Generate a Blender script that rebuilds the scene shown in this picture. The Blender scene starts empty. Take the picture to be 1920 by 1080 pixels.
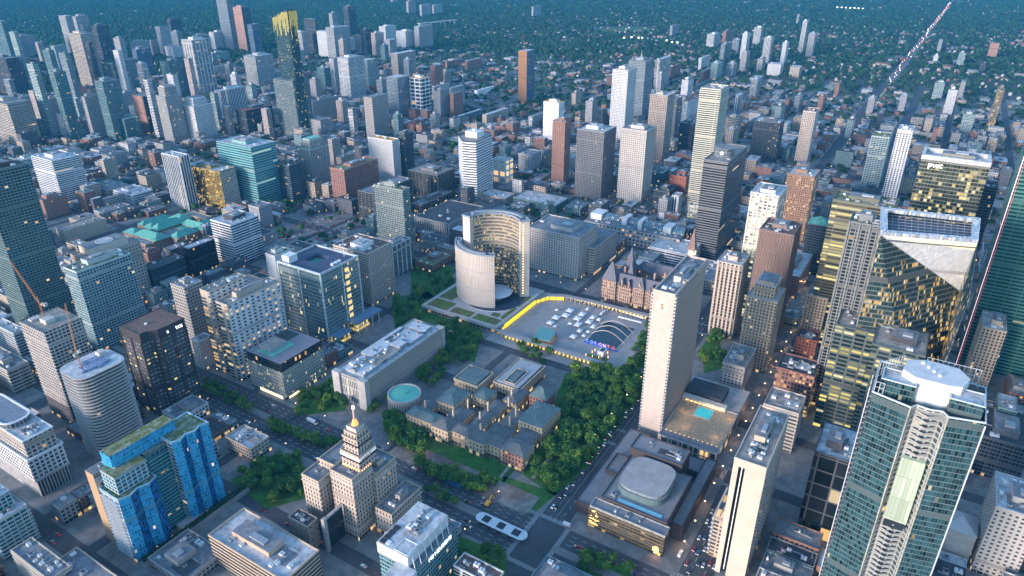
import bpy, math, random
import numpy as np
from mathutils import Vector, Matrix
import math, random
R = math.radians
# ---------------------------------------------------------------- view geometry (metres; x runs along the cross streets, y up the avenue)
CX, CY, CZ = -326.7, -189.25, 390.0
YAW, PITCH, FPX = R(31.51), R(26.01), 1303.7
_f = (math.cos(YAW)*math.cos(PITCH), math.sin(YAW)*math.cos(PITCH), -math.sin(PITCH))
_r = (math.sin(YAW), -math.cos(YAW), 0.0)
_u = (_r[1]*_f[2]-_r[2]*_f[1], _r[2]*_f[0]-_r[0]*_f[2], _r[0]*_f[1]-_r[1]*_f[0])
def at(px, py, z=0.0):
    """point of the place at height z seen at photograph pixel px, py"""
    a, b = (px-960)/FPX, (540-py)/FPX
    d = [_f[i]+_r[i]*a+_u[i]*b for i in range(3)]
    t = (z-CZ)/d[2]
    return (CX+d[0]*t, CY+d[1]*t)
def to_px(x, y, z=0.0):
    d = (x-CX, y-CY, z-CZ)
    w = sum(d[i]*_f[i] for i in range(3))
    return (960+FPX*sum(d[i]*_r[i] for i in range(3))/w, 540-FPX*sum(d[i]*_u[i] for i in range(3))/w)
def height_of(cx, cy, by):
    """height of an upright edge whose top is seen at cx, cy and whose foot at row by"""
    bx = cx+(960-cx)*(by-cy)/(3211-cy)
    g = at(bx, by, 0)
    lo, hi = 0.0, 385.0
    for _ in range(50):
        m = (lo+hi)/2
        if to_px(g[0], g[1], m)[1] > cy: lo = m
        else: hi = m
    return lo
def rect_of(cx, cy, lx, rx, hs):
    """south-west corner, size and height of an upright block from its near roof corner"""
    h = hs if hs > 0 else height_of(cx, cy, -hs)
    x, y = at(cx, cy, h)
    def ext(dx, dy, target, sign):
        lo, hi = 0.0, 900.0
        for _ in range(50):
            m = (lo+hi)/2
            p = to_px(x+dx*m, y+dy*m, h)[0]
            if (p-target)*sign > 0: hi = m
            else: lo = m
        return lo
    return x, y, ext(1, 0, rx, 1), ext(0, 1, lx, -1), h
# ---------------------------------------------------------------- camera, sky, sun, exposure
sc = bpy.context.scene
COL = sc.collection
cd = bpy.data.cameras.new('camera'); cam = bpy.data.objects.new('camera', cd); COL.objects.link(cam)
cam.location = (CX, CY, CZ); cam.rotation_euler = (R(90)-PITCH, 0, YAW-R(90))
cd.sensor_width = 36; cd.lens = 36*FPX/1920; cd.clip_start = 1; cd.clip_end = 40000
sc.camera = cam
SUN_EL, SUN_AZ = R(11), R(158)          # azimuth counted from +x towards +y
w = bpy.data.worlds.new('World'); sc.world = w; w.use_nodes = True
nt = w.node_tree; bg = nt.nodes['Background']
sky = nt.nodes.new('ShaderNodeTexSky'); sky.sky_type = 'NISHITA'; sky.sun_disc = False
sky.sun_elevation = SUN_EL; sky.sun_rotation = math.pi/2-SUN_AZ; sky.air_density = 1.3; sky.dust_density = 0.5; sky.ozone_density = 3.8
nt.links.new(sky.outputs[0], bg.inputs[0]); bg.inputs[1].default_value = 0.13
ld = bpy.data.lights.new('sun', 'SUN'); ld.energy = 1.6; ld.angle = R(14); ld.color = (1.0, 0.81, 0.72)
so = bpy.data.objects.new('sun', ld); COL.objects.link(so)
sd = Vector((math.cos(SUN_AZ)*math.cos(SUN_EL), math.sin(SUN_AZ)*math.cos(SUN_EL), math.sin(SUN_EL)))
so.rotation_euler = sd.to_track_quat('Z', 'Y').to_euler(); so.location = (0, 0, 900)
sc.view_settings.view_transform = 'Standard'; sc.view_settings.look = 'None'
sc.view_settings.exposure = 2.08; sc.view_settings.gamma = 1.0
sc.cycles.max_bounces = 5; sc.cycles.diffuse_bounces = 2; sc.cycles.glossy_bounces = 3
sc.cycles.transmission_bounces = 2; sc.cycles.volume_bounces = 0; sc.cycles.transparent_max_bounces = 4
sc.cycles.use_denoising = True; sc.cycles.sample_clamp_indirect = 4; sc.cycles.caustics_reflective = False
rnd = random.Random(7)
HAZE = 0.8e-4
GLOWK = 0.2      # how strongly things that give off light show at this exposure
# ---------------------------------------------------------------- materials
def N(t, kind, **kw):
    n = t.nodes.new(kind)
    for k, v in kw.items():
        if k == 'inp':
            for i, x in v.items(): n.inputs[i].default_value = x
        else: setattr(n, k, v)
    return n
def MATH(t, op, a, b=None, c=None):
    n = t.nodes.new('ShaderNodeMath'); n.operation = op
    for i, x in enumerate((a, b, c)):
        if x is None: continue
        if isinstance(x, (int, float)): n.inputs[i].default_value = x
        else: t.links.new(x, n.inputs[i])
    return n.outputs[0]
def VM(t, op, a, b=None, s=None):
    n = t.nodes.new('ShaderNodeVectorMath'); n.operation = op
    for i, x in enumerate((a, b)):
        if x is None: continue
        if isinstance(x, tuple): n.inputs[i].default_value = x
        else: t.links.new(x, n.inputs[i])
    if s is not None:
        if isinstance(s, (int, float)): n.inputs[3].default_value = s
        else: t.links.new(s, n.inputs[3])
    return n.outputs[0]
def MIX(t, f, a, b):
    n = t.nodes.new('ShaderNodeMix'); n.data_type = 'RGBA'
    for i, x in ((0, f), (6, a), (7, b)):
        if isinstance(x, (int, float)): n.inputs[i].default_value = x
        elif isinstance(x, tuple): n.inputs[i].default_value = x
        else: t.links.new(x, n.inputs[i])
    return n.outputs[2]
def sock(g, name, typ, d=None):
    s = g.interface.new_socket(name=name, in_out='INPUT', socket_type=typ)
    if d is not None: s.default_value = d
def facade_group():
    g = bpy.data.node_groups.new('Facade', 'ShaderNodeTree')
    for n_, t_, d in (('Wall','NodeSocketColor',(.4,.4,.4,1)),('Glass','NodeSocketColor',(.05,.08,.1,1)),('Bay','NodeSocketFloat',3.0),
                      ('Floor','NodeSocketFloat',3.5),('MX','NodeSocketFloat',.3),('MY','NodeSocketFloat',.4),('Lit','NodeSocketFloat',.08),
                      ('Metal','NodeSocketFloat',0.0),('LitCol','NodeSocketColor',(1,.55,.16,1)),('Glow','NodeSocketFloat',1.0),('Vary','NodeSocketFloat',.6)):
        sock(g, n_, t_, d)
    g.interface.new_socket(name='Shader', in_out='OUTPUT', socket_type='NodeSocketShader')
    gi = g.nodes.new('NodeGroupInput'); go = g.nodes.new('NodeGroupOutput'); I = gi.outputs
    uv = N(g, 'ShaderNodeUVMap'); sp = N(g, 'ShaderNodeSeparateXYZ'); g.links.new(uv.outputs[0], sp.inputs[0])
    oi = N(g, 'ShaderNodeObjectInfo')
    su = MATH(g, 'DIVIDE', sp.outputs[0], I['Bay']); sv = MATH(g, 'DIVIDE', sp.outputs[1], I['Floor'])
    iu, iv = MATH(g, 'FLOOR', su), MATH(g, 'FLOOR', sv)
    ru = MATH(g, 'ABSOLUTE', MATH(g, 'SUBTRACT', MATH(g, 'FRACT', su), .5))
    rv = MATH(g, 'ABSOLUTE', MATH(g, 'SUBTRACT', MATH(g, 'FRACT', sv), .5))
    hx = MATH(g, 'MULTIPLY', MATH(g, 'SUBTRACT', 1.0, I['MX']), .5); hy = MATH(g, 'MULTIPLY', MATH(g, 'SUBTRACT', 1.0, I['MY']), .5)
    win = MATH(g, 'MULTIPLY', MATH(g, 'LESS_THAN', ru, hx), MATH(g, 'LESS_THAN', rv, hy))
    mech = MATH(g, 'LESS_THAN', MATH(g, 'MODULO', MATH(g, 'ADD', iv, MATH(g, 'FLOOR', MATH(g, 'MULTIPLY', oi.outputs['Random'], 17.0))), 17.0), .5)
    mech = MATH(g, 'MULTIPLY', mech, MATH(g, 'LESS_THAN', I['Floor'], 6.0))
    ground = MATH(g, 'MULTIPLY', MATH(g, 'LESS_THAN', iv, .5), MATH(g, 'LESS_THAN', I['Floor'], 6.0))
    win = MATH(g, 'MAXIMUM', MATH(g, 'MULTIPLY', win, MATH(g, 'SUBTRACT', 1.0, mech)), MATH(g, 'MULTIPLY', ground, MATH(g, 'MULTIPLY', MATH(g, 'LESS_THAN', ru, .44), MATH(g, 'LESS_THAN', rv, .38))))
    cell = N(g, 'ShaderNodeCombineXYZ'); g.links.new(iu, cell.inputs[0]); g.links.new(iv, cell.inputs[1])
    g.links.new(MATH(g, 'MULTIPLY', oi.outputs['Random'], 97.0), cell.inputs[2])
    wn = N(g, 'ShaderNodeTexWhiteNoise'); g.links.new(cell.outputs[0], wn.inputs[0])
    ws = N(g, 'ShaderNodeSeparateColor'); g.links.new(wn.outputs[1], ws.inputs[0])
    cl = N(g, 'ShaderNodeTexNoise', inp={2: 1.0, 3: 1.0}); g.links.new(VM(g, 'MULTIPLY', cell.outputs[0], (.16, .45, 1.0)), cl.inputs[0])
    clump = MATH(g, 'MULTIPLY', MATH(g, 'MAXIMUM', MATH(g, 'SUBTRACT', cl.outputs[0], .40), 0.0), 6.5)
    lit = MATH(g, 'LESS_THAN', ws.outputs[1], MATH(g, 'ADD', MATH(g, 'MULTIPLY', I['Lit'], clump), MATH(g, 'MULTIPLY', ground, .22)))
    lit = MATH(g, 'MULTIPLY', lit, win)
    # wall colour: soft weathering and floor to floor drift
    gm = N(g, 'ShaderNodeTexCoord'); n1 = N(g, 'ShaderNodeTexNoise', inp={2: .06, 3: 4.0}); g.links.new(VM(g, 'MULTIPLY', gm.outputs['Object'], (1, 1, .35)), n1.inputs[0])
    n2 = N(g, 'ShaderNodeTexNoise', inp={2: .9, 3: 2.0}); g.links.new(VM(g, 'MULTIPLY', gm.outputs['Object'], (1, 1, .12)), n2.inputs[0])
    wv = MATH(g, 'ADD', MATH(g, 'MULTIPLY', n1.outputs[0], .5), MATH(g, 'MULTIPLY', n2.outputs[0], .35))
    wv = MATH(g, 'MULTIPLY', MATH(g, 'ADD', wv, .57), MATH(g, 'SUBTRACT', 1.0, MATH(g, 'MULTIPLY', mech, .35)))
    wallc = VM(g, 'SCALE', I['Wall'], None, wv)
    gv = MATH(g, 'ADD', MATH(g, 'MULTIPLY', MATH(g, 'SUBTRACT', ws.outputs[0], .5), MATH(g, 'MULTIPLY', I['Vary'], 1.6)), 1.0)
    blind = MATH(g, 'GREATER_THAN', ws.outputs[2], .86)
    gl = VM(g, 'SCALE', I['Glass'], None, gv)
    gl = MIX(g, MATH(g, 'MULTIPLY', blind, MATH(g, 'MULTIPLY', I['Vary'], .5)), gl, VM(g, 'ADD', VM(g, 'SCALE', I['Wall'], None, .45), VM(g, 'SCALE', I['Glass'], None, .6)))
    base = MIX(g, win, wallc, gl)
    pb = N(g, 'ShaderNodeBsdfPrincipled')
    g.links.new(base, pb.inputs['Base Color'])
    g.links.new(MATH(g, 'SUBTRACT', .78, MATH(g, 'MULTIPLY', win, .66)), pb.inputs['Roughness'])
    g.links.new(MATH(g, 'MULTIPLY', win, I['Metal']), pb.inputs['Metallic'])
    ge = N(g, 'ShaderNodeNewGeometry')
    tilt = VM(g, 'SCALE', VM(g, 'SUBTRACT', wn.outputs[1], (.5, .5, .5)), None, MATH(g, 'MULTIPLY', win, .07))
    g.links.new(VM(g, 'NORMALIZE', VM(g, 'ADD', ge.outputs['Normal'], tilt)), pb.inputs['Normal'])
    g.links.new(MIX(g, MATH(g, 'GREATER_THAN', ws.outputs[0], .62), I['LitCol'], VM(g, 'ADD', VM(g, 'SCALE', I['LitCol'], None, .55), (.42, .40, .30))), pb.inputs['Emission Color'])
    es = MATH(g, 'MULTIPLY', lit, MATH(g, 'MULTIPLY', I['Glow'], MATH(g, 'ADD', .25, MATH(g, 'MULTIPLY', ws.outputs[2], .9))))
    g.links.new(es, pb.inputs['Emission Strength'])
    g.links.new(pb.outputs[0], go.inputs[0])
    return g
FG = facade_group()
_mc = {}
def c4(c): return (c[0], c[1], c[2], 1)
def facade(name, wall, glass, bay=3.0, fl=3.5, mx=.3, my=.4, lit=.06, metal=0.0, litcol=(1, .58, .22), glow=1.2, vary=.6):
    if name in _mc: return _mc[name]
    m = bpy.data.materials.new(name); m.use_nodes = True; t = m.node_tree
    t.nodes.remove(t.nodes['Principled BSDF'])
    g = t.nodes.new('ShaderNodeGroup'); g.node_tree = FG
    for k, v in dict(Wall=c4(wall), Glass=c4(glass), Bay=bay, Floor=fl, MX=mx, MY=my, Lit=lit, Metal=metal, LitCol=c4(litcol), Glow=glow*GLOWK*1.0, Vary=vary).items():
        g.inputs[k].default_value = v
    t.links.new(g.outputs[0], t.nodes['Material Output'].inputs[0]); _mc[name] = m
    return m
def surf(name, col, rough=.8, scale=.25, var=.35, stain=0.0, metal=0.0, emit=0.0, bump=0.0, spec=.4, col2=None, coord='Object'):
    """plain surface with noise in colour, optional darker stain patches that belong to the surface"""
    if name in _mc: return _mc[name]
    m = bpy.data.materials.new(name); m.use_nodes = True; t = m.node_tree; p = t.nodes['Principled BSDF']
    tc = N(t, 'ShaderNodeTexCoord'); n1 = N(t, 'ShaderNodeTexNoise', inp={2: scale, 3: 5.0, 4: .62}); t.links.new(tc.outputs[coord], n1.inputs[0])
    cr = N(t, 'ShaderNodeMapRange', inp={1: .3, 2: .7, 3: 1-var, 4: 1+var}); t.links.new(n1.outputs[0], cr.inputs[0])
    base = VM(t, 'SCALE', c4(col)[:3], None, cr.outputs[0])
    if col2:
        n3 = N(t, 'ShaderNodeTexNoise', inp={2: scale*.35, 3: 4.0}); t.links.new(tc.outputs[coord], n3.inputs[0])
        f = N(t, 'ShaderNodeMapRange', inp={1: .44, 2: .58}); t.links.new(n3.outputs[0], f.inputs[0])
        base = MIX(t, f.outputs[0], base, VM(t, 'SCALE', tuple(col2), None, cr.outputs[0]))
    if stain:
        n2 = N(t, 'ShaderNodeTexNoise', inp={2: scale*.22, 3: 6.0, 4: .7}); t.links.new(tc.outputs[coord], n2.inputs[0])
        f = N(t, 'ShaderNodeMapRange', inp={1: .5, 2: .72, 3: 1.0, 4: 1-stain}); t.links.new(n2.outputs[0], f.inputs[0])
        base = VM(t, 'SCALE', base, None, f.outputs[0])
    t.links.new(base, p.inputs['Base Color'])
    p.inputs['Roughness'].default_value = rough; p.inputs['Metallic'].default_value = metal; p.inputs['Specular IOR Level'].default_value = spec
    if emit:
        t.links.new(base, p.inputs['Emission Color']); p.inputs['Emission Strength'].default_value = emit*GLOWK
    if bump:
        b = N(t, 'ShaderNodeBump', inp={0: .6, 1: bump}); t.links.new(n1.outputs[0], b.inputs['Height']); t.links.new(b.outputs[0], p.inputs['Normal'])
    _mc[name] = m
    return m
def lamp_mat(name, col, s):
    if name in _mc: return _mc[name]
    m = bpy.data.materials.new(name); m.use_nodes = True; p = m.node_tree.nodes['Principled BSDF']
    p.inputs['Base Color'].default_value = c4(col); p.inputs['Emission Color'].default_value = c4(col); p.inputs['Emission Strength'].default_value = s*GLOWK
    _mc[name] = m
    return m
ROOF = {k: surf('roof_'+k, c, .9, .22, .34, .5) for k, c in dict(w=(.47,.49,.51), g=(.20,.215,.235), d=(.065,.072,.085), t=(.30,.275,.25), r=(.26,.11,.09),
        p=(.5,.36,.34), o=(.75,.36,.07), br=(.15,.10,.085), mint=(.18,.50,.40), cop=(.10,.33,.27), slate=(.12,.14,.16), slateg=(.12,.18,.19), brd=(.10,.07,.08)).items()}
ROOF['grn'] = surf('roof_garden', (.12, .15, .045), .95, .6, .5, .2, col2=(.25, .26, .2))
ROOF['track'] = ROOF['t']
PLANT = surf('plant_metal', (.34, .37, .4), .5, 1.5, .3, .3, metal=.3)
PLANTW = surf('plant_white', (.66, .68, .7), .6, .8, .15, .2)
DARKM = surf('dark_metal', (.05, .055, .065), .5, 1.0, .3)
FAN = surf('fan_grille', (.03, .035, .04), .6, 2.0, .3)
WHITE = surf('white_paint', (.72, .74, .76), .6, .5, .12, .15)
CONC = surf('concrete', (.36, .35, .34), .85, .2, .2, .3)
# style: wall, glass, bay, floor, mullion share, spandrel share, lit share, metal, extra
W_ = (.62, .65, .68)
STY = dict(
 conc=((.33,.32,.31),(.05,.06,.07),3.2,3.6,.35,.5,.03,0), concp=((.46,.44,.42),(.05,.06,.07),3.6,3.4,.5,.55,.02,0),
 beige=((.42,.37,.31),(.05,.06,.07),3.4,3.6,.45,.5,.06,0), tan=((.37,.32,.27),(.06,.06,.06),6,6,.8,.8,.02,0), tanw=((.37,.34,.31),(.04,.05,.06),4,4.2,.45,.6,.08,0),
 wband=(W_,(.04,.06,.08),30,3.4,.02,.42,.04,0), gband=((.40,.42,.44),(.06,.09,.11),9,3.3,.12,.42,.04,.2), bband=((.40,.37,.33),(.05,.06,.07),9,3.6,.06,.48,.05,0),
 wgrid=((.58,.60,.62),(.06,.08,.10),3.2,3.3,.42,.42,.04,0), ggrid=((.33,.34,.36),(.06,.08,.10),3.2,3.4,.4,.42,.05,0), wnet=((.60,.61,.63),(.035,.045,.06),2.6,3.0,.34,.34,.03,0),
 teal=((.16,.24,.26),(.035,.12,.15),2.4,3.2,.12,.28,.05,.35), tealw=((.40,.47,.48),(.03,.12,.14),4.5,3.2,.14,.34,.05,.3), tealgrid=((.38,.46,.48),(.02,.11,.15),3.2,3.1,.18,.24,.07,.35),
 tealgrey=((.24,.28,.28),(.06,.11,.12),3.0,3.0,.25,.3,.06,.3), tealband=((.20,.36,.38),(.03,.20,.24),40,4.2,.0,.42,.08,.4), blue=((.17,.22,.28),(.03,.09,.17),2.5,3.5,.1,.25,.05,.4),
 navy=((.07,.11,.14),(.02,.05,.08),8,3.6,.05,.4,.08,.3), glass=((.26,.31,.35),(.08,.13,.17),2.6,3.5,.15,.3,.05,.4),
 dark=((.08,.10,.125),(.02,.035,.05),2.4,3.6,.14,.28,.07,.35), darkb=((.5,.52,.54),(.02,.03,.045),11,3.3,.22,.34,.05,.1), black=((.035,.045,.055),(.015,.022,.03),3.0,4.0,.1,.15,.03,.3),
 brick=((.27,.15,.12),(.04,.05,.06),3.6,3.4,.5,.52,.05,0), brickb=((.31,.16,.13),(.05,.05,.06),5,3.0,.25,.42,.05,0), redbrick=((.34,.12,.08),(.04,.05,.06),3.4,3.6,.5,.52,.08,0),
 brown=((.17,.14,.13),(.04,.04,.05),3,3.5,.35,.4,.04,0), brownd=((.33,.20,.16),(.10,.06,.05),3,3.5,.75,.6,.02,0), copper=((.42,.21,.10),(.20,.10,.05),3,3.4,.4,.5,.03,0),
 vw=((.60,.62,.65),(.035,.05,.07),4.6,40,.42,.0,.02,.1), vb=((.42,.37,.35),(.06,.07,.08),4.2,3.3,.45,.3,.04,0), stoneg=((.36,.36,.35),(.05,.10,.13),3.6,3.4,.42,.25,.06,.2),
 wframe=((.72,.74,.76),(.05,.06,.075),15,9.5,.16,.34,.02,.1), slits=((.68,.70,.72),(.05,.06,.07),3.4,3.6,.78,.4,.05,0), plainw=((.66,.68,.70),(.1,.1,.1),8,8,.9,.85,.02,0),
 goldstrip=((.14,.16,.18),(.05,.07,.09),3,3.6,.2,.3,.05,.2), halfraw=((.40,.35,.31),(.08,.07,.07),3.4,3.3,.3,.35,.03,0), raw=((.50,.45,.41),(.10,.09,.08),3.2,3.3,.35,.38,.06,0),
 creamband=((.52,.52,.44),(.05,.07,.07),28,3.2,.02,.46,.05,0), charg=((.20,.21,.23),(.025,.03,.04),2.8,3.3,.30,.34,.03,0), checker=((.66,.68,.70),(.03,.04,.05),4.4,3.4,.45,.34,.04,0),
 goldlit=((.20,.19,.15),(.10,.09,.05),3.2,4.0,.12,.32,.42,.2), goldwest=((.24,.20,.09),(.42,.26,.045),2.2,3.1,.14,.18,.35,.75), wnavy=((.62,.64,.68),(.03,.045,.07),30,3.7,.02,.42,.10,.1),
 blackcol=((.15,.16,.17),(.02,.03,.035),2.6,4.0,.08,.16,.04,.2), fluted=((.33,.33,.33),(.05,.05,.05),4.2,11,.62,.2,.02,0), hotel=((.47,.43,.39),(.035,.045,.06),2.9,3.1,.38,.42,.03,0),
 glassw=((.48,.50,.51),(.03,.06,.08),9,3.2,.25,.2,.05,.3), hospl=((.43,.38,.32),(.05,.05,.05),14,3.7,.30,.45,.42,0), chart=((.19,.20,.215),(.035,.04,.05),30,3.5,.0,.36,.03,.4),
 whitelit=((.60,.60,.58),(.18,.20,.17),4.6,3.6,.34,.3,.62,0), brownrib=((.23,.16,.14),(.02,.02,.022),3.1,50,.48,.0,.02,0), striped=((.46,.40,.35),(.025,.03,.035),4.4,3.6,.5,.14,.03,0),
 deco=((.44,.36,.28),(.05,.045,.04),3.2,3.4,.5,.42,.14,0), decolit=((.28,.18,.13),(.10,.07,.05),3.0,3.3,.36,.4,.38,0), yellowband=((.14,.15,.12),(.06,.06,.035),26,3.4,.02,.38,.8,.1),
 piergrid=((.18,.20,.21),(.02,.03,.04),4.0,3.2,.2,.28,.10,.2), pwc=((.22,.23,.20),(.06,.075,.055),3.4,4.3,.06,.22,.36,.3), yelwin=((.08,.10,.10),(.02,.045,.05),9,3.9,.16,.42,.5,.3),
 redlit=((.20,.10,.09),(.04,.04,.04),3,4.2,.3,.4,.45,0), darkfr=((.06,.07,.085),(.012,.018,.024),12,12,.10,.10,.06,.3))
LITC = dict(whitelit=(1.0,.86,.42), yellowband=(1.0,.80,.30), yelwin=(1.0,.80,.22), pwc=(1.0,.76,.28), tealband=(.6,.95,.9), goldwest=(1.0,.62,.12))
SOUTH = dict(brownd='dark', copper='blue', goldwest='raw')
def style_mats(st):
    def mk(k):
        a = STY[k]
        return facade('facade_'+k, a[0], a[1], a[2], a[3], a[4], a[5], a[6] if a[6] > .2 else a[6]*.4, a[7], LITC.get(k, (1, .58, .22)))
    W = mk(st)
    if st == 'hospl':
        S_ = facade('facade_hospital_side', (.55,.57,.60), (.05,.05,.05), 6.5, 3.7, .55, .5, .35)
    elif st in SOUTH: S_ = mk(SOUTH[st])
    else: S_ = W
    return W, S_
def plain_of(st):
    a = STY[st][0]
    return surf('trim_%.2f_%.2f_%.2f' % a, a, .8, .3, .15, .2)
# ---------------------------------------------------------------- mesh building
class MB:
    def __init__(s): s.v = []; s.f = []; s.m = []; s.uv = []
    def face(s, pts, m=0, uv=None):
        b = len(s.v); s.v += pts; s.f.append(tuple(range(b, b+len(pts)))); s.m.append(m)
        if uv is None: uv = [(p[0], p[1]) for p in pts]
        s.uv += uv
    def prism(s, poly, z0, z1, ms=0, mt=None, ws=None, bottom=False):
        """upright prism over a counter-clockwise outline; ws gives one wall slot per edge, None leaves the wall out"""
        u = 0.0; n = len(poly)
        for i in range(n):
            a, b = poly[i], poly[(i+1) % n]; L_ = math.hypot(b[0]-a[0], b[1]-a[1])
            k = ws[i] if ws else ms
            if k is not None:
                s.face([(a[0], a[1], z0), (b[0], b[1], z0), (b[0], b[1], z1), (a[0], a[1], z1)], k, [(u, z0), (u+L_, z0), (u+L_, z1), (u, z1)])
            u += L_
        if mt is not None: s.face([(p[0], p[1], z1) for p in poly], mt)
        if bottom: s.face([(p[0], p[1], z0) for p in reversed(poly)], ms if ws is None else 0)
    def box(s, x0, y0, z0, x1, y1, z1, m=0, mt=None, bottom=True):
        s.prism([(x0, y0), (x1, y0), (x1, y1), (x0, y1)], z0, z1, m, m if mt is None else mt, bottom=bottom)
    def ring(s, outer, inner, z0, z1, m=0):
        n = len(outer)
        for i in range(n):
            j = (i+1) % n; a, b, c, d = outer[i], outer[j], inner[j], inner[i]
            s.face([(a[0], a[1], z0), (b[0], b[1], z0), (b[0], b[1], z1), (a[0], a[1], z1)], m)
            s.face([(a[0], a[1], z1), (b[0], b[1], z1), (c[0], c[1], z1), (d[0], d[1], z1)], m)
            s.face([(c[0], c[1], z0), (d[0], d[1], z0), (d[0], d[1], z1), (c[0], c[1], z1)], m)
            s.face([(d[0], d[1], z0), (c[0], c[1], z0), (b[0], b[1], z0), (a[0], a[1], z0)], m)
    def tube(s, p, q, r0, r1=None, n=6, m=0, cap=True):
        r1 = r0 if r1 is None else r1; p, q = Vector(p), Vector(q); d = (q-p).normalized()
        a = d.cross(Vector((0, 0, 1)));  a = a.normalized() if a.length > 1e-3 else Vector((1, 0, 0)); b = d.cross(a)
        A = [p+(a*math.cos(t)+b*math.sin(t))*r0 for t in [2*math.pi*i/n for i in range(n)]]
        B = [q+(a*math.cos(t)+b*math.sin(t))*r1 for t in [2*math.pi*i/n for i in range(n)]]
        for i in range(n):
            j = (i+1) % n; s.face([tuple(A[j]), tuple(A[i]), tuple(B[i]), tuple(B[j])], m)
        if cap: s.face([tuple(x) for x in A], m); s.face([tuple(x) for x in reversed(B)], m)
    def hip(s, x0, y0, x1, y1, z0, z1, m=0, gable=False, ov=.5):
        """pitched roof over a rectangle, ridge along the long side"""
        x0 -= ov; y0 -= ov; x1 += ov; y1 += ov; w_, l_ = x1-x0, y1-y0
        k = 0.02 if gable else .5*min(w_, l_)
        if w_ >= l_: A, B = (x0+k, (y0+y1)/2, z1), (x1-k, (y0+y1)/2, z1)
        else: A, B = ((x0+x1)/2, y0+k, z1), ((x0+x1)/2, y1-k, z1)
        P = [(x0, y0, z0), (x1, y0, z0), (x1, y1, z0), (x0, y1, z0)]
        if w_ >= l_:
            s.face([P[0], P[1], B, A], m); s.face([P[2], P[3], A, B], m); s.face([P[1], P[2], B], m); s.face([P[3], P[0], A], m)
        else:
            s.face([P[1], P[2], B, A], m); s.face([P[3], P[0], A, B], m); s.face([P[0], P[1], A], m); s.face([P[2], P[3], B], m)
    def mesh(s, name, mats, o=(0, 0, 0), smooth=False):
        me = bpy.data.meshes.new(name)
        me.from_pydata([(p[0]-o[0], p[1]-o[1], p[2]-o[2]) for p in s.v], [], s.f)
        for m in mats: me.materials.append(m)
        me.polygons.foreach_set('material_index', s.m)
        l = me.uv_layers.new(name='UVMap'); l.data.foreach_set('uv', [c for p in s.uv for c in p])
        if smooth: me.polygons.foreach_set('use_smooth', [True]*len(s.f))
        me.update()
        return me
def link(name, me, parent=None, loc=(0, 0, 0), rz=0, sc_=None, label=None):
    o = bpy.data.objects.new(name, me); COL.objects.link(o); o.parent = parent; o.location = loc
    if rz: o.rotation_euler = (0, 0, rz)
    if sc_: o.scale = sc_
    if label: o['label'] = label
    return o
def tag(o, label, cat, group=None):
    o['label'] = label; o['category'] = cat
    if group: o['group'] = group
    return o
def thing(name, label, cat, loc=(0, 0, 0), group=None):
    return tag(link(name, None, None, loc), label, cat, group)
def struct(o, kind='structure'): o['kind'] = kind; return o
LASTROOF = {}
def part(root, name, mb, mats, label=None, smooth=False):
    """a part given in place coordinates"""
    l = root.location
    up = LASTROOF.get(root.name, root) if name in ('duct', 'roof_patch', 'plant_room', 'planter') else root
    o = link(name, mb.mesh(name, mats, (l[0], l[1], l[2]), smooth), up, label=label)
    if name == 'roof': LASTROOF[root.name] = o
    return o
def pieces(root, name, mb, mats, nf=6):
    """one part per run of nf faces"""
    for i in range(0, len(mb.f), nf):
        q = MB(); u = sum(len(f) for f in mb.f[:i])
        for j in range(i, min(i+nf, len(mb.f))):
            k = len(mb.f[j]); q.face([mb.v[a] for a in mb.f[j]], mb.m[j], mb.uv[u:u+k]); u += k
        part(root, name, q, mats)
def rectp(x, y, xl, yl, i=0.0): return [(x+i, y+i), (x+xl-i, y+i), (x+xl-i, y+yl-i), (x+i, y+yl-i)]
def inset(poly, d):
    n = len(poly); out = []
    for i in range(n):
        p, a, b = Vector(poly[i]), Vector(poly[i-1]), Vector(poly[(i+1) % n])
        e1, e2 = (p-a).normalized(), (b-p).normalized(); n1, n2 = Vector((-e1.y, e1.x)), Vector((-e2.y, e2.x))
        k = n1+n2; k = k/max(.35, k.dot(n1)) if k.length > .01 else n1
        out.append((p.x+k.x*d, p.y+k.y*d))
    return out
def _unit_mesh():
    m = MB(); m.box(-.5, -.5, 0, .5, .5, .72, 0); m.prism([(.3*math.cos(t*.785), .3*math.sin(t*.785)) for t in range(8)], .72, 1, 0, 1)
    return m.mesh('roof_unit', [PLANT, FAN])
def _unit2_mesh():
    m = MB(); m.box(-.5, -.5, 0, .5, .5, .9, 0)
    for i in range(3): m.prism([((-.3+.3*i)+.12*math.cos(t*.785), .12*math.sin(t*.785)) for t in range(8)], .9, 1, 0, 1)
    m.tube((-.5, .3, .2), (-.9, .3, .2), .08, n=4)
    return m.mesh('cooling_unit', [PLANTW, FAN])
UNIT, UNIT2 = _unit_mesh(), _unit2_mesh()
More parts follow.
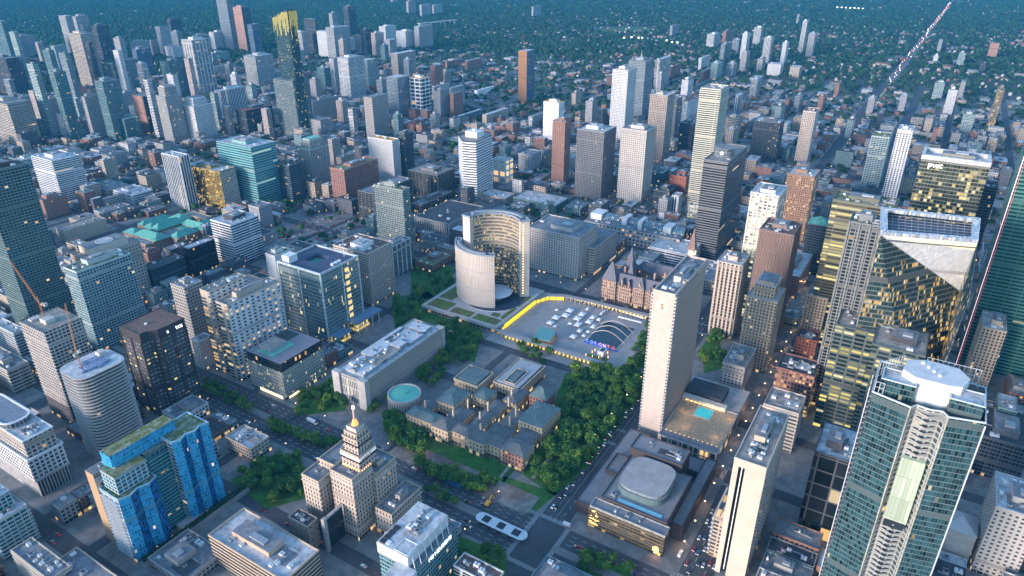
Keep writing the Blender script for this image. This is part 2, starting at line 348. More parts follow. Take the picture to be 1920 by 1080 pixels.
def roof_stuff(root, x, y, xl, yl, z, n=4, pent=None, st=None, r_=None):
    """plant room and separate machines on a roof (place coordinates)"""
    r_ = r_ or rnd; l = root.location; used = []
    if pent:
        a, b = xl*r_.uniform(.38, .55), yl*r_.uniform(.35, .55); px, py = x+(xl-a)*r_.uniform(.35, .65), y+(yl-b)*r_.uniform(.35, .65); ph = r_.uniform(4, 6.5)
        m = MB(); m.prism(rectp(px, py, a, b), z, z+ph, 0, 1); m.box(px+a*.2, py+b*.2, z+ph, px+a*.55, py+b*.6, z+ph+1.4, 2)
        part(root, 'plant_room', m, [{'w': PLANTW, 'd': DARKM}.get(pent, plain_of(st) if st else PLANT), ROOF['w' if pent == 'w' else 'g'], PLANT]); used.append((px, py, a, b))
    for i in range(n):
        for _ in range(8):
            s_ = r_.uniform(1.6, 4.2); t_ = s_*r_.uniform(.6, 1.6); ux, uy = x+2+r_.random()*max(.1, xl-4-s_), y+2+r_.random()*max(.1, yl-4-t_)
            if all(ux > q[0]+q[2] or ux+s_ < q[0] or uy > q[1]+q[3] or uy+t_ < q[1] for q in used): break
        else: continue
        used.append((ux, uy, s_, t_))
        link('roof_unit', UNIT if r_.random() < .55 else UNIT2, LASTROOF.get(root.name, root), (ux+s_/2-l[0], uy+t_/2-l[1], z-l[2]), 0, (s_, t_, r_.uniform(1.4, 2.6)))
_roof0 = roof_stuff
def roof_stuff(root, x, y, xl, yl, z, n=4, pent=None, st=None, r_=None):
    """nearer roofs also carry ducts, pipes and low kerbs"""
    r_ = r_ or rnd; near = dist(x, y) < 780
    _roof0(root, x, y, xl, yl, z, int(n*(1.7 if near else 1)), pent, st, r_)
    if near and xl > 9 and yl > 9:
        for k in range(3):
            a, b = x+1.5+r_.random()*(xl-7), y+1.5+r_.random()*(yl-7); L_ = r_.uniform(3.5, min(12, max(4, (xl if k % 2 else yl)*.45))); m = MB()
            x2, y2 = (min(a+L_, x+xl-1), b+.7) if k % 2 else (a+.7, min(b+L_, y+yl-1)); m.box(a, b, z, x2, y2, z+.75); part(root, 'duct', m, [PLANT])
        m = MB(); a, b = x+2+r_.random()*(xl*.3), y+2+r_.random()*(yl*.3); m.box(a, b, z-.02, min(a+xl*.4, x+xl-1.5), min(b+yl*.4, y+yl-1.5), z+.12); part(root, 'roof_patch', m, [ROOF[r_.choice('gtwd')]])
def dist(x, y): return math.hypot(x-CX, y-CY)
# projecting floor rings and upright piers, real relief on the nearer buildings: depth, thickness, storeys apart
RINGS = dict(wband=(.9, 1.35, 3.4), gband=(.6, 1.2, 3.3), bband=(.5, 1.5, 3.6), creamband=(1.1, 1.3, 3.2), wnavy=(.35, 1.5, 3.7), tealgrid=(.5, .35, 3.1), hospl=None, darkb=(1.2, .9, 3.3), tealw=(.8, .9, 3.2), tealband=(.2, 1.7, 4.2),
             chart=(.25, .5, 3.5), pwc=(.3, .8, 4.3), yellowband=(.3, 1.0, 3.4), deco=(.35, .5, 6.8), hotel=(.3, .5, 3.1), raw=(.4, .5, 3.3), goldlit=(.3, .9, 4.0), concp=(.25, .4, 6.8), tealgrey=(.3, .4, 3.0))
PIERS = dict(vw=(.9, 1.1, 4.6), striped=(1.0, 1.3, 4.4), brownrib=(.8, 1.1, 3.1), whitelit=(.8, 1.0, 9.2), blackcol=(.9, .8, 7.8), fluted=(.7, 1.6, 4.2), vb=(.5, .9, 4.2), stoneg=(.5, .8, 7.2), charg=(.3, .5, 8.4), dark=(.25, .3, 7.2), wnet=(.3, .4, 2.6), wframe=(.6, 1.6, 7.5), glass=(.2, .25, 7.8), piergrid=(1.2, 1.4, 8.0))
def block(root, poly, z0, h, st, rf, near, mats=None, rings=True, wallslots=None):
    """walls, roof, parapet and relief of one upright volume (place coordinates)"""
    W, S_ = mats or style_mats(st); tr = plain_of(st); l = root.location; n = len(poly)
    ws = wallslots or ([1, 1, 0, 0] if n == 4 else [0]*n)
    m = MB(); m.prism(poly, z0, h, ws=ws); part(root, 'facade', m, [W, S_])
    m = MB(); zr = h-(1.0 if near else .05); m.face([(p[0], p[1], zr) for p in poly]); part(root, 'roof', m, [ROOF[rf]])
    if near:
        m = MB(); m.ring(inset(poly, -.15), inset(poly, .5), h-1.3, h+.25); part(root, 'parapet', m, [tr])
    if near and rings and RINGS.get(st):
        d, th, fl = RINGS[st]; m = MB(); m.ring(inset([(p[0]-l[0], p[1]-l[1]) for p in poly], -d), inset([(p[0]-l[0], p[1]-l[1]) for p in poly], .2), -th/2, th/2)
        me = m.mesh('floor_band', [tr]); k = math.ceil((z0+3)/fl)
        while k*fl < h-2 and k < 95: link('floor_band', me, root, (0, 0, k*fl-l[2])); k += 1
    if near and st in PIERS:
        d, w_, sp = PIERS[st]; m = MB(); m.box(-w_/2, -d, z0, w_/2, .1, h-.3, 0, bottom=False); me = m.mesh('pier', [tr])
        cnt = 0
        for i in range(n):
            if n == 4 and i in (1, 2): continue
            a, b = poly[i], poly[(i+1) % n]; L_ = math.hypot(b[0]-a[0], b[1]-a[1]); e = ((b[0]-a[0])/L_, (b[1]-a[1])/L_)
            q = int(L_/sp); off = (L_-q*sp)/2
            for j in range(q+1):
                if cnt > 90: break
                t = min(L_-.3, max(.3, off+j*sp)); cnt += 1
                link('pier', me, root, (a[0]+e[0]*t-l[0], a[1]+e[1]*t-l[1], -l[2]), math.atan2(e[1], e[0]))
FOOT = []
def dist(x, y): return math.hypot(x-CX, y-CY)
T, A, O, L, S = 'office_tower', 'apartment_tower', 'office_building', 'low_building', 'slab_block'
# kind, label, near roof corner x, y, far-left x, far-right x, height (or minus the foot's row), style, roof, options
BL = [
(A,'pale ribbed apartment tower standing farthest behind the left tower cluster',122,30,109,134,150,'gband','w',{}),
(A,'twin ribbed apartment tower with dark cap behind the left cluster',141,31,135,165,165,'gband','d',{}),
(A,'tall beige ribbed apartment tower, broadest of the left cluster',150,64,127,174,170,'bband','g',{}),
(T,'dark slim office tower behind the tall ribbed apartment tower',180,49,170,203,-118,'dark','g',{}),
(A,'teal glass apartment tower cut by the left picture edge',2,40,-22,12,150,'teal','w',{}),
(T,'broad grey gridded office slab standing before the far woods',30,69,24,65,-112,'ggrid','g',{}),
(T,'slim beige tower beside the broad grey gridded slab',70,80,65,80,-122,'vb','w',{}),
(A,'dark teal balcony tower left of the ribbed apartment pair',101,86,94,124,-150,'tealw','g',{}),
(A,'tall glass tower with pale balcony face rising behind beige twins',101,136,91,123,150,'teal','d',{}),
(T,'dark glass tower at the left edge above the beige bands',10,110,-20,34,-178,'dark','g',{}),
(T,'squat dark tower under the grey gridded slab',40,113,35,72,-152,'brown','g',{}),
(A,'round-shouldered grey tower at the foot of the ribbed tower',158,182,151,186,-262,'ggrid','g',{}),
(A,'broad dark teal apartment tower full of small balconies',191,154,176,224,-268,'teal','g',{}),
(A,'beige stone apartment tower, left of two beige twins',62,171,52,84,-246,'vb','g',{}),
(A,'beige stone apartment tower, right of two beige twins',88,187,81,109,-252,'vb','g',{}),
(T,'big beige banded office block with penthouse at left edge',13,195,-60,58,-275,'bband','g',{'pent':1}),
(S,'office slab with brown end wall and black glass side',267,181,246,293,-252,'brownd','g',{}),
(O,'small teal glass block before the brown ended slab',232,224,219,260,-266,'teal','w',{}),
(T,'grey apartment block on the wood edge right of the dark tower',247,79,243,280,-112,'ggrid','g',{}),
(A,'beige slab on the wood edge beside the dark striped tower',282,76,280,300,-106,'beige','g',{}),
(T,'dark tower with white vertical stripes at the wood edge',299,50,290,317,-106,'vw','d',{}),
(T,'near black square tower standing before the far woods',318,36,312,339,-88,'dark','d',{}),
(T,'very tall grey glass tower cut by the top picture edge',424,1,405,436,-96,'glass','g',{}),
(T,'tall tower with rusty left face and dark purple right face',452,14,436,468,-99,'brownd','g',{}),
(T,'blue glass tower right of the rusty dark one',472,46,463,486,-106,'blue','g',{}),
(A,'white apartment block with brown balconies before the woods',400,61,391,426,-96,'wgrid','w',{}),
(O,'pale institutional block with red rooftop sign behind the stacked tower',368,67,360,392,-96,'ggrid','w',{}),
(A,'dark apartment tower with stacked white balcony boxes and twin stair wall',359,76,339,391,-188,'darkb','w',{'pent':1}),
(A,'teal tower with flat dark roof rim before the stacked box tower',315,116,299,345,-190,'teal','d',{}),
(O,'white box topped block behind the teal flat rimmed tower',322,88,308,341,-112,'wgrid','g',{}),
(T,'grey stone tower with blue glass middle and stepped shoulders',306,166,288,336,-272,'stoneg','w',{'tier':1}),
(A,'white gridded apartment tower with glass corner and arched crown',360,189,337,396,-268,'wgrid','w',{'tier':1}),
(A,'plain beige stair tower leaning on the grey stone tower',292,210,283,303,-256,'beige','g',{}),
('hospital_building','white hospital with ribbed upper floors behind the red roofed block',413,171,401,459,-226,'vw','w',{'pent':1}),
(A,'pale grey ribbed apartment slab left of the dark golden topped tower',478,106,456,512,-166,'gband','w',{}),
(O,'navy glass block with a red rimmed roof',460,208,441,510,-258,'dark','r',{}),
(T,'grey blue mid tower between the wood edge and teal tower',233,113,225,258,-152,'glass','g',{}),
(T,'blue grey tower behind the white gridded one',255,93,246,281,-146,'blue','w',{}),
(O,'low round cornered block with pale green roof',397,100,391,427,-117,'tealw','grn',{}),
(O,'wide beige archive block below the pale green roof',398,126,390,441,-146,'beige','g',{}),
(O,'grey mid block between the brown slab and teal tower',228,176,222,249,-215,'ggrid','g',{}),
# second band
(T,'white slim block just right of the golden topped tower',565,60,552,574,-108,'gband','w',{}),
(T,'dark blue tower with white roof line before the far woods',590,36,569,594,-104,'dark','w',{}),
(A,'white twin apartment tower, left one of the pale ridge cluster',612,59,593,632,-110,'wgrid','w',{}),
(A,'white and green apartment tower in the pale ridge cluster',625,52,610,654,-112,'gband','w',{}),
(T,'small grey tower peeping over the pale ridge cluster',622,25,616,633,-58,'ggrid','g',{}),
(T,'charcoal tower behind the pale ridge cluster',652,12,643,666,-68,'dark','g',{}),
(A,'low white gridded tower left of the navy slab',655,73,646,668,-101,'wgrid','w',{}),
(A,'pinkish slim tower between white gridded and navy slabs',672,66,664,679,-103,'vb','g',{}),
(T,'navy slab standing in the middle of the pale ridge',684,56,676,696,-107,'dark','d',{}),
(A,'cream ribbed tower right of the navy slab',703,62,695,719,-108,'vb','w',{}),
(A,'broad cream tower behind the ridge with flat roof',722,50,710,742,-82,'wgrid','w',{}),
(A,'grey ribbed tower in front of the broad cream tower',730,75,719,743,-108,'gband','w',{}),
(A,'grey and white apartment slab near the ridge end',760,59,742,778,-93,'wgrid','w',{}),
(A,'large pale slab closing the right end of the ridge',785,50,776,811,-93,'ggrid','w',{}),
(A,'left one of two white blue towers far off in the woods',790,9,786,807,-32,'vw','w',{}),
(A,'right one of two white blue towers far off in the woods',813,9,810,829,-28,'vw','w',{}),
(A,'slim pink tower far off in the woods near the top edge',765,2,761,779,-27,'vb','g',{}),
(A,'pink tower cut by the top edge left of the slim one',736,-4,732,746,-7,'vb','g',{}),
(A,'tall bright white banded apartment tower behind the hospital',652,109,632,681,-190,'wband','w',{'pent':1}),
(A,'dark gridded slab joined to the bright white banded tower',625,110,616,637,-180,'vw','g',{}),
(A,'white and dark green striped tower beside the bright banded one',688,113,676,705,-173,'tealw','w',{}),
(A,'brown beige apartment tower with deep vertical bays',745,101,732,779,-148,'bband','w',{}),
(T,'blue grey glass tower beside the white framed tower',745,146,724,766,-221,'glass','w',{}),
(T,'white framed tower with stacked picture windows and orange roof edge',790,148,766,807,-219,'wframe','o',{}),
(A,'brownish tower right behind the white framed tower',815,124,806,830,-166,'brick','g',{}),
(A,'slim white topped tower above the dark brick slab',848,165,842,871,-200,'vw','w',{}),
(A,'dark brick slab under the white topped tower',850,176,843,868,-222,'brick','g',{}),
(A,'grey balcony block left of the dark brick slab',825,171,812,842,-223,'ggrid','g',{}),
(T,'brown grey concrete tower with blank ribs and side annex',697,183,681,727,-262,'conc','g',{}),
('hospital_building','big grey hospital slab with roof plant behind the concrete tower',585,191,578,653,-236,'conc','g',{'pent':1}),
(O,'beige gridded cube left of the concrete tower',600,226,577,623,-262,'ggrid','g',{}),
(L,'red brick college hall beside the white framed tower foot',775,233,760,796,-252,'brick','r',{}),
(L,'left brick slab of a pair by the far park',838,116,834,872,-128,'brick','g',{}),
(L,'right brick slab of a pair by the far park',876,114,872,903,-133,'brick','w',{}),
(L,'bright white cube hall among the trees',895,170,892,923,-181,'plainw','w',{}),
(O,'beige institution with ochre windows below the wooded park',912,216,904,986,-239,'beige','w',{}),
(O,'low teal glass hall beside the beige institution',862,218,857,905,-236,'teal','w',{}),
# third band (upper middle)
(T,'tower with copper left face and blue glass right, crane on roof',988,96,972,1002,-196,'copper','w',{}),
(A,'white ribbed slab alone in the far woods',1000,12,997,1039,-33,'vw','w',{}),
(A,'white tower with small slits and an orange roof crown',1048,193,1019,1058,-276,'slits','o',{}),
(A,'low white and brown balcony block beside the orange crowned tower',998,219,994,1022,-246,'wband','g',{}),
(T,'dark brown brick tower left of the white curved tower',1060,229,1036,1071,-350,'brick','d',{'pent':1}),
(A,'tall white gridded tower with pink crown, highest of the middle',1178,132,1149,1194,-268,'wgrid','p',{}),
(A,'glass tower under construction behind the pink crowned tower',1211,116,1179,1227,-232,'glass','g',{}),
(A,'white and black stacked balcony tower beyond the glass one',1238,112,1229,1259,-168,'darkb','w',{}),
(A,'tower with raw beige upper grid and navy glass lower half',1252,180,1219,1266,-305,'halfraw','w',{'pent':1}),
(A,'slim tower with one gold lit vertical strip',1270,186,1262,1280,-268,'goldstrip','g',{}),
(A,'white netted tower with red roof rim',1290,190,1280,1316,-242,'wgrid','r',{}),
(A,'dark teal tower in front of the red rimmed one',1300,233,1275,1312,-292,'dark','g',{}),
(A,'tall cream banded tower with rounded balconies in city centre',1352,168,1314,1367,-408,'creamband','t',{}),
(O,'block with stepped green roof gardens behind cream banded tower',1385,223,1361,1404,-262,'bband','grn',{}),
(T,'navy slab framed in white beyond the cream banded tower',1386,179,1384,1441,-216,'vw','w',{}),
(A,'small beige striped block below the roof gardens',1376,244,1361,1399,-281,'vb','w',{}),
(T,'dark office block with tan roof before the university park',1463,231,1414,1486,-312,'dark','w',{'pent':1}),
(L,'red brick church with steep roof among trees',1258,126,1255,1301,-149,'brick','r',{}),
(A,'pale grey block behind the red church',1316,109,1311,1348,-133,'wgrid','w',{}),
(A,'round white tower in the far middle woods',1340,65,1326,1351,-92,'wband','w',{}),
(A,'pink brick tower right of the round white tower',1362,59,1356,1384,-82,'brick','g',{}),
(O,'grey blue slab under the pink brick tower',1360,83,1352,1387,-116,'glass','w',{}),
(A,'white flecked tower left of the tall pale one',1402,63,1393,1418,-116,'wgrid','w',{}),
(A,'tall pale tower with two dark stripes far off',1428,52,1415,1437,-86,'vw','w',{}),
(L,'wide grey hospital slab with lit forecourt in far park',1261,48,1257,1309,-70,'ggrid','g',{}),
(A,'brown mid block below the pale grey block',1320,134,1312,1343,-151,'brick','g',{}),
(T,'broad light grey concrete tower in front of the pink crowned one',1213,246,1165,1231,-385,'concp','g',{'pent':1}),
(T,'massive charcoal gridded tower with a white box crown',1133,248,1082,1156,-380,'charg','w',{'pentw':1}),
(O,'grey block with dark windows and red lit roof sign',996,291,972,1015,-326,'ggrid','g',{}),
(L,'small round beige tower in the leafy district',1080,175,1072,1091,-197,'beige','g',{}),
# far right band
(A,'left white hotel tower of the far right pair',1447,71,1433,1476,-120,'vw','w',{}),
(A,'right white hotel tower with glazed middle',1476,80,1468,1493,-122,'wgrid','w',{}),
(A,'tall pale tower of two standing together in the suburb',1514,40,1505,1528,-100,'vw','w',{}),
(A,'shorter flecked tower of two standing together in the suburb',1529,63,1517,1542,-107,'ggrid','w',{}),
(A,'tiny white tower alone in the far suburb',1499,27,1495,1506,-46,'gband','w',{}),
(O,'white terraced block at the foot of the hotel towers',1465,121,1440,1481,-143,'wgrid','w',{}),
(O,'beige square block right of the white terraces',1500,126,1482,1512,-146,'beige','w',{}),
(L,'brick housing slab with white flagpole end, farthest of three',1575,156,1567,1608,-182,'brick','r',{}),
(L,'tall brick housing slab, middle of three by the street',1545,181,1536,1587,-213,'brick','r',{}),
(L,'long low brick housing slab with balconies, nearest of three',1480,189,1473,1531,-215,'brickb','r',{}),
(A,'white beige tower with rust coloured roof frame',1530,210,1506,1541,-308,'raw','r',{}),
(A,'grey tower beyond the long straight street',1768,75,1761,1781,-100,'ggrid','g',{}),
(O,'white gridded long block beyond the straight street',1760,105,1751,1804,-120,'wgrid','w',{}),
(T,'dark tower with pale left side far at right',1875,81,1858,1891,-112,'brownd','d',{}),
(L,'black round office hall far at right',1850,118,1839,1881,-137,'dark','d',{}),
(A,'pale green block among the right hand trees',1772,156,1754,1791,-190,'tealw','g',{}),
(A,'white netted tower with navy cap at right',1797,169,1779,1807,-216,'wgrid','d',{}),
(A,'grey slab behind the navy capped tower',1812,153,1803,1826,-189,'ggrid','g',{}),
(O,'dark grey ribbed slab near the straight street',1655,213,1649,1736,-250,'dark','g',{'xl':70}),
(O,'beige stone block right of the dark ribbed slab',1750,223,1736,1792,-256,'beige','t',{'xl':45}),
(O,'white ended block with green slatted front at right',1830,216,1807,1866,-250,'tealw','grn',{'xl':45}),
(T,'amber lit glass tower under construction at the right edge',1885,168,1872,1960,-245,'goldlit','g',{'xl':50}),
(A,'tower clad in white and dark checker pattern',1712,246,1683,1729,-392,'checker','w',{}),
(A,'pale green glass tower beside the checker tower',1668,258,1635,1681,-352,'tealw','grn',{}),
# left middle
(A,'big dark teal balcony studded tower filling the left picture edge',-38,325,-75,52,-640,'tealdk','d',{'pentd':1}),
(L,'low red brick and tan block under the big dark teal tower',20,560,-20,40,18,'tan','g',{}),
(O,'white hospital block with green roof behind the white banded wing',35,302,20,86,-332,'tealw','w',{}),
('hospital_building','white banded hospital tower with plain blue stair walls',97,302,58,149,-383,'wband','w',{'pent':1}),
(O,'red brown brick block with penthouse under the white hospital',80,376,62,123,-414,'brick','g',{'pent':1}),
(L,'brown block with navy roof behind the parking garage',160,330,155,197,-347,'brick','d',{}),
('parking_garage','left parking garage deck with brown stair tower',200,356,168,240,-372,'gband','g',{}),
('parking_garage','right parking garage with pale deck and open sides',248,366,212,286,-386,'wband','w',{}),
(O,'stone office block with dark windows left of the garage',193,300,187,216,-340,'beige','g',{}),
(L,'long tan museum block with row of skylights',121,433,104,198,-458,'tan','t',{}),
(L,'grey flat roofed hall beside the green copper roofs',193,399,175,244,-413,'ggrid','g',{}),
(O,'broad tan hospital block stepping below the white ringed roof',158,486,131,262,70,'tanw','t',{}),
(S,'white ribbed office slab with black window strips left of golden block',334,294,302,353,-394,'vw','w',{}),
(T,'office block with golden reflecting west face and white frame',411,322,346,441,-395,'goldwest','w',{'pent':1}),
(T,'broad turquoise glass hospital tower with white roof plant',470,277,405,515,-388,'tealband','w',{'pent':1}),
(T,'white and navy banded office cube with dark roof plant',432,422,394,484,-500,'wnavy','w',{'pentd':1}),
(O,'black glass box with beige edge wall',353,467,338,402,-520,'black','w',{}),
(L,'dark low studio block with white roof rim',283,506,263,346,-546,'dark','d',{}),
(L,'small low brick wing behind the dark studio block',276,476,262,300,-500,'brick','d',{}),
(A,'teal glass apartment block with white roof wall and roof gardens',143,510,118,244,-660,'tealgrid','grn',{'pent':1}),
(L,'small blue glass office beside the green copper roofs',385,425,374,400,-452,'blue','w',{}),
(A,'grey brown gridded apartment block left of the parking lot',485,389,465,508,-431,'ggrid','g',{}),
(T,'navy office block with mint green roof',541,311,516,564,-379,'navy','grn',{}),
(A,'tall tower with ribbed teal bays and mint dome roof',580,268,555,614,-364,'stoneg','mint',{'tier':1}),
(S,'slim pale slab wearing a round lit emblem',622,262,614,637,-316,'conc','g',{}),
(A,'red brown brick apartment slab with roof gardens',645,319,618,708,-390,'brickb','grn',{}),
(T,'white netted hotel tower joined to a dark glass slab',735,264,689,748,-345,'wnet','o',{}),
(T,'dark teal glass slab joined to the white netted tower',758,252,748,774,-340,'dark','o',{}),
(O,'black framed transit office with white columns and round roof room',820,328,766,851,-372,'blackcol','t',{}),
(L,'low black office wing with white columns and terrace garden',700,363,671,772,-418,'blackcol','g',{}),
(T,'grey green hotel tower with a roof garden and white rim',755,357,700,768,-500,'tealgrey','grn',{}),
(O,'dark court block with pale stair column beside the hotel tower',700,413,684,722,-443,'teal','grn',{}),
(L,'grey fluted office quadrangle around a planted courtyard',842,420,778,906,-452,'fluted','d',{}),
(L,'black steel hall behind the fluted quadrangle',790,385,770,848,-400,'blackcol','g',{}),
('hotel_building','broad hotel slab with punched grid front and brown roof',688,476,624,734,-575,'hotel','br',{'pentw':1}),
(O,'glass fronted wing attached to the punched grid hotel',735,463,715,770,-523,'glassw','g',{}),
(L,'red house with bright green roof terrace beside old trees',812,498,778,851,-512,'brick','grn',{}),
# courts and hospital quarter
('hospital_building','beige hospital tower with lit window columns and white side wall',425,572,404,524,-716,'hospl','t',{'pent':1}),
('hospital_building','rear hospital tower behind the beige one with louvred penthouse',392,548,374,462,-700,'hospl','t',{}),
(S,'grey concrete slab with blank south side at hospital',345,540,319,378,-672,'conc','w',{}),
(O,'small pale gridded annex below the grey concrete slab',372,641,358,396,-695,'wnet','w',{}),
(L,'low grey museum hall behind the concrete slab',300,520,262,345,12,'tan','w',{}),
(O,'white building with planted roof left of the glass courthouse',515,480,497,545,-560,'plainw','grn',{}),
# right middle
(T,'dark grey glass tower with a round roof drum',1365,305,1320,1413,-488,'chart','t',{}),
(T,'tall white framed office tower with rows of lit floors',1461,368,1408,1485,-600,'whitelit','w',{'pent':1}),
(T,'dark brown ribbed office tower behind the striped beige tower',1488,441,1424,1507,128,'brownrib','br',{'pent':1}),
(T,'beige striped office tower with white roof plant',1391,498,1345,1407,-636,'striped','w',{'pent':1}),
(O,'stepped beige stone office tower with warm lights',1462,545,1404,1478,95,'deco','w',{'tier':1}),
(T,'lit brown stone tower wrapped in white roof sheets',1528,332,1476,1540,105,'decolit','w',{}),
(L,'long low white banded department store roof behind the tower',1500,520,1450,1545,30,'brick','w',{'xl':90}),
(O,'beige stone office by the narrow lit street',1553,560,1512,1560,60,'deco','g',{'xl':30}),
(L,'small red brick block on the narrow lit street',1532,640,1493,1545,22,'redbrick','d',{'xl':22}),
(O,'long stone block with red running track on its roof',1397,690,1355,1451,-744,'concp','track',{}),
(T,'glass tower wing with yellow lit bands beside white gridded piers',1680,392,1562,1690,165,'yellowband','grn',{'xl':34}),
(A,'stacked glass apartment tower with white gridded pier strips',1655,425,1592,1664,185,'piergrid','grn',{'xl':28}),
(T,'broad amber office tower with white lit name band at top',1857,312,1728,1868,175,'pwc','w',{'xl':40}),
(O,'green copper roofed dark office near the amber tower',1555,425,1515,1565,70,'dark','mint',{'xl':25}),
(T,'dark glass office tower with yellow window rows and rounded deck',1640,625,1568,1648,105,'yelwin','t',{'xl':36}),
(T,'dark office tower with square roof room beside yellow rows',1736,668,1636,1744,110,'yelwin','t',{'xl':42,'pentd':1}),
(O,'white rimmed office block with red lit upper floors',1528,707,1456,1544,45,'redlit','d',{'xl':30}),
(O,'dark roofed office with white cooling unit below the white rimmed block',1498,776,1432,1516,42,'bband','t',{'xl':30}),
(T,'dark glass block with rounded white roof before the great glass tower',1600,868,1528,1612,75,'darkfr','w',{'xl':40}),
]
BL += [
(O,'concrete office quadrant with window bands left of the amber atrium',1086,446,990,1122,-528,'concp','g',{'pent':1}),
(O,'small concrete office wing with long window slots right of the atrium',1115,466,1072,1158,-517,'bbands','g',{}),
(O,'teal glazed mall wing with white roof domes',1043,385,962,1066,-402,'teal','w',{}),
(L,'pinkish low hall beside the teal glazed mall wing',948,372,900,966,-384,'tan','w',{}),
(O,'media block with bright white video walls on the lit square',948,302,922,962,-345,'media','w',{}),
(L,'white banded department store west of the dark drum topped tower',1293,478,1218,1318,-505,'wnavy','w',{'xl':50}),
(L,'white walled mall hall before the long glass vault',1203,446,1130,1216,-462,'plainw','w',{'xl':26}),
(O,'amber lit base block at the foot of the cream banded tower',1316,388,1291,1322,-412,'whitelit','t',{'xl':24}),
(O,'grey slab with curved shoulder, first of three thin slabs',1252,375,1236,1262,-412,'ggrid','g',{'xl':20}),
(O,'pale slab with fins, second of three thin slabs',1272,368,1260,1283,-408,'vw','w',{'xl':20}),
(O,'small white stair block by the three thin slabs',1247,400,1238,1252,-412,'plainw','w',{'xl':12}),
(L,'navy roofed low hall behind the three thin slabs',1255,360,1225,1288,-385,'dark','d',{'xl':40}),
(O,'red brick theatre block behind the concrete tower pair',1287,332,1255,1312,-372,'redbrick','d',{'xl':45}),
(O,'pale teal flat block above the red brick theatre',1243,325,1222,1256,-352,'teal','w',{}),
(O,'dark tower seen beside the pink edged lamp line',1872,352,1840,1880,130,'dark','d',{'xl':28}),
(O,'beige stone hotel slab with window columns beside the great glass tower',1888,622,1842,1890,-738,'deco','w',{'xl':38}),
(O,'white gridded concrete block behind the beige hotel slab',1912,545,1856,1916,-640,'wgrid','g',{'xl':30}),
(O,'black ribbed block with terrace roof right of the great glass tower',1935,842,1838,1950,38,'dark','d',{'xl':50}),
(O,'grey concrete block with small square windows at lower right',1952,975,1868,1960,60,'concp','w',{'xl':40}),
(O,'teal glass block with white roof panel at right edge',1908,772,1872,1925,45,'teal','w',{'xl':24}),
(L,'flat concrete deck hall right of the blue folded tower',345,1092,277,420,9,'conc','g',{}),
(O,'long horizontal banded hall with broad pale flat roof',533,1090,390,598,28,'bbandt','w',{}),
(A,'teal glass apartment block at the lower left edge',-12,935,-60,15,46,'tealgrid','w',{}),
(A,'pale teal lower apartment block beside the street at left edge',-18,985,-60,50,34,'tealw','w',{}),
(A,'low orange balcony apartment block with ragged roof',92,1088,20,132,24,'bband','g',{}),
(O,'low studio block with white roof tents and blue umbrellas',190,1135,92,242,20,'beige','g',{}),
(O,'small pale villa office lit amber by the avenue median',470,842,423,505,-868,'beige','w',{}),
(O,'brown banded office block by the red tail lights',13,695,-40,53,-740,'bband','g',{'pent':1}),
(O,'light blue banded block with white roof behind the raw tower',25,625,-20,47,-680,'gband','w',{}),
(O,'beige stone wing with rooftop fans beside the beacon tower',576,988,540,592,24,'tan','d',{}),
(O,'office block with brown roof garden at the bottom edge',925,1098,850,945,26,'glassw','br',{}),
(O,'low grey roofed block with blue plant box at bottom middle',1065,1185,960,1125,14,'teal','g',{}),
]
STYX = dict(tealdk=((.14,.21,.22),(.02,.06,.075),3.4,3.1,.16,.30,.04,.3), media=((.6,.62,.6),(.5,.5,.4),14,12,.3,.3,.6,0), bbands=((.42,.40,.38),(.05,.06,.07),26,3.8,.02,.66,.03,0), bbandt=((.46,.36,.27),(.04,.05,.06),60,3.4,.0,.42,.02,0),
 glassc=((.21,.29,.31),(.19,.27,.29),1.6,4.4,.06,.20,.05,.6), blueg=((.10,.38,.55),(.03,.34,.66),1.7,3.1,.12,.12,.008,.3), osg=((.54,.42,.29),(.06,.06,.06),3.6,4.5,.62,.5,.10,0),
 och=((.36,.25,.20),(.05,.05,.05),2.6,4.4,.5,.42,.12,0), cl=((.45,.38,.33),(.035,.035,.04),2.9,3.9,.6,.42,.02,0), hilt=((.46,.41,.37),(.04,.05,.06),3.4,3.0,.4,.4,.02,0), kids=((.33,.34,.32),(.10,.13,.12),2.1,3.7,.5,.5,.20,.1),
 raw2=((.40,.37,.35),(.05,.055,.06),3.3,3.2,.25,.22,.03,0), tcs=((.050,.047,.052),(.20,.23,.26),3.9,3.9,.30,.52,.14,.2), ey=((.10,.12,.12),(.025,.06,.062),1.5,4.1,.08,.26,.30,.35), eyl=((.60,.66,.72),(.62,.68,.75),1.5,4.1,.06,.10,.16,.0),
 shg=((.085,.135,.15),(.035,.10,.12),1.5,3.3,.07,.17,.010,.5), shd=((.30,.33,.33),(.05,.07,.08),3.4,3.3,.3,.3,.05,.1), green=((.05,.17,.15),(.01,.06,.06),12,3.7,.05,.30,.03,.3), aura=((.05,.10,.12),(.015,.05,.07),2.4,3.2,.12,.22,.10,.4),
 white361=((.42,.41,.39),(.07,.08,.09),2.2,9,.5,.15,.08,0), sher=((.42,.43,.44),(.06,.07,.09),3.0,3.0,.34,.34,.02,0), opg=((.13,.13,.12),(.06,.05,.03),3,2.7,.06,.3,.13,.2), podw=((.40,.37,.34),(.06,.07,.08),9,7,.22,.18,.30,0), teal2=((.22,.36,.40),(.05,.16,.20),2.2,3.6,.1,.25,.04,.35))
STY.update(STYX)
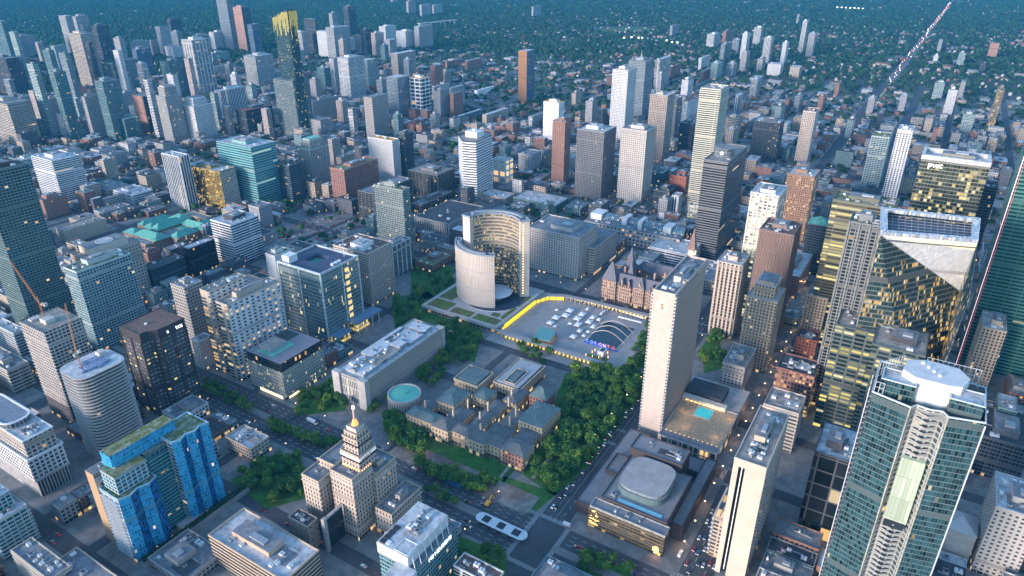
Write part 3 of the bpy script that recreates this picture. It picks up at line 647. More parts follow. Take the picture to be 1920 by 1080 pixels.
# ---------------------------------------------------------------- the towers and blocks of the city
def fit(b):
    k, lab, cx, cy, lx, rx, hs, st, rf, o = b
    x, y, xl, yl, h = rect_of(cx, cy, lx, rx, hs)
    if 'xl' in o: xl = o['xl']
    elif cx > 1370: xl = min(xl, 42)
    xl = min(xl, 100); yl = max(10, min(yl, 110))
    return x, y, max(10, xl), yl, h
def build(b, i):
    k, lab, cx, cy, lx, rx, hs, st, rf, o = b
    x, y, xl, yl, h = fit(b)
    FOOT.append((x, y, x+xl, y+yl, h)); d = dist(x, y); near = d < 1500
    root = thing(k, lab, k.replace('_', ' '), (x+xl/2, y+yl/2, 0)); r_ = random.Random(i*31+5)
    P = rectp(x, y, xl, yl)
    if st == 'brickb' and near: pass
    if o.get('tier'):
        h1 = h-max(6, h*.14); block(root, P, 0, h1, st, rf, near)
        m = MB(); q = rectp(x, y, xl, yl, min(xl, yl)*.16); m.prism(q, h1-1, h, 0, 1); part(root, 'upper_storeys', m, [style_mats(st)[0], ROOF[rf]])
        q = inset(q, 2.5); m = MB(); m.prism(q, h-.5, h+3.5, 0, 1); part(root, 'plant_room', m, [plain_of(st), ROOF['mint' if rf == 'mint' else 'g']])
    else:
        block(root, P, 0, h, st, rf, near)
        pent = 'w' if o.get('pentw') else ('d' if o.get('pentd') else ('s' if (o.get('pent') or r_.random() < .6) and xl > 14 and yl > 12 else None))
        if rf in ('mint',):
            m = MB(); m.hip(x, y, x+xl, y+yl, h, h+min(xl, yl)*.3, 0); part(root, 'pitched_roof', m, [ROOF['cop']])
        else:
            roof_stuff(root, x, y, xl, yl, h-(1.0 if near else .05), (r_.randint(3, 6) if near else 1), pent, st, r_)
    if rf == 'grn' and near:
        for j in range(3):
            a = MB(); gx, gy = x+3+r_.random()*(xl-12 if xl > 14 else 1), y+3+r_.random()*(yl-12 if yl > 14 else 1)
            a.box(gx, gy, h-.98, gx+6, gy+5, h-.3); part(root, 'planter', a, [ROOF['grn']])
    return root, (x, y, xl, yl, h), r_
SPECIAL = {}
for i, b in enumerate(BL):
    root, g_, r_ = build(b, i); SPECIAL[b[1][:28]] = (root, g_)
# slim towers that thicken the far clusters
CLUSTER = [(25,60,170),(52,140,160),(120,100,210),(140,185,230),(72,225,258),(205,120,170),(222,72,120),(265,120,170),(280,150,200),(348,125,170),(330,60,100),(372,140,190),(385,190,225),(428,120,160),(440,180,215),(30,250,275),(180,110,150),
  (590,150,190),(606,128,170),(560,160,205),(642,75,115),(700,115,150),(715,150,190),(765,112,150),(720,85,115),(800,175,205),(835,135,160),(560,95,125),(905,245,262),(235,145,190),(252,200,240),(115,215,262),(8,215,262),(495,190,235),(470,160,200),(1345,120,150),(1375,120,145),(1400,100,135),(1430,110,135),(1385,75,100),(1200,275,310),(1262,210,270),(1240,140,180),(1290,150,190),(1330,245,300),(1500,180,215),(1640,185,215),(1700,180,215),(1760,240,275),(1810,100,125),(1830,280,330),(60,120,262),(112,150,268),(150,130,262),(200,150,265),(245,165,262),(275,150,262),(322,140,250),(350,160,262),(400,175,250),(425,200,258),(15,150,230),(90,95,190),(165,80,180),(220,95,200),(300,100,190),(352,110,200),(398,110,185),(440,140,200),(545,120,190),(498,205,262),(640,190,235),(660,205,255),(745,215,262),(815,215,250),(1110,190,240),(1130,210,262),(1420,150,185),(1465,200,240),(1600,225,262)]
SEEN = set(); r5 = random.Random(21); WORD = dict(gband='grey banded', teal='dark teal', tealw='teal balconied', ggrid='grey gridded', dark='charcoal', wgrid='white gridded', vb='beige ribbed', glass='blue grey glass', bband='beige banded', wband='white banded', brick='brick')
for cx_, ty, by in CLUSTER:
    st = r5.choice(['gband','teal','tealw','ggrid','dark','wgrid','vb','glass','bband','teal','glass','wband'] if cx_ < 1000 else ['wgrid','glass','brick','gband','tealw','ggrid','dark']); w2 = r5.uniform(7, 12)
    b = (A, '', cx_+w2*.1, ty, cx_-w2, cx_+w2, -by, st, r5.choice('wgd'), {'pent': 1}); x, y, xl, yl, h = fit(b)
    if any(x < q[2]+2 and x+xl > q[0]-2 and y < q[3]+2 and y+yl > q[1]-2 for q in FOOT): continue
    near_ = next(q for q in sorted(SPECIAL.values(), key=lambda q: math.hypot(q[1][0]-x, q[1][1]-y)) if (st, q[0].name) not in SEEN); SEEN.add((st, near_[0].name)); lb = near_[0]['label'].replace(',', '').split()[:7]
    while lb[-1] in ('with','and','the','of','by','behind','left','right','beside','a','in','before','at','under','between','cut','its','two','one','from','on','to','standing','joined','closing'): lb.pop()
    build((A, 'slim %s tower rising next to the %s' % (WORD[st], ' '.join(lb)), b[2], ty, b[4], b[5], -by, st, b[8], {'pent': 1}), 900+len(FOOT))
# ---------------------------------------------------------------- the landmark buildings
def zat(x, y, py):
    lo, hi = -5.0, 380.0
    for _ in range(45):
        m = (lo+hi)/2
        if to_px(x, y, m)[1] > py: lo = m
        else: hi = m
    return lo
def foot(x, y, xl, yl, h): FOOT.append((x, y, x+xl, y+yl, h))
STONE = surf('pale_stone', (.55, .49, .44), .8, .15, .12, .18); STONEG = surf('grey_stone', (.42, .41, .40), .8, .2, .12, .2)
GLASSD = surf('dark_glass', (.02, .03, .04), .12, .1, .2, spec=.6); WARM = lamp_mat('warm_lamp', (1, .55, .14), 5.0); WARMS = lamp_mat('warm_soft', (1, .62, .18), 1.3)
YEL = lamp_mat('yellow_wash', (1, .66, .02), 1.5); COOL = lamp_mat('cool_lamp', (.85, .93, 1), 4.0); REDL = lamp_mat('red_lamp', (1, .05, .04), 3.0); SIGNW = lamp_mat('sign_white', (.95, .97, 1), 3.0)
def writing(root, txt, size, loc, rot, mat, depth=.25, name='lettering'):
    c = bpy.data.curves.new(name, 'FONT'); c.body = txt; c.size = size; c.extrude = depth; c.align_x = 'LEFT'; c.resolution_u = 3; c.materials.append(mat)
    tmp = bpy.data.objects.new(name, c); COL.objects.link(tmp); bpy.context.view_layer.update(); me = bpy.data.meshes.new_from_object(tmp); bpy.data.objects.remove(tmp); bpy.data.curves.remove(c); me.name = name
    o = bpy.data.objects.new(name, me); COL.objects.link(o)
    if root: o.parent = root; l = root.location; o.location = (loc[0]-l[0], loc[1]-l[1], loc[2]-l[2])
    else: o.location = loc
    o.rotation_euler = rot
    return o
SOUTHF, WESTF = (R(90), 0, 0), (R(90), 0, R(-90))   # writing that reads on a south / west wall
def arc(cx, cy, r, a0, a1, n): return [(cx+r*math.cos(R(a0+(a1-a0)*i/n)), cy+r*math.sin(R(a0+(a1-a0)*i/n))) for i in range(n+1)]
# --- city hall: two curved towers round a saucer chamber on a planted podium
pod = thing('podium_building', 'low podium with green planted roof and white paths under two curved towers', 'podium', (294, 232, 0))
PX0, PY0, PX1, PY1 = 245.8, 182.8, 352, 285
m = MB(); m.box(PX0, PY0, 0, PX1, PY1, 5.5, 0); part(pod, 'facade', m, [facade('facade_podium', (.3,.28,.25), (.08,.07,.05), 5, 6, .2, .3, .25, glow=.8)])
m = MB(); m.box(PX0-2, PY0-2, 5.5, PX1+2, PY1+2, 9, 0); part(pod, 'roof_slab', m, [STONEG])
gm = surf('sedum', (.10, .17, .035), .95, .25, .4, .3, col2=(.15, .14, .05))
for (a, b, c, d) in ((PX0+2, PY0+2, PX0+15, PY0+34), (PX0+2, PY0+38, PX0+15, PY0+66), (PX0+2, PY0+70, PX0+22, PY1-3), (PX0+19, PY0+2, PX0+50, PY0+7), (PX0+54, PY0+2, PX0+84, PY0+9), (PX0+26, PY0+80, PX0+60, PY1-3), (PX0+19, PY0+10, PX0+27, PY0+20)):
    m = MB(); m.box(a, b, 9, c, d, 9.25); part(pod, 'green_roof_bed', m, [gm])
m = MB(); m.prism(arc(306, 223, 37, 0, 348, 29), 9, 9.5, 0, 1); part(pod, 'round_terrace', m, [WHITE, surf('terrace_shade_blue', (.03,.05,.09), .5, .3, .2)])  # blue terrace floor, with the shade below the chamber painted into its colour
foot(PX0, PY0, PX1-PX0, PY1-PY0, 9)
ch = thing('council_chamber', 'white saucer dome between the two curved towers', 'dome', (306, 220, 9.5))
m = MB(); prof = [(7, 9.5), (8, 12), (14, 14.5), (18.5, 17), (19, 18.2), (17, 19.6), (11, 21.3), (4, 22.2), (.1, 22.4)]
for i in range(len(prof)-1):
    for k in range(40):
        a, b = R(9*k), R(9*k+9); (r0, z0), (r1, z1) = prof[i], prof[i+1]
        m.face([(306+r0*math.cos(a), 220+r0*math.sin(a), z0), (306+r0*math.cos(b), 220+r0*math.sin(b), z0), (306+r1*math.cos(b), 220+r1*math.sin(b), z1), (306+r1*math.cos(a), 220+r1*math.sin(a), z1)])
part(ch, 'dome_shell', m, [surf('dome_white', (.62,.66,.72), .6, .1, .06)], smooth=True)
def curved_tower(cx, cy, ro, ri, a0, a1, h, z0, label, lit):
    root = thing('curved_tower', label, 'office tower', (cx, cy, z0)); n = 28
    O_, I_ = arc(cx, cy, ro, a0, a1, n), arc(cx, cy, ri, a0, a1, n)
    m = MB(); poly = O_+I_[::-1]; m.prism(poly, z0, h, ws=[0]*n+[0]+[None]*n+[0]); part(root, 'stone_back_wall', m, [STONE])
    m = MB(); u = 0
    inn = I_[::-1]
    for i in range(n):
        a, b = inn[i], inn[i+1]; L_ = math.dist(a, b)
        edge = i < 2 or i >= n-2
        m.face([(a[0], a[1], z0), (b[0], b[1], z0), (b[0], b[1], h), (a[0], a[1], h)], 1 if edge else 0, [(u, z0), (u+L_, z0), (u+L_, h), (u, h)]); u += L_
    part(root, 'window_front', m, [facade('facade_curved', (.40,.33,.24), (.10,.085,.06), 1.5, 4.3, .14, .46, lit*.45, glow=.75, litcol=(1, .72, .3)), STONE])
    me = MB(); I2, I3 = arc(0, 0, ri-.9, a0+9, a1-9, 20), arc(0, 0, ri+.3, a0+9, a1-9, 20); me.prism(I3+I2[::-1], -.35, .35, 0, 0, bottom=True); me = me.mesh('floor_band', [STONEG]); k = 1
    while z0+4.3*k < h-4: link('floor_band', me, root, (0, 0, 4.3*k)); k += 1
    m = MB(); m.box(-.35, -.5, 0, .35, .15, h-z0, 0, bottom=False); me = m.mesh('rib', [surf('rib_stone', (.60,.54,.49), .8, .2, .1, .1)])
    q = int(math.radians(a1-a0)*ro/1.9)
    for j in range(min(q, 78)):
        a = R(a0+(a1-a0)*(j+.5)/min(q, 78)); link('rib', me, root, ((ro)*math.cos(a), (ro)*math.sin(a), 0), a+R(90))
    for zz in (.34, .67):
        J, K = arc(0, 0, ro+.75, a0, a1, n), arc(0, 0, ro-.1, a0, a1, n); m = MB(); m.prism(J+K[::-1], -.35, .35, 0, 0, bottom=True); link('joint_band', m.mesh('joint_band', [STONEG]), root, (0, 0, (h-z0)*zz))
    m = MB(); m.face([(p[0], p[1], h-1.2) for p in poly]); part(root, 'roof', m, [ROOF['g']])
    m = MB(); m.ring(inset(poly, -.7), inset(poly, .9), h-1.6, h+.2); part(root, 'parapet', m, [surf('rim_metal', (.22,.27,.33), .6, .5, .15)])
    m = MB(); m.prism(arc(cx, cy, (ro+ri)/2+1.6, a0+14, a1-14, 16)+arc(cx, cy, (ro+ri)/2-1.6, a0+14, a1-14, 16)[::-1], h-1.2, h+1.0, 0, 0); part(root, 'roof_track', m, [PLANT])
    return root
E_ = curved_tower(298.9, 221.3, 44.5, 33.5, -47, 84, 108.2, 9.2, 'taller curved tower with lit concave window front', .8)
W_T = curved_tower(320, 232.7, 46.1, 39, 110, 214, 77, 9.2, 'shorter curved tower with blank ribbed stone back', .5)
m = MB()
for k in range(26): a = R(-47); z = 14+k*3.5; m.box(0, 0, 0, .1, .1, .1) if False else m.prism([(298.9+(33.5+3+q)*math.cos(a)+p*math.sin(a)-.0, 221.3+(33.5+3+q)*math.sin(a)-p*math.cos(a)) for p, q in ((0.05, 0), (.35, 0), (.35, 1), (.05, 1))][::-1], z, z+1.2, 0, 0)
pieces(E_, 'edge_lamp', m, [WARM])
# --- generic helper for multi volume landmarks
def bk(root, x0, y0, x1, y1, z0, z1, st, rf, near=True, rings=True):
    block(root, [(x0, y0), (x1, y0), (x1, y1), (x0, y1)], z0, z1, st, rf, near, rings=rings); foot(x0, y0, x1-x0, y1-y0, z1)
# --- hotel slab with the emblem, its podium and pool
H = 144
t = thing('hotel_tower', 'tall thin beige hotel slab with round emblem on its end wall', 'hotel tower', (202, -33, 0))
poly = [(161,-42),(188,-42),(188,-39.5),(192,-39.5),(192,-42),(216,-42),(216,-39.5),(220,-39.5),(220,-42),(243,-42),(243,-24),(161,-24)]
SW_, SE_ = surf('hotel_end_wall', (.50,.42,.37), .8, .3, .11, .12), facade('facade_sher', *STYX['sher'])
m = MB(); m.prism(poly, 0, H, ws=[1,0,1,0,1,1,0,1,0,1,1,0]); part(t, 'facade', m, [SW_, SE_])
m = MB(); m.face([(p[0], p[1], H-2) for p in poly]); part(t, 'roof', m, [ROOF['g']])
m = MB(); m.ring(inset(poly, -.2), inset(poly, .6), H-3, H); part(t, 'parapet', m, [SW_])
for s_, y_ in (('n', -24), ('s', -42)):
    m = MB(); m.box(161, (y_-.0) if s_ == 'n' else y_-1.6, 0, 163.4, y_+1.6 if s_ == 'n' else y_, 1.7, 0); me = m.mesh('bay_fin', [STONEG], (202, -33, 0))
    for k in range(44): link('bay_fin', me, t, (0, 0, 4+k*3.15))
m = MB(); m.box(-.3, -.7, 3, .3, .1, H-5, 0, bottom=False); me = m.mesh('pier', [SW_])
for k in range(26): link('pier', me, t, (161+1.6+k*3.1-202, -42+33, 0))
roof_stuff(t, 163, -41, 78, 16, H-2, 7, 's', 'concp')
m = MB(); m.tube((160.9, -33, 131), (160.3, -33, 131), 5.2, n=28); part(t, 'emblem_ring', m, [surf('emblem_cream', (.85,.80,.6), .5, 1, .05, emit=.35)])
m = MB(); m.tube((160.35, -33, 131), (160.1, -33, 131), 4.0, n=28); part(t, 'emblem_face', m, [surf('emblem_dark', (.52,.45,.36), .6, 1, .05)])
writing(t, 'S', 6.5, (160.05, -31.1, 128.7), WESTF, surf('emblem_letter', (.06,.05,.04), .6), .05, 'emblem_letter'); foot(161, -42, 82, 18, H)
p = thing('hotel_podium', 'hotel podium with lit terrace, tall window bays and flat grey roof', 'podium', (203, -69, 0))
block(p, [(151.5,-95),(216,-95),(216,-44),(151.5,-44)], 0, 14, 'concp', 'g', True, (facade('facade_podw', *STYX['podw']),)*2, rings=False)
m = MB()
m.box(162, -94, 13, 215, -43, 13.3); part(p, 'terrace', m, [surf('terrace_tan', (.44,.34,.22), .85, .5, .3)])
m = MB(); m.box(216, -95, 0, 258, -40, 13.3); part(p, 'rear_block', m, [STONEG])
m = MB(); m.box(222, -78, 13.3, 246, -44, 19, 0); part(p, 'dark_roof_hall', m, [ROOF['d']])
m = MB(); m.box(213, -84, 13.3, 219.5, -44, 17.5, 0); part(p, 'pool_pavilion', m, [surf('warm_white', (.6,.55,.45), .7)])
m = MB()
for k in range(12): m.box(160.8, -92+k*4, 13.8, 161.2, -91.6+k*4, 14.4)
for k in range(9): m.box(212.7, -82+k*4, 14.5, 212.95, -79.5+k*4, 15.1)
pieces(p, 'terrace_lamp', m, [WARM]); foot(151, -95, 107, 51, 15)
for i_ in range(6):
    m = MB(); m.box(151.2-.9, -95+i_*9.6, 0, 152, -94+i_*9.6, 14.6); part(p, 'column', m, [STONE])
pl = thing('swimming_pool', 'turquoise rooftop swimming pool on the hotel terrace', 'pool', (203, -70, 13.3))
m = MB(); m.box(194, -76, 13.3, 211, -60, 13.7, 0); part(pl, 'pool_rim', m, [STONE])
m = MB(); m.face([(195.2,-74.8,13.75),(209.8,-74.8,13.75),(209.8,-61.2,13.75),(195.2,-61.2,13.75)]); part(pl, 'water', m, [surf('pool_water', (.05,.52,.52), .12, .5, .1, emit=.42)])
# --- opera house
t = thing('opera_house', 'black brick opera house with rounded grey auditorium roof and lit glass front', 'opera house', (90, -60, 0))
OB = surf('black_brick', (.060,.050,.055), .85, 1.2, .15); OR = surf('opera_roof', (.20,.215,.235), .9, .12, .14, .22)
def ob(name, x0, y0, x1, y1, z0, z1, mw=None, par=True):
    m = MB(); m.prism([(x0,y0),(x1,y0),(x1,y1),(x0,y1)], z0, z1-(.9 if par else 0), 0, 1); part(t, name, m, [mw or OB, OR])
    if par: m = MB(); q = [(x0,y0),(x1,y0),(x1,y1),(x0,y1)]; m.ring(inset(q, -.1), inset(q, .6), z1-1.2, z1); part(t, 'parapet', m, [mw or OB])
ob('main_block', 47.4, -89.3, 104, -38, 0, 23.2); ob('stage_tower', 103, -80.3, 124, -37, 0, 30.5); ob('north_block', 46, -38, 150, -18, 0, 11.5); ob('south_strip', 58, -98, 142, -89.3, 0, 15); ob('rear_block', 124, -92, 142, -40, 0, 12)
ob('north_terrace', 86, -37.5, 110, -24, 11, 14.5)
ob('foyer_roof', 36.5, -92, 46.5, -34, 19.2, 21.2, surf('foyer_edge', (.30,.30,.29), .8))
m = MB(); m.prism([(37.2,-91.5),(47.3,-91.5),(47.3,-33),(37.2,-33)], 0, 19.2, 0, None); part(t, 'glass_foyer', m, [facade('facade_opg', *STYX['opg'], litcol=(1,.62,.2), glow=.7)])
for k in range(5): m = MB(); m.box(36.7, -91.8, 3+k*3.6, 37.2, -33, 3.5+k*3.6); part(t, 'foyer_shade', m, [surf('wood_louver', (.22,.15,.08), .7)])
au = [(60,-84),(90,-84.5)]+[(90+10*math.sin(R(a)), -61-23.5*math.cos(R(a))) for a in (20,40,60)]+[(101,-50),(94,-40)]+[(66,-40)]
def lid(s_, z0, z1, mats, nm, nx=22):
    c = (79, -62); P_ = []
    for k in range(28):
        a = 2*math.pi*k/28; ca, sa = math.cos(a), math.sin(a); e = .55
        P_.append((c[0]+s_*22*math.copysign(abs(ca)**e, ca), c[1]+s_*19.5*math.copysign(abs(sa)**e, sa)))
    m = MB(); m.prism(P_, z0, z1, 0, 1); part(t, nm, m, mats)
lid(1.0, 22, 27.5, [surf('teal_edge', (.10,.16,.17), .6, .3, .15), OR], 'auditorium_drum'); lid(.93, 27.5, 29.5, [surf('teal_edge2', (.2,.25,.27), .6), surf('auditorium_lid', (.32,.32,.33), .9, .08, .2, .35)], 'auditorium_lid')
m = MB(); m.box(49.3, -84, 22.3, 53, -50, 22.9); part(t, 'skylight_strip', m, [surf('sky_strip', (.18,.42,.55), .4, .3, .1)])
m = MB()
for k in range(14): m.box(36.9, -90+rnd.random()*6, .8+rnd.random()*6, 37.15, -89+rnd.random()*2, 1.8+rnd.random()*6)
for k in range(16): m.box(36.95, -42+rnd.random()*7, 3+k*.9, 37.15, -40.5+rnd.random()*7, 3.35+k*.9)
pieces(t, 'foyer_lamp', m, [WARM]); roof_stuff(t, 48, -50, 10, 10, 22.3, 2); roof_stuff(t, 104, -80, 18, 40, 29.6, 2); roof_stuff(t, 38, -88, 6, 50, 20.3, 2); foot(37, -98, 105, 74, 25)
# --- stone insurance tower with weather beacon
t = thing('beacon_tower', 'stepped beige stone office palace with lit weather beacon mast', 'stone tower', (-50, 115, 0))
CLM = (facade('facade_cl', *STYX['cl'], vary=.3),)*2
def cl(x, y, xl, yl, z0, z1, rf='g'):
    q = rectp(x, y, xl, yl); block(t, q, z0, z1, 'deco', rf, True, CLM, rings=False); foot(x, y, xl, yl, z1)
    for zz in (z1-5.5, z0+10 if z0 < 1 else z1-5.5):
        m = MB(); m.ring(inset(q, -.45), inset(q, .2), zz, zz+.8); part(t, 'cornice', m, [STONE])
cl(-64.1, 102.3, 20, 21.4, 0, 57.8); cl(-72, 128, 26, 17, 0, 50); cl(-58, 121, 24, 20, 0, 56)
cl(-44, 99, 22, 19, 0, 50); cl(-50, 82, 34, 15.5, 0, 24)
x, y, xl, yl, _ = rect_of(676, 885, 642, 706, 57.5); SH = (x, y, xl, yl); z1 = zat(x, y, 860)
cl(x, y, xl, yl, 56, z1+1); z2 = zat(x+1.5, y+1.5, 828)
cl(x+1.6, y+1.6, xl-3.2, yl-3.2, z1, z2); cl(x+2.8, y+2.8, xl-5.6, yl-5.6, z2-.5, z2+4)
cxs, cys = x+xl/2, y+yl/2
m = MB(); m.prism(rectp(x+4.2, y+4.2, xl-8.4, yl-8.4), z2+3, z2+7.5, 0, 1); part(t, 'lantern_base', m, [STONE, ROOF['g']])
m = MB(); m.tube((cxs, cys, z2+7.5), (cxs, cys, z2+12), 2.6, 1.4, 10); part(t, 'lantern', m, [lamp_mat('lantern_glow', (1,.42,.10), 1.2)])
m = MB(); m.tube((cxs, cys, z2+12), (cxs, cys, z2+21), 1.0, .5, 8); part(t, 'mast', m, [surf('mast_pink', (.6,.42,.38), .6)])
m = MB(); m.tube((cxs, cys, z2+21), (cxs, cys, z2+23), 1.1, .9, 10); part(t, 'beacon_lamp', m, [lamp_mat('beacon_white', (1,.85,.8), 4)])
m = MB(); m.ring(inset(rectp(x, y, xl, yl), -.35), inset(rectp(x, y, xl, yl), .4), z1-3.2, z1-.6); part(t, 'sign_band', m, [surf('sign_band', (.8,.8,.78), .6, 1, .05, emit=.35)])
writing(t, 'canada life', 2.4, (x+2.2, y-.42, z1-2.7), SOUTHF, surf('sign_red', (.5,.05,.05), .5), .06); writing(t, 'cl', 2.6, (x-.42, y+6.5, z1-2.8), WESTF, REDL, .06)
m = MB()
for k in range(8): m.box(x-.8, y+1+k*2.1, 57.9, x-.4, y+1.6+k*2.1, 58.3)
for k in range(5): m.box(x+1+k*2.1, y-.8, 57.9, x+1.6+k*2.1, y-.4, 58.3)
pieces(t, 'floodlight', m, [lamp_mat('flood_orange', (1,.42,.10), 9)])
roof_stuff(t, -62, 104, 12, 10, 56.8, 3); roof_stuff(t, -40, 101, 15, 12, 49, 4, 's', 'deco'); roof_stuff(t, -45, 84, 26, 11, 23, 5, 's', 'conc'); roof_stuff(t, -68, 132, 16, 10, 49, 1)
t = thing('lift_pillar', 'tall concrete pillar holding two black glass screens before the stone tower', 'pillar', (-84, 104, 0))
x, y = at(607, 975, 30)
m = MB(); m.box(x-1.2, y-1.2, 0, x+1.6, y+1.6, 31); part(t, 'pillar_shaft', m, [CONC])
m = MB(); m.box(x+1.6, y-.6, 17, x+17, y+.9, 29); part(t, 'black_screen', m, [GLASSD]); m = MB(); m.box(x+1.6, y-.6, 2, x+17, y+.9, 14); part(t, 'black_screen', m, [GLASSD]); m = MB(); m.box(x+1.6, y-.9, 29, x+17, y+1.3, 30.4); part(t, 'coping', m, [CONC])
# --- modern glass office beside it
t = thing('office_building', 'grey roofed glass office with white plant walls and a white lit sign', 'office building', (-60, 45, 0))
x, y, xl, yl, h = rect_of(764, 1046, 706, 840, 45); foot(x, y-6, xl, yl+6, h)
T2 = (facade('facade_teal2', *STYX['teal2']),)*2
block(t, rectp(x, y-5, xl+3, yl+4), 0, h-9, 'teal', 'g', True, T2, rings=False)
m = MB(); m.prism(rectp(x, y, xl, yl), h-9, h, 0, 1); part(t, 'plant_storey', m, [PLANTW, ROOF['w']])
m = MB(); m.box(x-16, y-7, 0, x, y+9, h-7.5, 0, 1); part(t, 'west_wing', m, [surf('wing_white', (.5,.54,.58), .6), ROOF['w']])
m = MB(); m.box(x+2, y+yl-9, h, x+5, y+yl-3, h+.5); m.box(x+1, y+1, h+.02, x+12, y+1.4, h+.35); m.box(x+1, y+11.6, h+.02, x+12, y+12, h+.35); m.box(x+1, y+1.4, h+.02, x+1.4, y+11.6, h+.35); m.box(x+11.6, y+1.4, h+.02, x+12, y+11.6, h+.35); pieces(t, 'roof_frame', m, [WHITE])
m = MB()
for k in range(4): m.box(x+1+k*4.4, y+yl-5.5, h, x+4.6+k*4.4, y+yl-1.5, h+.8); 
pieces(t, 'roof_fan', m, [FAN]); roof_stuff(t, x+13, y+3, xl-16, yl-8, h, 5); writing(t, 'MS NEUSCHE', 4.2, (x+14, y-5.3, h-14), SOUTHF, SIGNW, .15)
m = MB()
for k in range(7): m.tube((x+1+k*6, y-5, h-9), (x+4+k*6, y, h-1), .25, n=4)
pieces(t, 'roof_strut', m, [WHITE], 6)
# --- blue folded glass apartment slab
t = thing('apartment_tower', 'vivid blue folded glass apartment slab with green roofs and balcony ends', 'apartment tower', (-124, 235, 0))
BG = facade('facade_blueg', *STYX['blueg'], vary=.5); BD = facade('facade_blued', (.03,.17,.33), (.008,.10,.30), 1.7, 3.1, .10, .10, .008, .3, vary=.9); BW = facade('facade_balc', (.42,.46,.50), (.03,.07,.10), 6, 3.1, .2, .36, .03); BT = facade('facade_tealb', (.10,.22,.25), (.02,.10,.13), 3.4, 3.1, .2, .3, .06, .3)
X0, Y0 = -161.0, 222.0
def folds(x0, x1, y0, n, amp):
    P_ = []
    for k in range(n+1): P_.append((x0+(x1-x0)*k/n, y0-(amp if k % 2 else 0)))
    return P_
zA = 58.3; zC = zat(-90, 222, 792); FA, FC = folds(X0, X0+28, Y0, 4, 2.6), folds(X0+44, X0+73, Y0, 5, 2.6)
for F_, z_, nm in ((FA, zA, 'blue_wing'), (FC, zC, 'blue_wing')):
    P_ = F_+[(F_[-1][0], Y0+22), (F_[0][0], Y0+22)]; k = len(F_)-1
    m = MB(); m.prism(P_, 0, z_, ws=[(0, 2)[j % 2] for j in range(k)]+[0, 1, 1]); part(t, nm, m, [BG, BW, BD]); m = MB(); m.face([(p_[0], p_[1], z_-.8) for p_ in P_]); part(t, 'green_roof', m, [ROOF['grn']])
    m = MB(); m.ring(inset(P_, -.1), inset(P_, .5), z_-1, z_+.2); part(t, 'parapet', m, [surf('blue_rim', (.3,.5,.62), .5)])
zB = zC-4; m = MB(); m.box(X0+28, Y0+7, 0, X0+46, Y0+22, zB, 0, 1); part(t, 'recessed_middle', m, [BT, ROOF['grn']])
m = MB(); m.box(0, 0, -.12, 18, 1.6, .12); m.box(0, -.08, -.1, 18, 0, 1.0); me = m.mesh('balcony', [surf('balcony_glass', (.08,.28,.32), .2, 1, .2)])
for k in range(int(zB/3.1)-2): link('balcony', me, t, (X0+28+124, Y0+5.4-235, 5+k*3.1))
m = MB(); m.box(-1.6, 0, -.15, 0, 20, .15); me = m.mesh('balcony', [surf('balcony_slab', (.5,.53,.55), .7)])
for k in range(int(zA/3.1)-1): link('balcony', me, t, (X0+124, Y0+1-235, 4+k*3.1))
m = MB(); m.prism([(X0+3,Y0+3),(X0+26,Y0+3),(X0+26,Y0+20),(X0+3,Y0+20)], zA, zA+15, 0, 1); part(t, 'upper_block', m, [facade('facade_upper', (.36,.46,.50), (.03,.14,.20), 3.6, 3.1, .22, .26, .04, .2), ROOF['grn']])
m = MB(); m.prism([(X0+8,Y0+12),(X0+56,Y0+12),(X0+56,Y0+24),(X0+8,Y0+24)], zB-1, zC+7, 0, 1); part(t, 'roof_ridge_block', m, [BG, ROOF['grn']])
m = MB(); m.prism([(X0+2,Y0+30),(X0+64,Y0+30),(X0+64,Y0+40),(X0+2,Y0+40)], 0, zA+6, 0, 1); part(t, 'tan_rear_slab', m, [surf('tan_brick', (.40,.27,.16), .85, 1, .12), ROOF['g']])
m = MB(); m.prism([(X0+2,Y0+22.02),(X0+62,Y0+22.02),(X0+62,Y0+30),(X0+2,Y0+30)], 0, zA+3, 0, 1); part(t, 'link_block', m, [surf('dark_link', (.07,.08,.09), .5), ROOF['g']])
roof_stuff(t, X0+5, Y0+31, 55, 8, zA+6, 5, 's', 'beige'); foot(X0, Y0-3, 73, 43, zC)
m = MB(); m.box(X0, Y0-9, 0, X0+90, Y0-4, 5, 0); part(t, 'podium_wall', m, [CONC])
m = MB(); m.box(X0+34, Y0-3, 0, X0+52, Y0+4, 5.5, 1); m.box(X0+34, Y0-3.3, 4, X0+52, Y0-3, 4.8, 0); part(t, 'lit_pavilion', m, [WARMS, STONEG])
hd = thing('hedge', 'clipped dark hedge along the foot of the blue folded slab', 'hedge', (-116, 217, 5))
m = MB(); r_ = random.Random(3)
for k in range(420):
    x_, y_ = X0+r_.random()*88, Y0-8.5+r_.random()*4; s_ = r_.uniform(.5, 1.1); z_ = 5+r_.random()*1.8; a = r_.random()*3
    m.face([(x_-s_*math.cos(a), y_-s_*math.sin(a), z_), (x_+s_*math.cos(a), y_+s_*math.sin(a), z_), (x_+s_*math.cos(a)*.6, y_+s_*math.sin(a)*.6+.3, z_+s_), (x_-s_*math.cos(a)*.6, y_-s_*math.sin(a)*.6+.3, z_+s_)])
m.box(X0, Y0-8.6, 5, X0+88, Y0-4.4, 6.2); part(hd, 'hedge_leaves', m, [surf('hedge_green', (.022,.05,.02), .9, 1, .5)])
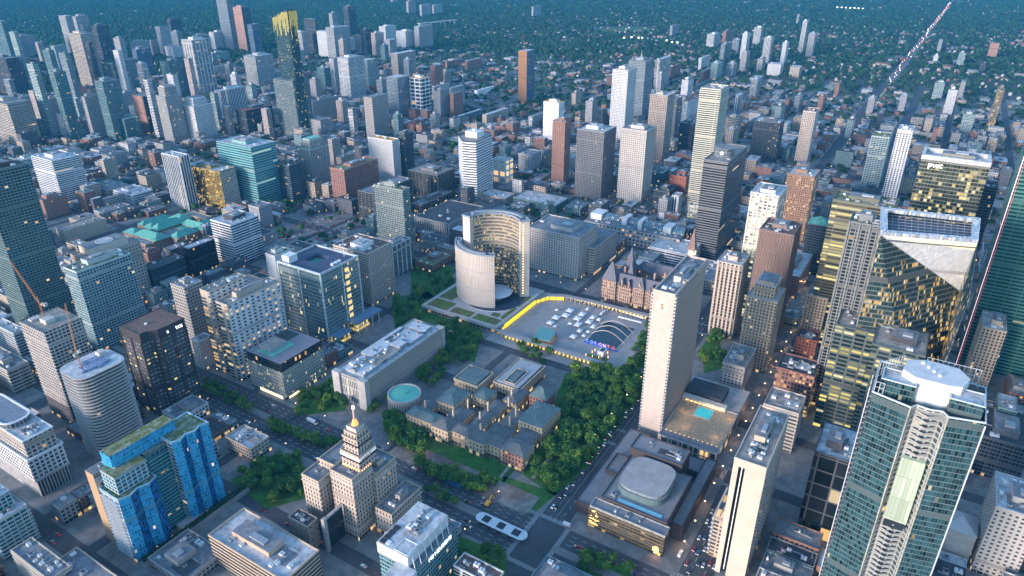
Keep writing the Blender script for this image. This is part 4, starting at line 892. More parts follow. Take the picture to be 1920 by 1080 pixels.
# --- round ended raw tower, raw square tower, cranes
RAWC = surf('raw_slab', (.48,.46,.44), .85, .3, .15, .2)
def round_poly(x, y, xl, yl, r_, n=6):
    P_ = []
    for (cx_, cy_, a) in ((x+xl-r_, y+r_, -90), (x+xl-r_, y+yl-r_, 0), (x+r_, y+yl-r_, 90), (x+r_, y+r_, 180)):
        for i in range(n+1): P_.append((cx_+r_*math.cos(R(a+90*i/n)), cy_+r_*math.sin(R(a+90*i/n))))
    return P_
t = thing('apartment_tower', 'round cornered raw concrete tower with thin curved floor rings', 'unfinished tower', (-93, 359, 0))
P_ = round_poly(-111.6, 342.4, 38.3, 33, 8.5); m = MB(); m.prism(P_, 0, 83.5, 0, 1); part(t, 'facade', m, [facade('facade_round', (.10,.105,.11), (.05,.065,.08), 3.4, 3.1, .3, .2, .01), ROOF['w']])
m = MB(); Q = [(p_[0]+93, p_[1]-359) for p_ in P_]; m.ring(inset(Q, -1.6), inset(Q, .2), -.22, .22); me = m.mesh('floor_ring', [RAWC])
for k in range(27): link('floor_ring', me, t, (0, 0, 3.1*k+2.6))
m = MB()
for k in range(10): m.box(-106+r_.random()*22, 346+r_.random()*22, 83.5, -103+r_.random()*22, 349+r_.random()*22, 84+r_.random()*1.5)
pieces(t, 'formwork', m, [surf('formwork', (.18,.24,.36), .8, .6, .5)]); m = MB(); m.box(-84, 362, 83.5, -78, 368, 88); pieces(t, 'lift_core', m, [RAWC]); foot(-112, 342, 37, 34, 84)
t = thing('apartment_tower', 'square raw concrete tower under construction with black lower storeys', 'unfinished tower', (-81, 436, 0))
q = rectp(-97, 416, 31.6, 40.8); m = MB(); m.prism(q, 0, 22, 0, None); part(t, 'lower_storeys', m, [facade('facade_blk', (.12,.12,.13), (.02,.02,.025), 3, 3.2, .3, .3, .02)])
m = MB(); m.prism(q, 22, 98, 0, None); part(t, 'facade', m, [facade('facade_raw2', *STYX['raw2'])]); m = MB(); m.face([(p_[0], p_[1], 97) for p_ in q]); part(t, 'roof', m, [ROOF['t']])
m = MB(); Q = [(p_[0]+81, p_[1]-436) for p_ in q]; m.ring(inset(Q, -.5), inset(Q, .2), -.25, .25); me = m.mesh('floor_ring', [RAWC])
for k in range(24): link('floor_ring', me, t, (0, 0, 22+3.2*k))
m = MB(); m.box(-88, 430, 97, -80, 440, 101); m.box(-92, 446, 97, -84, 452, 99); pieces(t, 'lift_core', m, [RAWC]); foot(-97, 416, 32, 41, 98)
ORG = surf('crane_orange', (.45,.19,.08), .6, 1, .15)
def crane(x, y, z0, z1, az, jib, el, label, mat):
    t = thing('tower_crane', label, 'crane', (x, y, z0))
    def lattice(p, q, w_, n, nm):
        m = MB(); p, q = Vector(p), Vector(q); d = (q-p).normalized(); a = d.cross(Vector((0,0,1))); a = a.normalized() if a.length > .1 else Vector((1,0,0)); b = d.cross(a)
        C4 = [(a+b)*w_, (a-b)*w_, (-a-b)*w_, (-a+b)*w_]
        for c in C4: m.tube(p+c, q+c, .11, n=4)
        for k in range(n):
            u, v_ = p+(q-p)*k/n, p+(q-p)*(k+1)/n
            for j in range(4): m.tube(u+C4[j], v_+C4[(j+1) % 4], .1, n=3, cap=False)
        part(t, nm, m, [mat])
    lattice((x, y, z0), (x, y, z1), .6, 8, 'mast'); d = Vector((math.cos(R(az))*math.cos(R(el)), math.sin(R(az))*math.cos(R(el)), math.sin(R(el)))); p = Vector((x, y, z1+1))
    lattice(p, p+d*jib, .45, 12, 'jib'); dd = Vector((-math.cos(R(az)), -math.sin(R(az)), .15)); lattice(p, p+dd*8, .6, 3, 'counter_jib')
    m = MB(); e = p+dd*7.5; m.box(e.x-1.4, e.y-1.4, e.z-1.5, e.x+1.4, e.y+1.4, e.z+1); part(t, 'counterweight', m, [CONC])
    m = MB(); m.box(x+.9, y-1, z1-1, x+3, y+1, z1+1.3); part(t, 'cab', m, [WHITE]); m = MB(); m.tube(p+d*jib*.9, p+Vector((0,0,7)), .08, n=3); m.tube(p, p+Vector((0,0,7)), .3, n=4); part(t, 'a_frame', m, [mat])
crane(-84, 440, 97, 112, 100, 42, 62, 'orange luffing crane on the square raw tower', ORG)
crane(-100, 362, 83.5, 97, 60, 40, 58, 'orange luffing crane on the round cornered raw tower', ORG)
crane(988+401, 803+20, 142, 158, 120, 22, 70, 'small red crane on the copper faced tower', surf('crane_red', (.5,.12,.08), .6)); crane(1335, 462, 147, 158, 200, 26, 35, 'white crane on the unfinished glass tower', WHITE)
# --- black office tower with lit letters
t = thing('office_tower', 'black office tower with chamfered crown, white letters and a red mast', 'office tower', (-27, 376, 0)); h = 87.3
q = [(-47,364),(-40,364),(-34,358),(-7,358),(-7,395),(-47,395)]; TM = facade('facade_tcs', *STYX['tcs'], litcol=(1,.8,.3)); TK = surf('tcs_black', (.045,.042,.048), .6, .4, .1)
m = MB(); m.prism(q, 0, h-9, 0); part(t, 'facade', m, [TM]); m = MB(); m.prism(q, h-9, h, 0, None); part(t, 'crown_wall', m, [TK]); m = MB(); m.face([(p_[0], p_[1], h-.6) for p_ in q]); part(t, 'roof', m, [ROOF['br']])
m = MB(); m.box(-.9, -.7, 0, .9, .2, h-8, bottom=False); me = m.mesh('pier', [TK])
for x_, y_, a in ((-33,358,0),(-20.5,358,0),(-7.9,358,0),(-47,364.9,-R(90)),(-47,379,-R(90)),(-47,394,-R(90)),(-37,361,-R(45))): link('pier', me, t, (x_+27, y_-376, 0), a)
writing(t, 'tcs', 6, (-17, 357.9, h-7.4), SOUTHF, SIGNW, .15); writing(t, 'a', 5, (-26, 357.9, h-7.2), SOUTHF, SIGNW, .15, 'logo_mark'); foot(-47, 358, 40, 37, h)
m = MB(); m.tube((-20, 378, h), (-20, 378, h+12), .4, .2, 5); part(t, 'mast', m, [surf('mast_red', (.3,.08,.07), .6)]); m = MB(); m.box(-33, 376, h-.5, -31, 378, h+.8); part(t, 'roof_unit', m, [PLANTW])
# --- glass courthouse
t = thing('courthouse', 'blue grey glass courthouse with navy roof, planted well and lit entrance', 'courthouse', (158, 358, 0)); x, y, xl, yl, h = rect_of(600, 513, 520, 670, -645)
GC = facade('facade_glassc', *STYX['glassc'], litcol=(1,.8,.35), vary=.45); q = rectp(x, y, xl, yl); foot(x, y, xl, yl, h)
m = MB(); m.prism(q, 3, h, 0); part(t, 'facade', m, [GC]); NAVY = surf('navy_roof', (.055,.075,.13), .8, .3, .15)
m = MB(); m.ring(inset(q, 1), rectp(x+xl*.36, y+yl*.42, xl*.36, yl*.3), h-6, h-2.2); part(t, 'roof', m, [NAVY])
m = MB(); m.prism(rectp(x+xl*.36-.1, y+yl*.42-.1, xl*.36+.2, yl*.3+.2), h-9, h-6.5, 0, 0); part(t, 'roof_well', m, [surf('well_green', (.10,.26,.22), .8, .4, .3)])
m = MB(); m.ring(inset(q, -.3), inset(q, .8), h-2.5, h); part(t, 'parapet', m, [surf('glass_rim', (.4,.47,.52), .4)])
for (a, b) in ((x, y), (x+xl, y), (x, y+yl*.5), (x, y+yl), (x+xl*.55, y)): m = MB(); m.box(a-.7, b-.7, 0, a+.7, b+.7, h+.2); part(t, 'corner_mullion', m, [surf('mullion_white', (.5,.56,.6), .4)])
m = MB(); m.box(x+4, y+yl-14, h-2.2, x+16, y+yl-3, h+6); part(t, 'plant_room', m, [PLANTW]); m = MB(); m.tube((x+xl-10, y+10, h), (x+xl-10, y+10, h+22), .3, .15, 5); m.box(x+xl-12, y+9.8, h+15, x+xl-8, y+10.2, h+15.4); part(t, 'mast', m, [WHITE])
for k in range(3): m = MB(); m.tube((x+26+k*5, y+8, h-2.2), (x+26+k*5, y+8, h), 2, n=10); part(t, 'roof_dish', m, [WHITE])
m = MB()
for k in range(9): m.box(x+xl*.62, y-.35, 9+k*8, x+xl*.72, y-.05, 13.5+k*8)
pieces(t, 'lit_lobby', m, [lamp_mat('lobby_glow', (1,.66,.25), 1.0)])
m = MB(); m.box(x+2, y-13, 9, x+24, y, 10, 0); m.box(x+30, y-15, 14, x+xl+16, y, 15, 0); pieces(t, 'canopy', m, [surf('canopy_glass', (.15,.25,.36), .3, .3, .2)])
m = MB(); m.box(x+3, y-11, .3, x+22, y-.5, 8.8); m.box(x+36, y-8, .3, x+xl, y-.5, 13.8); pieces(t, 'lit_entrance', m, [facade('facade_entr', (.35,.3,.2), (.4,.3,.1), 3, 4.4, .2, .2, .9, litcol=(1,.72,.2), glow=1.2)])
for k in range(4): m = MB(); m.tube((x+33+k*11, y-14.3, 0), (x+33+k*11, y-14.3, 14), .4, n=6); part(t, 'canopy_column', m, [WHITE])
# --- long fluted court building and its round annex
t = thing('court_building', 'long fluted stone court block with cluttered white roof', 'court building', (121, 227, 0)); x, y, xl, yl, h = rect_of(683, 716, 626, 829, -768); foot(x, y, xl, yl, h)
block(t, rectp(x, y, xl, yl), 0, h, 'conc', 'w', True, (facade('facade_361', *STYX['white361'], litcol=(1,.8,.4)),)*2, rings=False)
m = MB(); m.box(-.35, -.6, 1, .35, .1, h-.8, bottom=False); me = m.mesh('fin', [surf('fin_stone', (.47,.44,.41), .8)])
for k in range(80): link('fin', me, t, (x+1.5+k*(xl-3)/79-121, y-227, 0))
for (a, b) in ((x-2, y-2), (x-2, y+yl-8), (x+xl-3, y-1.5)): m = MB(); m.box(a, b, 0, a+5.5, b+9, h+.6); part(t, 'corner_pier', m, [STONEG])
RW = surf('court_roof', (.50,.54,.58), .85, .3, .15, .35)
for (a, b, c, d, z_) in ((6,6,26,24,3),(34,20,30,12,4),(40,6,16,10,3),(60,8,12,12,5),(74,6,22,22,3),(98,8,14,20,4),(36,33,60,4,3)):
    m = MB(); m.prism(rectp(x+a, y+b, c, d), h-1, h-1+z_, 0, 1); part(t, 'roof_box', m, [surf('box_grey', (.28,.31,.34), .7), RW])
roof_stuff(t, x+3, y+3, xl-6, yl-6, h+2.2, 16)
t = thing('round_annex', 'round stone court annex with mint green copper roof', 'round building', (82, 179.5, 0)); A_ = arc(82, 179.5, 15.2, 0, 350, 35)
m = MB(); m.prism(A_, 0, 16, 0); part(t, 'facade', m, [facade('facade_drum', (.38,.35,.33), (.05,.06,.07), 2.6, 14, .45, .3, .05)]); m = MB(); m.ring(inset(A_, -.5), inset(A_, .8), 15, 17); part(t, 'parapet', m, [STONEG])
m = MB()
for k in range(36):
    a, b = A_[k], A_[(k+1) % 36]; m.face([(a[0], a[1], 16), (b[0], b[1], 16), (82, 179.5, 17.8)])
part(t, 'copper_roof', m, [surf('mint_copper', (.13,.46,.36), .8, .3, .12, .12)]); m = MB(); m.prism(arc(82, 179.5, 3.6, 0, 330, 11), 17, 18.4, 0, 0); part(t, 'roof_cap', m, [surf('mint_copper', (.13,.46,.36))]); foot(67, 165, 30, 30, 17)
m = MB(); m.box(-.3, -.5, 0, .3, .2, 15.5); me = m.mesh('fin', [STONEG])
for k in range(36): link('fin', me, t, (15.3*math.cos(R(k*10)), 15.3*math.sin(R(k*10)), 0), R(k*10+90))
# --- stone museum block with green roof patch by the avenue
t = thing('office_building', 'pale stone office with black glass crown and green roof patch by the avenue', 'office building', (57, 307, 0)); x, y, xl, yl, h = rect_of(525, 682, 460, 603, -752); zc = h-9; foot(x, y, xl, yl, h)
m = MB(); m.prism(rectp(x, y, xl, yl), 0, zc, 0, 1); part(t, 'facade', m, [facade('facade_kids', *STYX['kids'], litcol=(1,.85,.4), glow=1.2), ROOF['t']])
m = MB(); m.prism(rectp(x-.8, y-.8, xl*.99, yl*.98), zc, h, 0, 1); part(t, 'black_crown', m, [facade('facade_crown', (.02,.035,.045), (.015,.03,.04), 2.5, 4.5, .1, .12, .04, .3), surf('roof_taupe', (.26,.24,.26), .9, .4, .1, .2)])
m = MB(); m.prism(rectp(x+xl*.08, y+yl*.3, xl*.52, yl*.46), h, h+1.0, 0, 0); part(t, 'green_roof_patch', m, [surf('mint_patch', (.17,.42,.32), .9, .3, .15)]); m = MB(); m.prism(rectp(x+xl*.16, y+yl*.42, xl*.36, yl*.36), h+1, h+5, 0, 1); part(t, 'plant_room', m, [PLANT, ROOF['t']]); m = MB(); m.prism(rectp(x+xl*.62, y+yl*.55, xl*.3, yl*.38), h+.02, h+.25, 0, 0); part(t, 'painted_well', m, [surf('well_shade', (.02,.04,.05), .4)])  # well is a flat dark slab, the courtyard's shade painted on the roof
m = MB(); m.box(x-.25, y+4, .5, x-.05, y+36, 4); m.box(x+4, y-.25, .5, x+22, y-.05, 3); pieces(t, 'shop_window', m, [lamp_mat('shop_glow', (1,.8,.5), 1.6)])
SLATE = surf('slate_roof', (.135,.145,.15), .75, .6, .3, .35); SLG = surf('slate_green', (.12,.175,.18), .75, .4, .3, .35); CREAM = surf('cream_trim', (.58,.47,.33), .8)
# --- law hall: stone ranges with slate roofs round small courts
t = thing('law_hall', 'rambling stone hall of many slate hipped roofs and small courts beside the lawn', 'law hall', (120, 110, 0)); OM = facade('facade_osg', *STYX['osg'], litcol=(1,.65,.25), vary=.3)
def wing(root, x0, y0, x1, y1, e, rdg, mat, rm, gable=False, flat=False):
    if mat is OM: rdg = e+(rdg-e)*.62
    m = MB(); m.prism([(x0,y0),(x1,y0),(x1,y1),(x0,y1)], 0, e, 0, 2)
    if flat:
        m.ring([(x0-.3,y0-.3),(x1+.3,y0-.3),(x1+.3,y1+.3),(x0-.3,y1+.3)], [(x0+.5,y0+.5),(x1-.5,y0+.5),(x1-.5,y1-.5),(x0+.5,y1-.5)], e, e+.7, 3)
        m.prism([(x0+2.5,y0+2.5),(x1-2.5,y0+2.5),(x1-2.5,y1-2.5),(x0+2.5,y1-2.5)], e, rdg, 1, 1)
    else: m.hip(x0, y0, x1, y1, e, rdg, 1, gable)
    part(root, 'stone_range', m, [mat, rm, ROOF['slate'], CREAM])
for a in ((60,128,74,160,15,20,SLG),(58,112,74,130,15,22,SLATE),(62,92,76,113,14,19,SLATE),(60,76,75,92,15,21,SLATE),(64,60,78,77,14,19,SLATE),(62,38,80,61,16,22,SLATE),
          (80,44,104,60,13,15,SLATE),(100,42,134,66,19,22,SLG,),(76,92,104,104,12,16,SLATE),(76,112,98,128,12,16,SLATE),(90,128,116,148,16,23,SLG),(74,146,92,158,12,17,SLATE),(116,110,134,126,13,18,SLG),(98,70,122,84,10,11,SLATE),(104,92,124,106,11,13,SLATE),(126,84,150,98,13,18,SLATE),(78,66,98,88,9,10,SLATE)):
    wing(t, *a[:6], OM, a[6])
for a in ((128,128,156,156,15,17.5,SLG),(146,92,196,122,13,15.5,surf('grey_roof_l', (.36,.38,.40), .85, .3, .1, .2)),(150,100,176,112,15,17,SLG)): wing(t, *a[:6], OM, a[6], flat=True)
for a in ((140,60,158,78),): 
    wing(t, *a, 17, 24, facade('facade_red2', (.32,.16,.13), (.05,.05,.05), 3.2, 4.2, .5, .4, .08), SLG)
m = MB()
for x_, y_ in ((76,150),(78,120),(98,118),(74,88),(104,100),(120,88),(96,72),(88,98),(110,74),(132,92)): m.box(x_, y_, 12, x_+1.6, y_+1.3, 22, 0)
pieces(t, 'chimney', m, [CREAM])
m = MB()
for x_, y_ in ((84,107),(110,120),(100,66),(124,78),(150,86),(160,88)): m.box(x_, y_, 6, x_+.8, y_+.8, 6.8)
pieces(t, 'court_lamp', m, [WARM])
m = MB(); m.prism([(61.7,38),(61.9,38),(61.9,58),(61.7,58)][::1], 1, 15.5, 0, 0); part(t, 'red_brick_front', m, [facade('facade_red2', (.32,.16,.13), (.05,.05,.05), 3.2, 4.2, .5, .4, .08)]); foot(58, 38, 78, 122, 18); foot(126, 84, 70, 38, 18); foot(128, 122, 28, 34, 18); foot(136, 60, 22, 24, 18)
# --- old city hall
t = thing('old_city_hall', 'romanesque sandstone city hall with steep slate roofs and tall clock tower', 'city hall', (420, 70, 0)); HM = facade('facade_och', *STYX['och'], vary=.3); HS = surf('och_roof', (.13,.135,.17), .75, .5, .2, .2)
for a in ((388,36,404,118,25,36),(404,100,458,116,22,33),(404,30,458,46,22,33),(446,46,462,100,22,32),(404,70,446,82,15,22)): wing(t, *a, HM, HS)
for x0,y0,x1,y1,e,rg in ((385,100,401,118,29,50),(385,64,398,76,27,40),(385,36,400,50,28,44),(430,96,442,108,26,56),(404,86,412,94,30,50)):
    m = MB(); m.prism([(x0,y0),(x1,y0),(x1,y1),(x0,y1)], 0, e, 0, 2); m.hip(x0,y0,x1,y1,e,rg,1); part(t, 'corner_pavilion', m, [HM, HS, HS])
for y_ in (54, 70, 84, 92):
    m = MB(); m.box(385.6, y_-4, 0, 389, y_+4, 25, 0); m.face([(385.5,y_+4.3,25),(385.5,y_-4.3,25),(385.5,y_,34)]); m.face([(385.5,y_-4.3,25),(396,y_,33),(385.5,y_,34)], 1); m.face([(385.5,y_+4.3,25),(385.5,y_,34),(396,y_,33)], 1); part(t, 'gable', m, [HM, HS])
for x_, y_ in ((404,96),(404,58),(412,48)): m = MB(); m.box(x_, y_, 20, x_+2.6, y_+2.2, 42); part(t, 'chimney', m, [surf('och_stone', (.36,.24,.19), .85)])
foot(385, 30, 78, 88, 30)
x_, y_ = at(1297, 480, 74); x_ -= 4; y_ -= 4
m = MB(); m.prism(rectp(x_, y_, 9, 9), 0, 74, 0, 1); part(t, 'clock_shaft', m, [HM, HS]); m = MB(); m.ring(inset(rectp(x_, y_, 9, 9), -.8), inset(rectp(x_, y_, 9, 9), .2), 72, 74.5); part(t, 'cornice', m, [CREAM])
m = MB(); m.prism(rectp(x_+.8, y_+.8, 7.4, 7.4), 74, 83, 0, 0); part(t, 'clock_stage', m, [surf('och_stone', ())]); zt = zat(x_+4.5, y_+4.5, 426)
m = MB(); a_ = (x_+4.5, y_+4.5, zt); q = rectp(x_+.2, y_+.2, 8.6, 8.6)
for i in range(4): b_, c_ = q[i], q[(i+1) % 4]; m.face([(b_[0], b_[1], 83), (c_[0], c_[1], 83), a_])
part(t, 'spire', m, [surf('spire_copper', (.20,.13,.12), .7)])
m = MB(); m.tube((x_+.7, y_+4.5, 78.5), (x_+.4, y_+4.5, 78.5), 3.1, n=20); m.tube((x_+4.5, y_+.7, 78.5), (x_+4.5, y_+.4, 78.5), 3.1, n=20); pieces(t, 'clock_face', m, [lamp_mat('clock_glow', (1,.85,.5), 1.4)], 22)
m = MB(); m.box(x_+.25, y_+4.4, 78.5, x_+.38, y_+4.6, 81); m.box(x_+.25, y_+3, 78.4, x_+.38, y_+4.5, 78.6); m.box(x_+4.4, y_+.25, 78.5, x_+4.6, y_+.38, 81); pieces(t, 'clock_hand', m, [DARKM])
# --- long glass vault of the mall
t = thing('shopping_mall', 'long mall roof with blue glass barrel vault and white pavilions', 'mall', (540, 60, 0))
P0, P1 = at(1290, 430, 28), at(1105, 402, 28); X_ = (P0[0]+P1[0])/2; y0_, y1_ = P0[1], P1[1]
m = MB(); m.box(X_-26, y0_, 0, X_+26, y1_, 24, 0, 1); part(t, 'roof_deck', m, [facade('facade_mall', (.36,.36,.36), (.06,.08,.1), 6, 6, .4, .5, .3), ROOF['g']])
m = MB()
for k in range(9):
    a, b = R(20*k), R(20*k+20); m.face([(X_+9*math.cos(a), y1_, 24+8*math.sin(a)), (X_+9*math.cos(a), y0_, 24+8*math.sin(a)), (X_+9*math.cos(b), y0_, 24+8*math.sin(b)), (X_+9*math.cos(b), y1_, 24+8*math.sin(b))], 0, [(0, 24+8*a), (y1_-y0_, 24+8*a), (y1_-y0_, 24+8*b), (0, 24+8*b)])
part(t, 'glass_vault', m, [facade('facade_vault', (.45,.5,.52), (.03,.12,.17), 3, 2.2, .12, .1, .04, .3)])
for k, (a, b, z_) in enumerate(((.12,.2,33),(.42,.46,34),(.58,.63,34),(.85,.97,33))): m = MB(); m.prism(rectp(X_-13, y0_+(y1_-y0_)*a, 24, (y1_-y0_)*(b-a)), 24, z_, 0, 0); part(t, 'white_pavilion', m, [PLANTW])
roof_stuff(t, X_-25, y0_+4, 12, y1_-y0_-8, 24, 14); roof_stuff(t, X_+12, y0_+4, 13, y1_-y0_-8, 24, 14)
m = MB()
for k in range(46): m.box(X_+26.2, y0_+k*(y1_-y0_)/46, 3, X_+26.5, y0_+k*(y1_-y0_)/46+1.4, 6)
pieces(t, 'street_front_lamp', m, [lamp_mat('pink_glow', (1,.4,.22), 3)]); foot(X_-26, y0_, 52, y1_-y0_, 28)
# --- green copper roofed institution
t = thing('institution_building', 'brick institution of stepped wings with bright green copper roofs', 'institution', (235, 765, 0)); BM = facade('facade_inst', (.27,.19,.15), (.05,.05,.05), 4.2, 4.2, .5, .45, .08)
CO = surf('green_copper', (.10,.34,.28), .7, .4, .2, .25)
for a in ((190,722,214,776,16,23),(214,708,252,726,15,22),(214,752,262,770,18,26),(252,700,268,752,17,24),(268,720,292,742,14,20),(220,780,262,800,13,19),(262,770,286,800,14,20),(196,786,214,812,11,16),(240,730,252,750,15,16),(228,812,276,826,10,15),(170,762,190,790,10,14)): wing(t, *a, BM, CO)
for a in ((176,724,190,760,15,15.6),(214,727,240,751,14,14.6),(286,744,300,790,15,15.6)): wing(t, *a, BM, ROOF['g'], flat=True)
foot(170, 700, 130, 128, 20)
# --- great glass tower in front
t = thing('apartment_tower', 'huge curved teal glass tower with lit central panel and white steel crown', 'glass tower', (32, -215, 0)); h = 190
SG, SD = facade('facade_shg', *STYX['shg'], vary=.95, litcol=(1,.6,.2)), facade('facade_shd', *STYX['shd'])
W1, W2, W3, W4 = (16.5,-191.5), (11.5,-209), (15.2,-211.5), (15.8,-222.5); W5, W6 = (12.2,-225), (16,-240)
q = [W6[::1], (50,-240), (52,-215), (50,-191.5), W1, W2, W3, (14.6,-217), W4, W5]
q = [(16,-240),(50,-240),(52,-215),(50,-191.5),(16.5,-191.5),(11.5,-209),(15.2,-211.5),(14.2,-217),(15.8,-222.5),(12.2,-225)]
m = MB(); m.prism(q, 0, h, ws=[1,1,1,1,0,1,1,1,1,0]); part(t, 'facade', m, [SG, SD]); m = MB(); m.face([(a[0], a[1], h-3) for a in q]); part(t, 'roof', m, [ROOF['d']])
WM = surf('white_steel', (.44,.50,.53), .5, 1, .08)
m = MB(); m.ring(inset(q, -.35), inset(q, .2), h-.5, h+.35); part(t, 'roof_rim', m, [WM])
m = MB(); b_ = [(a[0]-32, a[1]+215) for a in ((15.2,-211.5),(14.2,-217),(15.8,-222.5))]
for (a, b) in ((b_[0], (b_[1][0]-2.2, b_[1][1])), ((b_[1][0]-2.2, b_[1][1]), b_[2])):
    m.face([(a[0],a[1],-.2),(b[0],b[1],-.2),(b[0],b[1],.9),(a[0],a[1],.9)]); m.face([(a[0],a[1],-.2),(b_[1][0]+1,b_[1][1],-.2),(b[0],b[1],-.2)]); m.face([(a[0],a[1],0),(b[0],b[1],0),(b_[1][0]+1,b_[1][1],0)])
me = m.mesh('balcony', [surf('balcony_pale', (.30,.30,.30), .6, 1, .15)])
for k in range(58):
    z_ = 8+k*3.3
    if z_ > h-3 or 118 < z_ < 160: continue
    link('balcony', me, t, (0, 0, z_))
m = MB(); m.box(12.0, -222.3, 120, 15.6, -211.7, 160, 0); pn = part(t, 'lit_panel', m, [facade('facade_panel', (.10,.12,.10), (.32,.38,.30), 1.9, 13.5, .05, .012, 1.0, litcol=(.72,.9,.62), glow=.36, vary=.15)])
m = MB(); m.box(12.2, -221.8, 115, 15.4, -212.2, 119.4); part(t, 'dark_glass_block', m, [GLASSD])  # solid dark glass block below the panel
for (a, b) in (((11.5,-209),(15.2,-211.5)),((12.2,-225),(15.8,-222.5))):
    m = MB(); m.tube((a[0]-.1,a[1],0),(a[0]-.1,a[1],h), .35, n=4); part(t, 'edge_mullion', m, [surf('mull_gold', (.42,.42,.36), .5)])
m = MB(); m.box(16.6, -191.5, 0, 33, -189.9, .3); m.box(16.6, -189.95, .3, 33, -189.8, 1.25); me = m.mesh('side_balcony', [surf('balcony_pale', ())], (32, -215, 0))
for k in range(56): link('side_balcony', me, t, (0, 0, 5+k*3.3))
for x_ in (16.6, 21, 27, 33): m = MB(); m.box(x_-.2, -190.1, 0, x_+.2, -189.7, h); part(t, 'balcony_post', m, [WM])
m = MB(); m.box(12.5, -240.2, 0, 12.5+.4, -239.6, h); part(t, 'balcony_post', m, [WM])
for (x0, y0, x1, y1, z_) in ((18,-209,30,-194,h+8),(18,-238,30,-224,h+7)):
    m = MB(); m.prism([(x0,y0),(x1,y0),(x1,y1),(x0,y1)], h-3, z_, 0); part(t, 'upper_glass_storey', m, [SG]); m = MB(); m.ring([(x0-.3,y0-.3),(x1+.3,y0-.3),(x1+.3,y1+.3),(x0-.3,y1+.3)], [(x0+.4,y0+.4),(x1-.4,y0+.4),(x1-.4,y1-.4),(x0+.4,y1-.4)], z_-.4, z_+.2); part(t, 'roof_rim', m, [WM]); m = MB(); m.face([(x0,y0,z_-.8),(x1,y0,z_-.8),(x1,y1,z_-.8),(x0,y1,z_-.8)]); part(t, 'upper_roof', m, [ROOF['w']])
m = MB(); m.prism([(22,-222),(24,-228),(34,-231),(42,-226),(43,-212),(38,-203),(27,-202),(22,-208)], h-3, h+11, 0, 1); part(t, 'crown_drum', m, [surf('crown_white', (.58,.60,.60), .7, .3, .06), surf('crown_roof', (.54,.55,.56), .8, .3, .12, .15)])
for k in range(4): m = MB(); m.tube((29+k*3, -218+k*2.6, h+11), (29+k*3, -218+k*2.6, h+12), .8, n=8); part(t, 'roof_vent', m, [WHITE])
def cage(p, q, z0, z1, n):
    m = MB(); p, q = Vector(p), Vector(q)
    for k in range(n+1): u = p+(q-p)*k/n; m.tube((u.x,u.y,z0),(u.x,u.y,z1), .17, n=4)
    for z_ in (z0, (z0+z1)/2, z1): m.tube((p.x,p.y,z_),(q.x,q.y,z_), .17, n=4)
    part(t, 'crown_frame', m, [WM])
cage((44,-202,0), (30,-192,0), h+2, h+10, 8); cage((48,-236,0), (48,-212,0), h+2, h+10, 10); cage((17,-192,0), (30,-192,0), h, h+6, 5); cage((16.6,-196,0), (16.6,-192,0), h, h+6, 2)
foot(11, -240, 41, 49, h)
# --- faceted glass tower with lit crown
t = thing('office_tower', 'faceted glass tower with pale folded triangle and deep open crown', 'office tower', (295, -200, 0)); TL, TR, BR_, BL_ = (259,-169.5,188), (280,-235,188), (276,-236,0), (262,-168.5,0)
TLb, TRb = (324,-163,188), (336,-236,188); BLb, BRb = (322,-163,0), (332,-238,0); M_ = (*at(1818, 558, 118), 118)
EG, EL = facade('facade_ey', *STYX['ey'], litcol=(1,.55,.12), glow=1.1), facade('facade_eyl', *STYX['eyl'], litcol=(1,.7,.4), glow=.35, vary=.2)  # EL: same mirror glass, its sky reflection painted as a pale base colour
def quv(p): return (p[0]*.35-p[1], p[2])
m = MB()
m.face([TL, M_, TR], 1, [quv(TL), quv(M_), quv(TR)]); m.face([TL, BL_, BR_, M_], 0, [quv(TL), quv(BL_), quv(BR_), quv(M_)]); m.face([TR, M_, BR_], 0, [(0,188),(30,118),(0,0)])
m.face([BR_, BRb, TRb, TR], 0, [(0,0),(56,0),(56,188),(0,188)]); m.face([BRb, BLb, TLb, TRb], 0, [(0,0),(72,0),(72,188),(0,188)]); m.face([BLb, BL_, TL, TLb], 0, [(0,0),(62,0),(62,188),(0,188)])
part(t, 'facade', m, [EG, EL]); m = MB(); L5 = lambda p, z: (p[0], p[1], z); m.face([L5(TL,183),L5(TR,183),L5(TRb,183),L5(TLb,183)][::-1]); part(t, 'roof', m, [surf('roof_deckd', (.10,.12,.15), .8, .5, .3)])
m = MB(); q = [TL[:2], TR[:2], TRb[:2], TLb[:2]]; m.ring(inset(q, -.2), inset(q, 5.0), 187.6, 190.5); part(t, 'crown_screen', m, [facade('facade_crownw', (.40,.44,.50), (.30,.36,.42), 1.4, 1.4, .25, .2, .0)])
for k in range(14):
    m = MB(); f_ = (k+1)/15; a, b = Vector(TL).lerp(Vector(TR), f_), Vector(TLb).lerp(Vector(TRb), f_); m.tube((a.x,a.y,186),(b.x,b.y,186), .25, n=4); part(t, 'roof_truss', m, [surf('truss_grey', (.25,.28,.33), .5)])
for k in range(7): m = MB(); f_ = (k+1)/8; a, b = Vector(TL).lerp(Vector(TLb), f_), Vector(TR).lerp(Vector(TRb), f_); m.tube((a.x,a.y,186.3),(b.x,b.y,186.3), .25, n=4); part(t, 'roof_truss', m, [surf('truss_grey', ())])
def on(p, q, r_, u, v): p, q, r_ = Vector(p), Vector(q), Vector(r_); return p+(q-p)*u+(r_-p)*v
nrm = (Vector(M_)-Vector(TL)).cross(Vector(TR)-Vector(TL)).normalized(); nrm = nrm if nrm.x < 0 else -nrm
